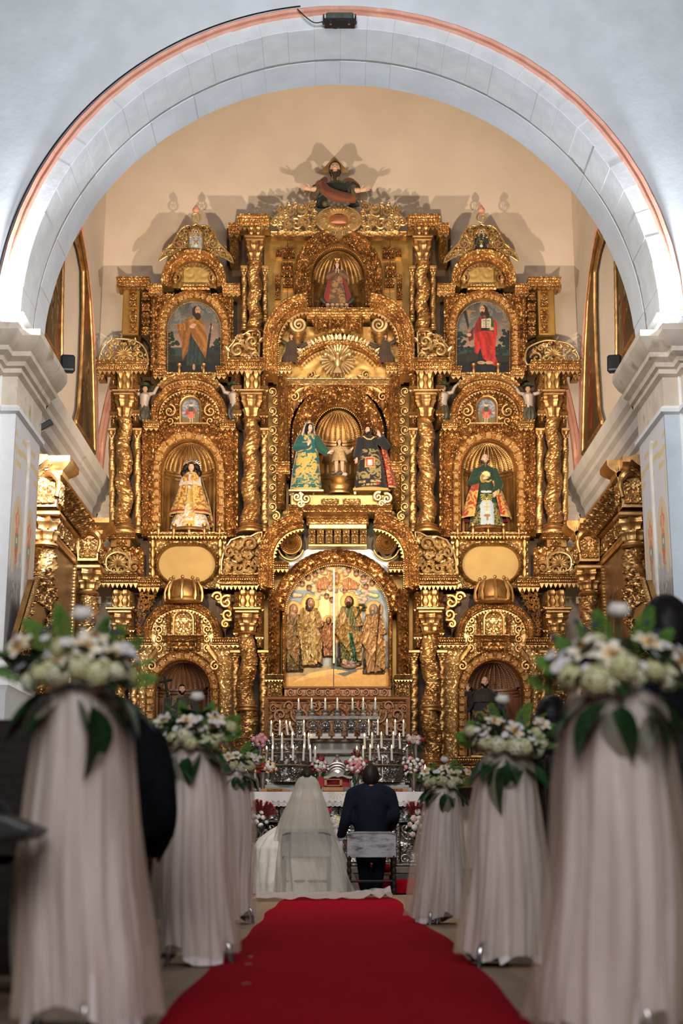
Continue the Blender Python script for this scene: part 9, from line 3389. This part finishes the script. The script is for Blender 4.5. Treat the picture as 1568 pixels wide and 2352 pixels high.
 for j, P in enumerate(outl):
  P = np.array(P, float)
  yz = atx(P[:, 0], P[:, 1], -(WX - .05))
  yz = yz.astype(float)
  if j == 1:   # continue the near picture behind the arch
   yz = np.array([yz[0], yz[1], yz[2], yz[3], (16.6, yz[3][1] - .15), (15.9, yz[3][1] - 1.2), (15.75, yz[0][1])])
  t = thing('lunette_painting', f'tall curved framed painting {("beside the altarpiece", "half hidden by the pillar")[j]}, high on the {sd} wall', 'painting', (s * (WX - .04), float(yz[0][0]), float(yz[0][1])))
  lo, hi = yz.min(0), yz.max(0)
  W_, H_ = (hi - lo) * 100
  cv = Canvas(W_, H_, (84, 62, 38), 2.0)
  rs = np.random.RandomState(60 + j + 5 * k)
  cv.grad(0, H_, (120, 104, 74), (66, 44, 26))
  cv.fol('bold', 200, .5, (96, 72, 46), None, .5)
  for i in range(14):
   x_, y_ = rs.uniform(0, W_), rs.uniform(30, H_ - 80)
   c_ = ((120, 96, 60), (150, 60, 40), (96, 84, 60), (130, 110, 84), (70, 60, 44))[i % 5]
   cv.person(x_, y_, y_ + rs.uniform(80, 130), rs.uniform(30, 44), c_, tuple(int(v_ * .75) for v_ in c_), (170, 130, 96), (60, 40, 28), rs.uniform(-1, 1), i % 3 == 0)
  cv.mesh(lambda x, y, h: np.stack([np.full(x.shape, s * (WX - .05)), lo[0] + x / 100, hi[1] - y / 100], -1), 'canvas', 'vcolgloss', t,
    [((y_ - lo[0]) * 100, (hi[1] - z_) * 100) for y_, z_ in yz])
  m_ = MB()
  q = resamp(yz, .05, closed=True)
  q = np.concatenate([q, q[:1]])
  p3 = np.stack([np.full(len(q), s * (WX - .07)), q[:, 0], q[:, 1]], 1)
  tube(m_, p3, 0.024 + .007 * np.abs(np.sin(np.arange(len(q)) * 1.9)), 8, False)
  gold(m_, 'gilt_frame', t, 'gold')
 t = thing('leaning_frame', f'carved gilt frame leaning forward on the inner face of the {sd} pillar', 'frame', (s * 3.4, 15.0, 2.6))
 px_ = np.array([[12, 1512], [62, 1310]]) if s < 0 else None
 ylo, yhi, zlo, zhi = 14.52, 15.62, 2.36, 3.16
 m_ = MB()
 for (ya, yb__, za, zb_) in ((ylo, ylo + .20, zlo, zhi), (yhi - .20, yhi, zlo, zhi), (ylo + .20, yhi - .20, zlo, zlo + .18), (ylo + .20, yhi - .20, zhi - .18, zhi)):
  u, v = np.meshgrid(np.linspace(ya, yb__, max(8, int((yb__ - ya) / .012))), np.linspace(za, zb_, max(8, int((zb_ - za) / .012))), indexing='ij')
  h = .05 + .05 * hsamp('foliage', u / .35, v / .35)
  lean = (v - zlo) * .24
  m_.grid(np.stack([s * (3.43 - .02 - lean - h), u, v], -1))
 gold(m_, 'carved_rails', t, 'gold')['kind'] = 'stuff'
 m_ = MB()
 V = []
 for y_, z_, d_ in ((ylo, zlo, 0), (yhi, zlo, 0), (yhi, zhi, 0), (ylo, zhi, 0)):
  lean = (z_ - zlo) * .24
  V += [(s * (3.43 - .06 - lean), y_, z_), (s * (3.43 - .0 - lean), y_, z_)]
 m_.add(V, [(0, 2, 4, 6), (1, 3, 5, 7), (0, 1, 3, 2), (2, 3, 5, 4), (4, 5, 7, 6), (6, 7, 1, 0)])
 m_.build('back_board', 'golddark', t, smooth=False)
 m_ = MB()
 for i in range(44):
  z = zlo + (zhi - zlo) * i / 43
  ball(m_, (s * (3.43 - .10 - (z - zlo) * .24), ylo - .015, z), .028, 6, 5)
 for i in range(30):
  y_ = ylo + (yhi - ylo) * i / 29
  ball(m_, (s * (3.43 - .10), y_, zlo - .01), .026, 6, 5)
 gold(m_, 'bead_edge', t)['kind'] = 'stuff'
 m_ = MB()
 u, v = np.meshgrid(np.linspace(ylo + .1, yhi - .1, 40), np.linspace(zhi, zhi + .22, 20), indexing='ij')
 w_ = (u - (ylo + yhi) / 2) / ((yhi - ylo) / 2 - .1)
 keep = (v[:-1, :-1] - zhi) < .22 * np.cos(w_[:-1, :-1] * 1.3) ** 1.5
 m_.grid(np.stack([s * (3.43 - .19 - .08 - .06 * hsamp('foliage', u / .35, v / .35)), u, v], -1), keep=keep)
 gold(m_, 'carved_crest', t, 'gold')
 m_ = MB()
 lean = .08
 m_.add([(s * (3.43 - .07 - (z_ - zlo) * .24 - .012), y_, z_) for y_, z_ in ((ylo + .2, zlo + .18), (yhi - .2, zlo + .18), (yhi - .2, zhi - .18), (ylo + .2, zhi - .18))], [(0, 1, 2, 3)])
 m_.build('old_mirror', mat('old_mirror_' + sd, (.30, .22, .10), (.42, .34, .18), .25, .6, 6), t)
 t = thing('loudspeaker', f'small black loudspeaker on a bracket beside the {sd} pillar cornice', 'loudspeaker', A3(155 if s < 0 else 1412, 856, 16.15))
 c = A3(155 if s < 0 else 1411, 836, 16.15)
 m_ = MB()
 box(m_, -.085, .085, -.06, .07, -.105, .105, .02)
 V = np.concatenate(m_.v)
 a_ = R(-s * 18)
 Rm = np.array(Matrix.Rotation(a_, 3, 'Z') @ Matrix.Rotation(R(8), 3, 'X') @ Matrix.Rotation(R(s * 3), 3, 'Y'))
 m_.v = [V @ Rm.T + c]
 m_.build('cabinet', 'black', t)
 m_ = MB()
 box(m_, -.068, .068, -.068, -.058, -.06, .088, .004)
 m_.v = [np.concatenate(m_.v) @ Rm.T + c]
 m_.build('grille', mat('speaker_mesh_' + sd, (.006, .006, .008), rough=.8), t)
 m_ = MB()
 tube(m_, [c + (0, .06, 0), c + (s * .10, .12, -.02), (s * 3.44, 16.0 if False else 15.7, c[2] - .05)], .014, 6)
 m_.build('bracket', 'black', t)
 t = thing('floodlight_fitting', f'cold white floodlight fitting standing on the {sd} pillar cornice', 'lamp', (s * 3.8, 13.72, 5.785))
 m_ = MB()
 box(m_, *sorted((s * 3.7, s * 3.94)), 13.66, 13.80, 5.81, 5.90, .012)
 m_.build('housing', 'black', t)
 m_ = MB()
 box(m_, *sorted((s * 3.79, s * 3.85)), 13.68, 13.78, 5.785, 5.82)
 m_.build('foot', 'black', t)
t = thing('spotlight_fitting', 'black spotlight clipped above the brightly lit capital behind the left pillar', 'lamp', A3(106, 985, 15.8))
c = A3(104, 978, 15.8)
m_ = MB()
box(m_, -.09, .09, -.09, .09, -.035, .035, .008)
Rm = np.array(Matrix.Rotation(R(-32), 3, 'Y') @ Matrix.Rotation(R(15), 3, 'X'))
m_.v = [np.concatenate(m_.v) @ Rm.T + c]
m_.build('housing', 'black', t)
m_ = MB()
tube(m_, [c, c + (-.08, -.05, .0), (-3.44, 15.66, c[2] - .02)], .012, 6)
m_.build('arm', 'black', t)
# floodlight at the crown of the arch, with its cable
t = thing('arch_floodlight', 'grey floodlight hanging upside down at the crown of the arch', 'lamp', A3(780, 40, 14.30))
Yf = 14.26
p0, p1 = A3(748, 56, Yf), A3(812, 34, Yf)
m_ = MB()
box(m_, p0[0], p1[0], Yf - .07, Yf + .08, p0[2] + .02, p1[2], .02)
m_.build('housing', mat('grey_olive_metal', (.10, .10, .085), (.16, .16, .13), .45, .5, 20), t)
m_ = MB()
box(m_, p0[0] - .015, p1[0] + .015, Yf - .085, Yf + .09, p0[2] + .0, p0[2] + .03, .006)
m_.build('glass_rim', 'black', t)
for x_ in (759, 801):
 m_ = MB()
 q = A3(x_, 53, Yf - .08)
 box(m_, q[0] - .012, q[0] + .012, Yf - .10, Yf - .07, q[2] - .02, q[2] + .03, .003)
 m_.build('clip', 'chrome', t)
for x_ in (743, 816):
 m_ = MB()
 q = A3(x_, 52, Yf)
 ball(m_, q, (.018, .025, .025), 10, 8)
 tube(m_, [q, A3(x_, 38, Yf), A3(x_, 34, Yf + .05)], .009, 6)
 m_.build('pivot', 'black', t)
m_ = MB()
q = A3(769, 60, Yf)
tube(m_, np.stack([q[0] + .06 * np.cos(np.linspace(PI, 2 * PI, 14)), np.full(14, Yf), q[2] + .02 + .05 * np.sin(np.linspace(PI, 2 * PI, 14))], 1), .006, 6)
m_.build('bracket', 'black', t)
t = thing('power_cable', 'thin dark cable running along the left side of the salmon arch moulding to the floodlight', 'cable', A3(690, 26, 14.28))
m_ = MB()
a_ = np.radians(np.linspace(176, 97, 90))
P = np.stack([3.715 * np.cos(a_), np.full(90, 14.36), AZ + 3.715 * np.sin(a_)], 1)
P[:, 1] -= .02
tube(m_, P, .010, 6)
q = [A3(683, 21, 14.30), A3(703, 40, 14.28), A3(722, 52, 14.27), A3(742, 50, 14.26)]
tube(m_, spline(q, 24), .007, 6)
m_.build('wire', 'black', t)
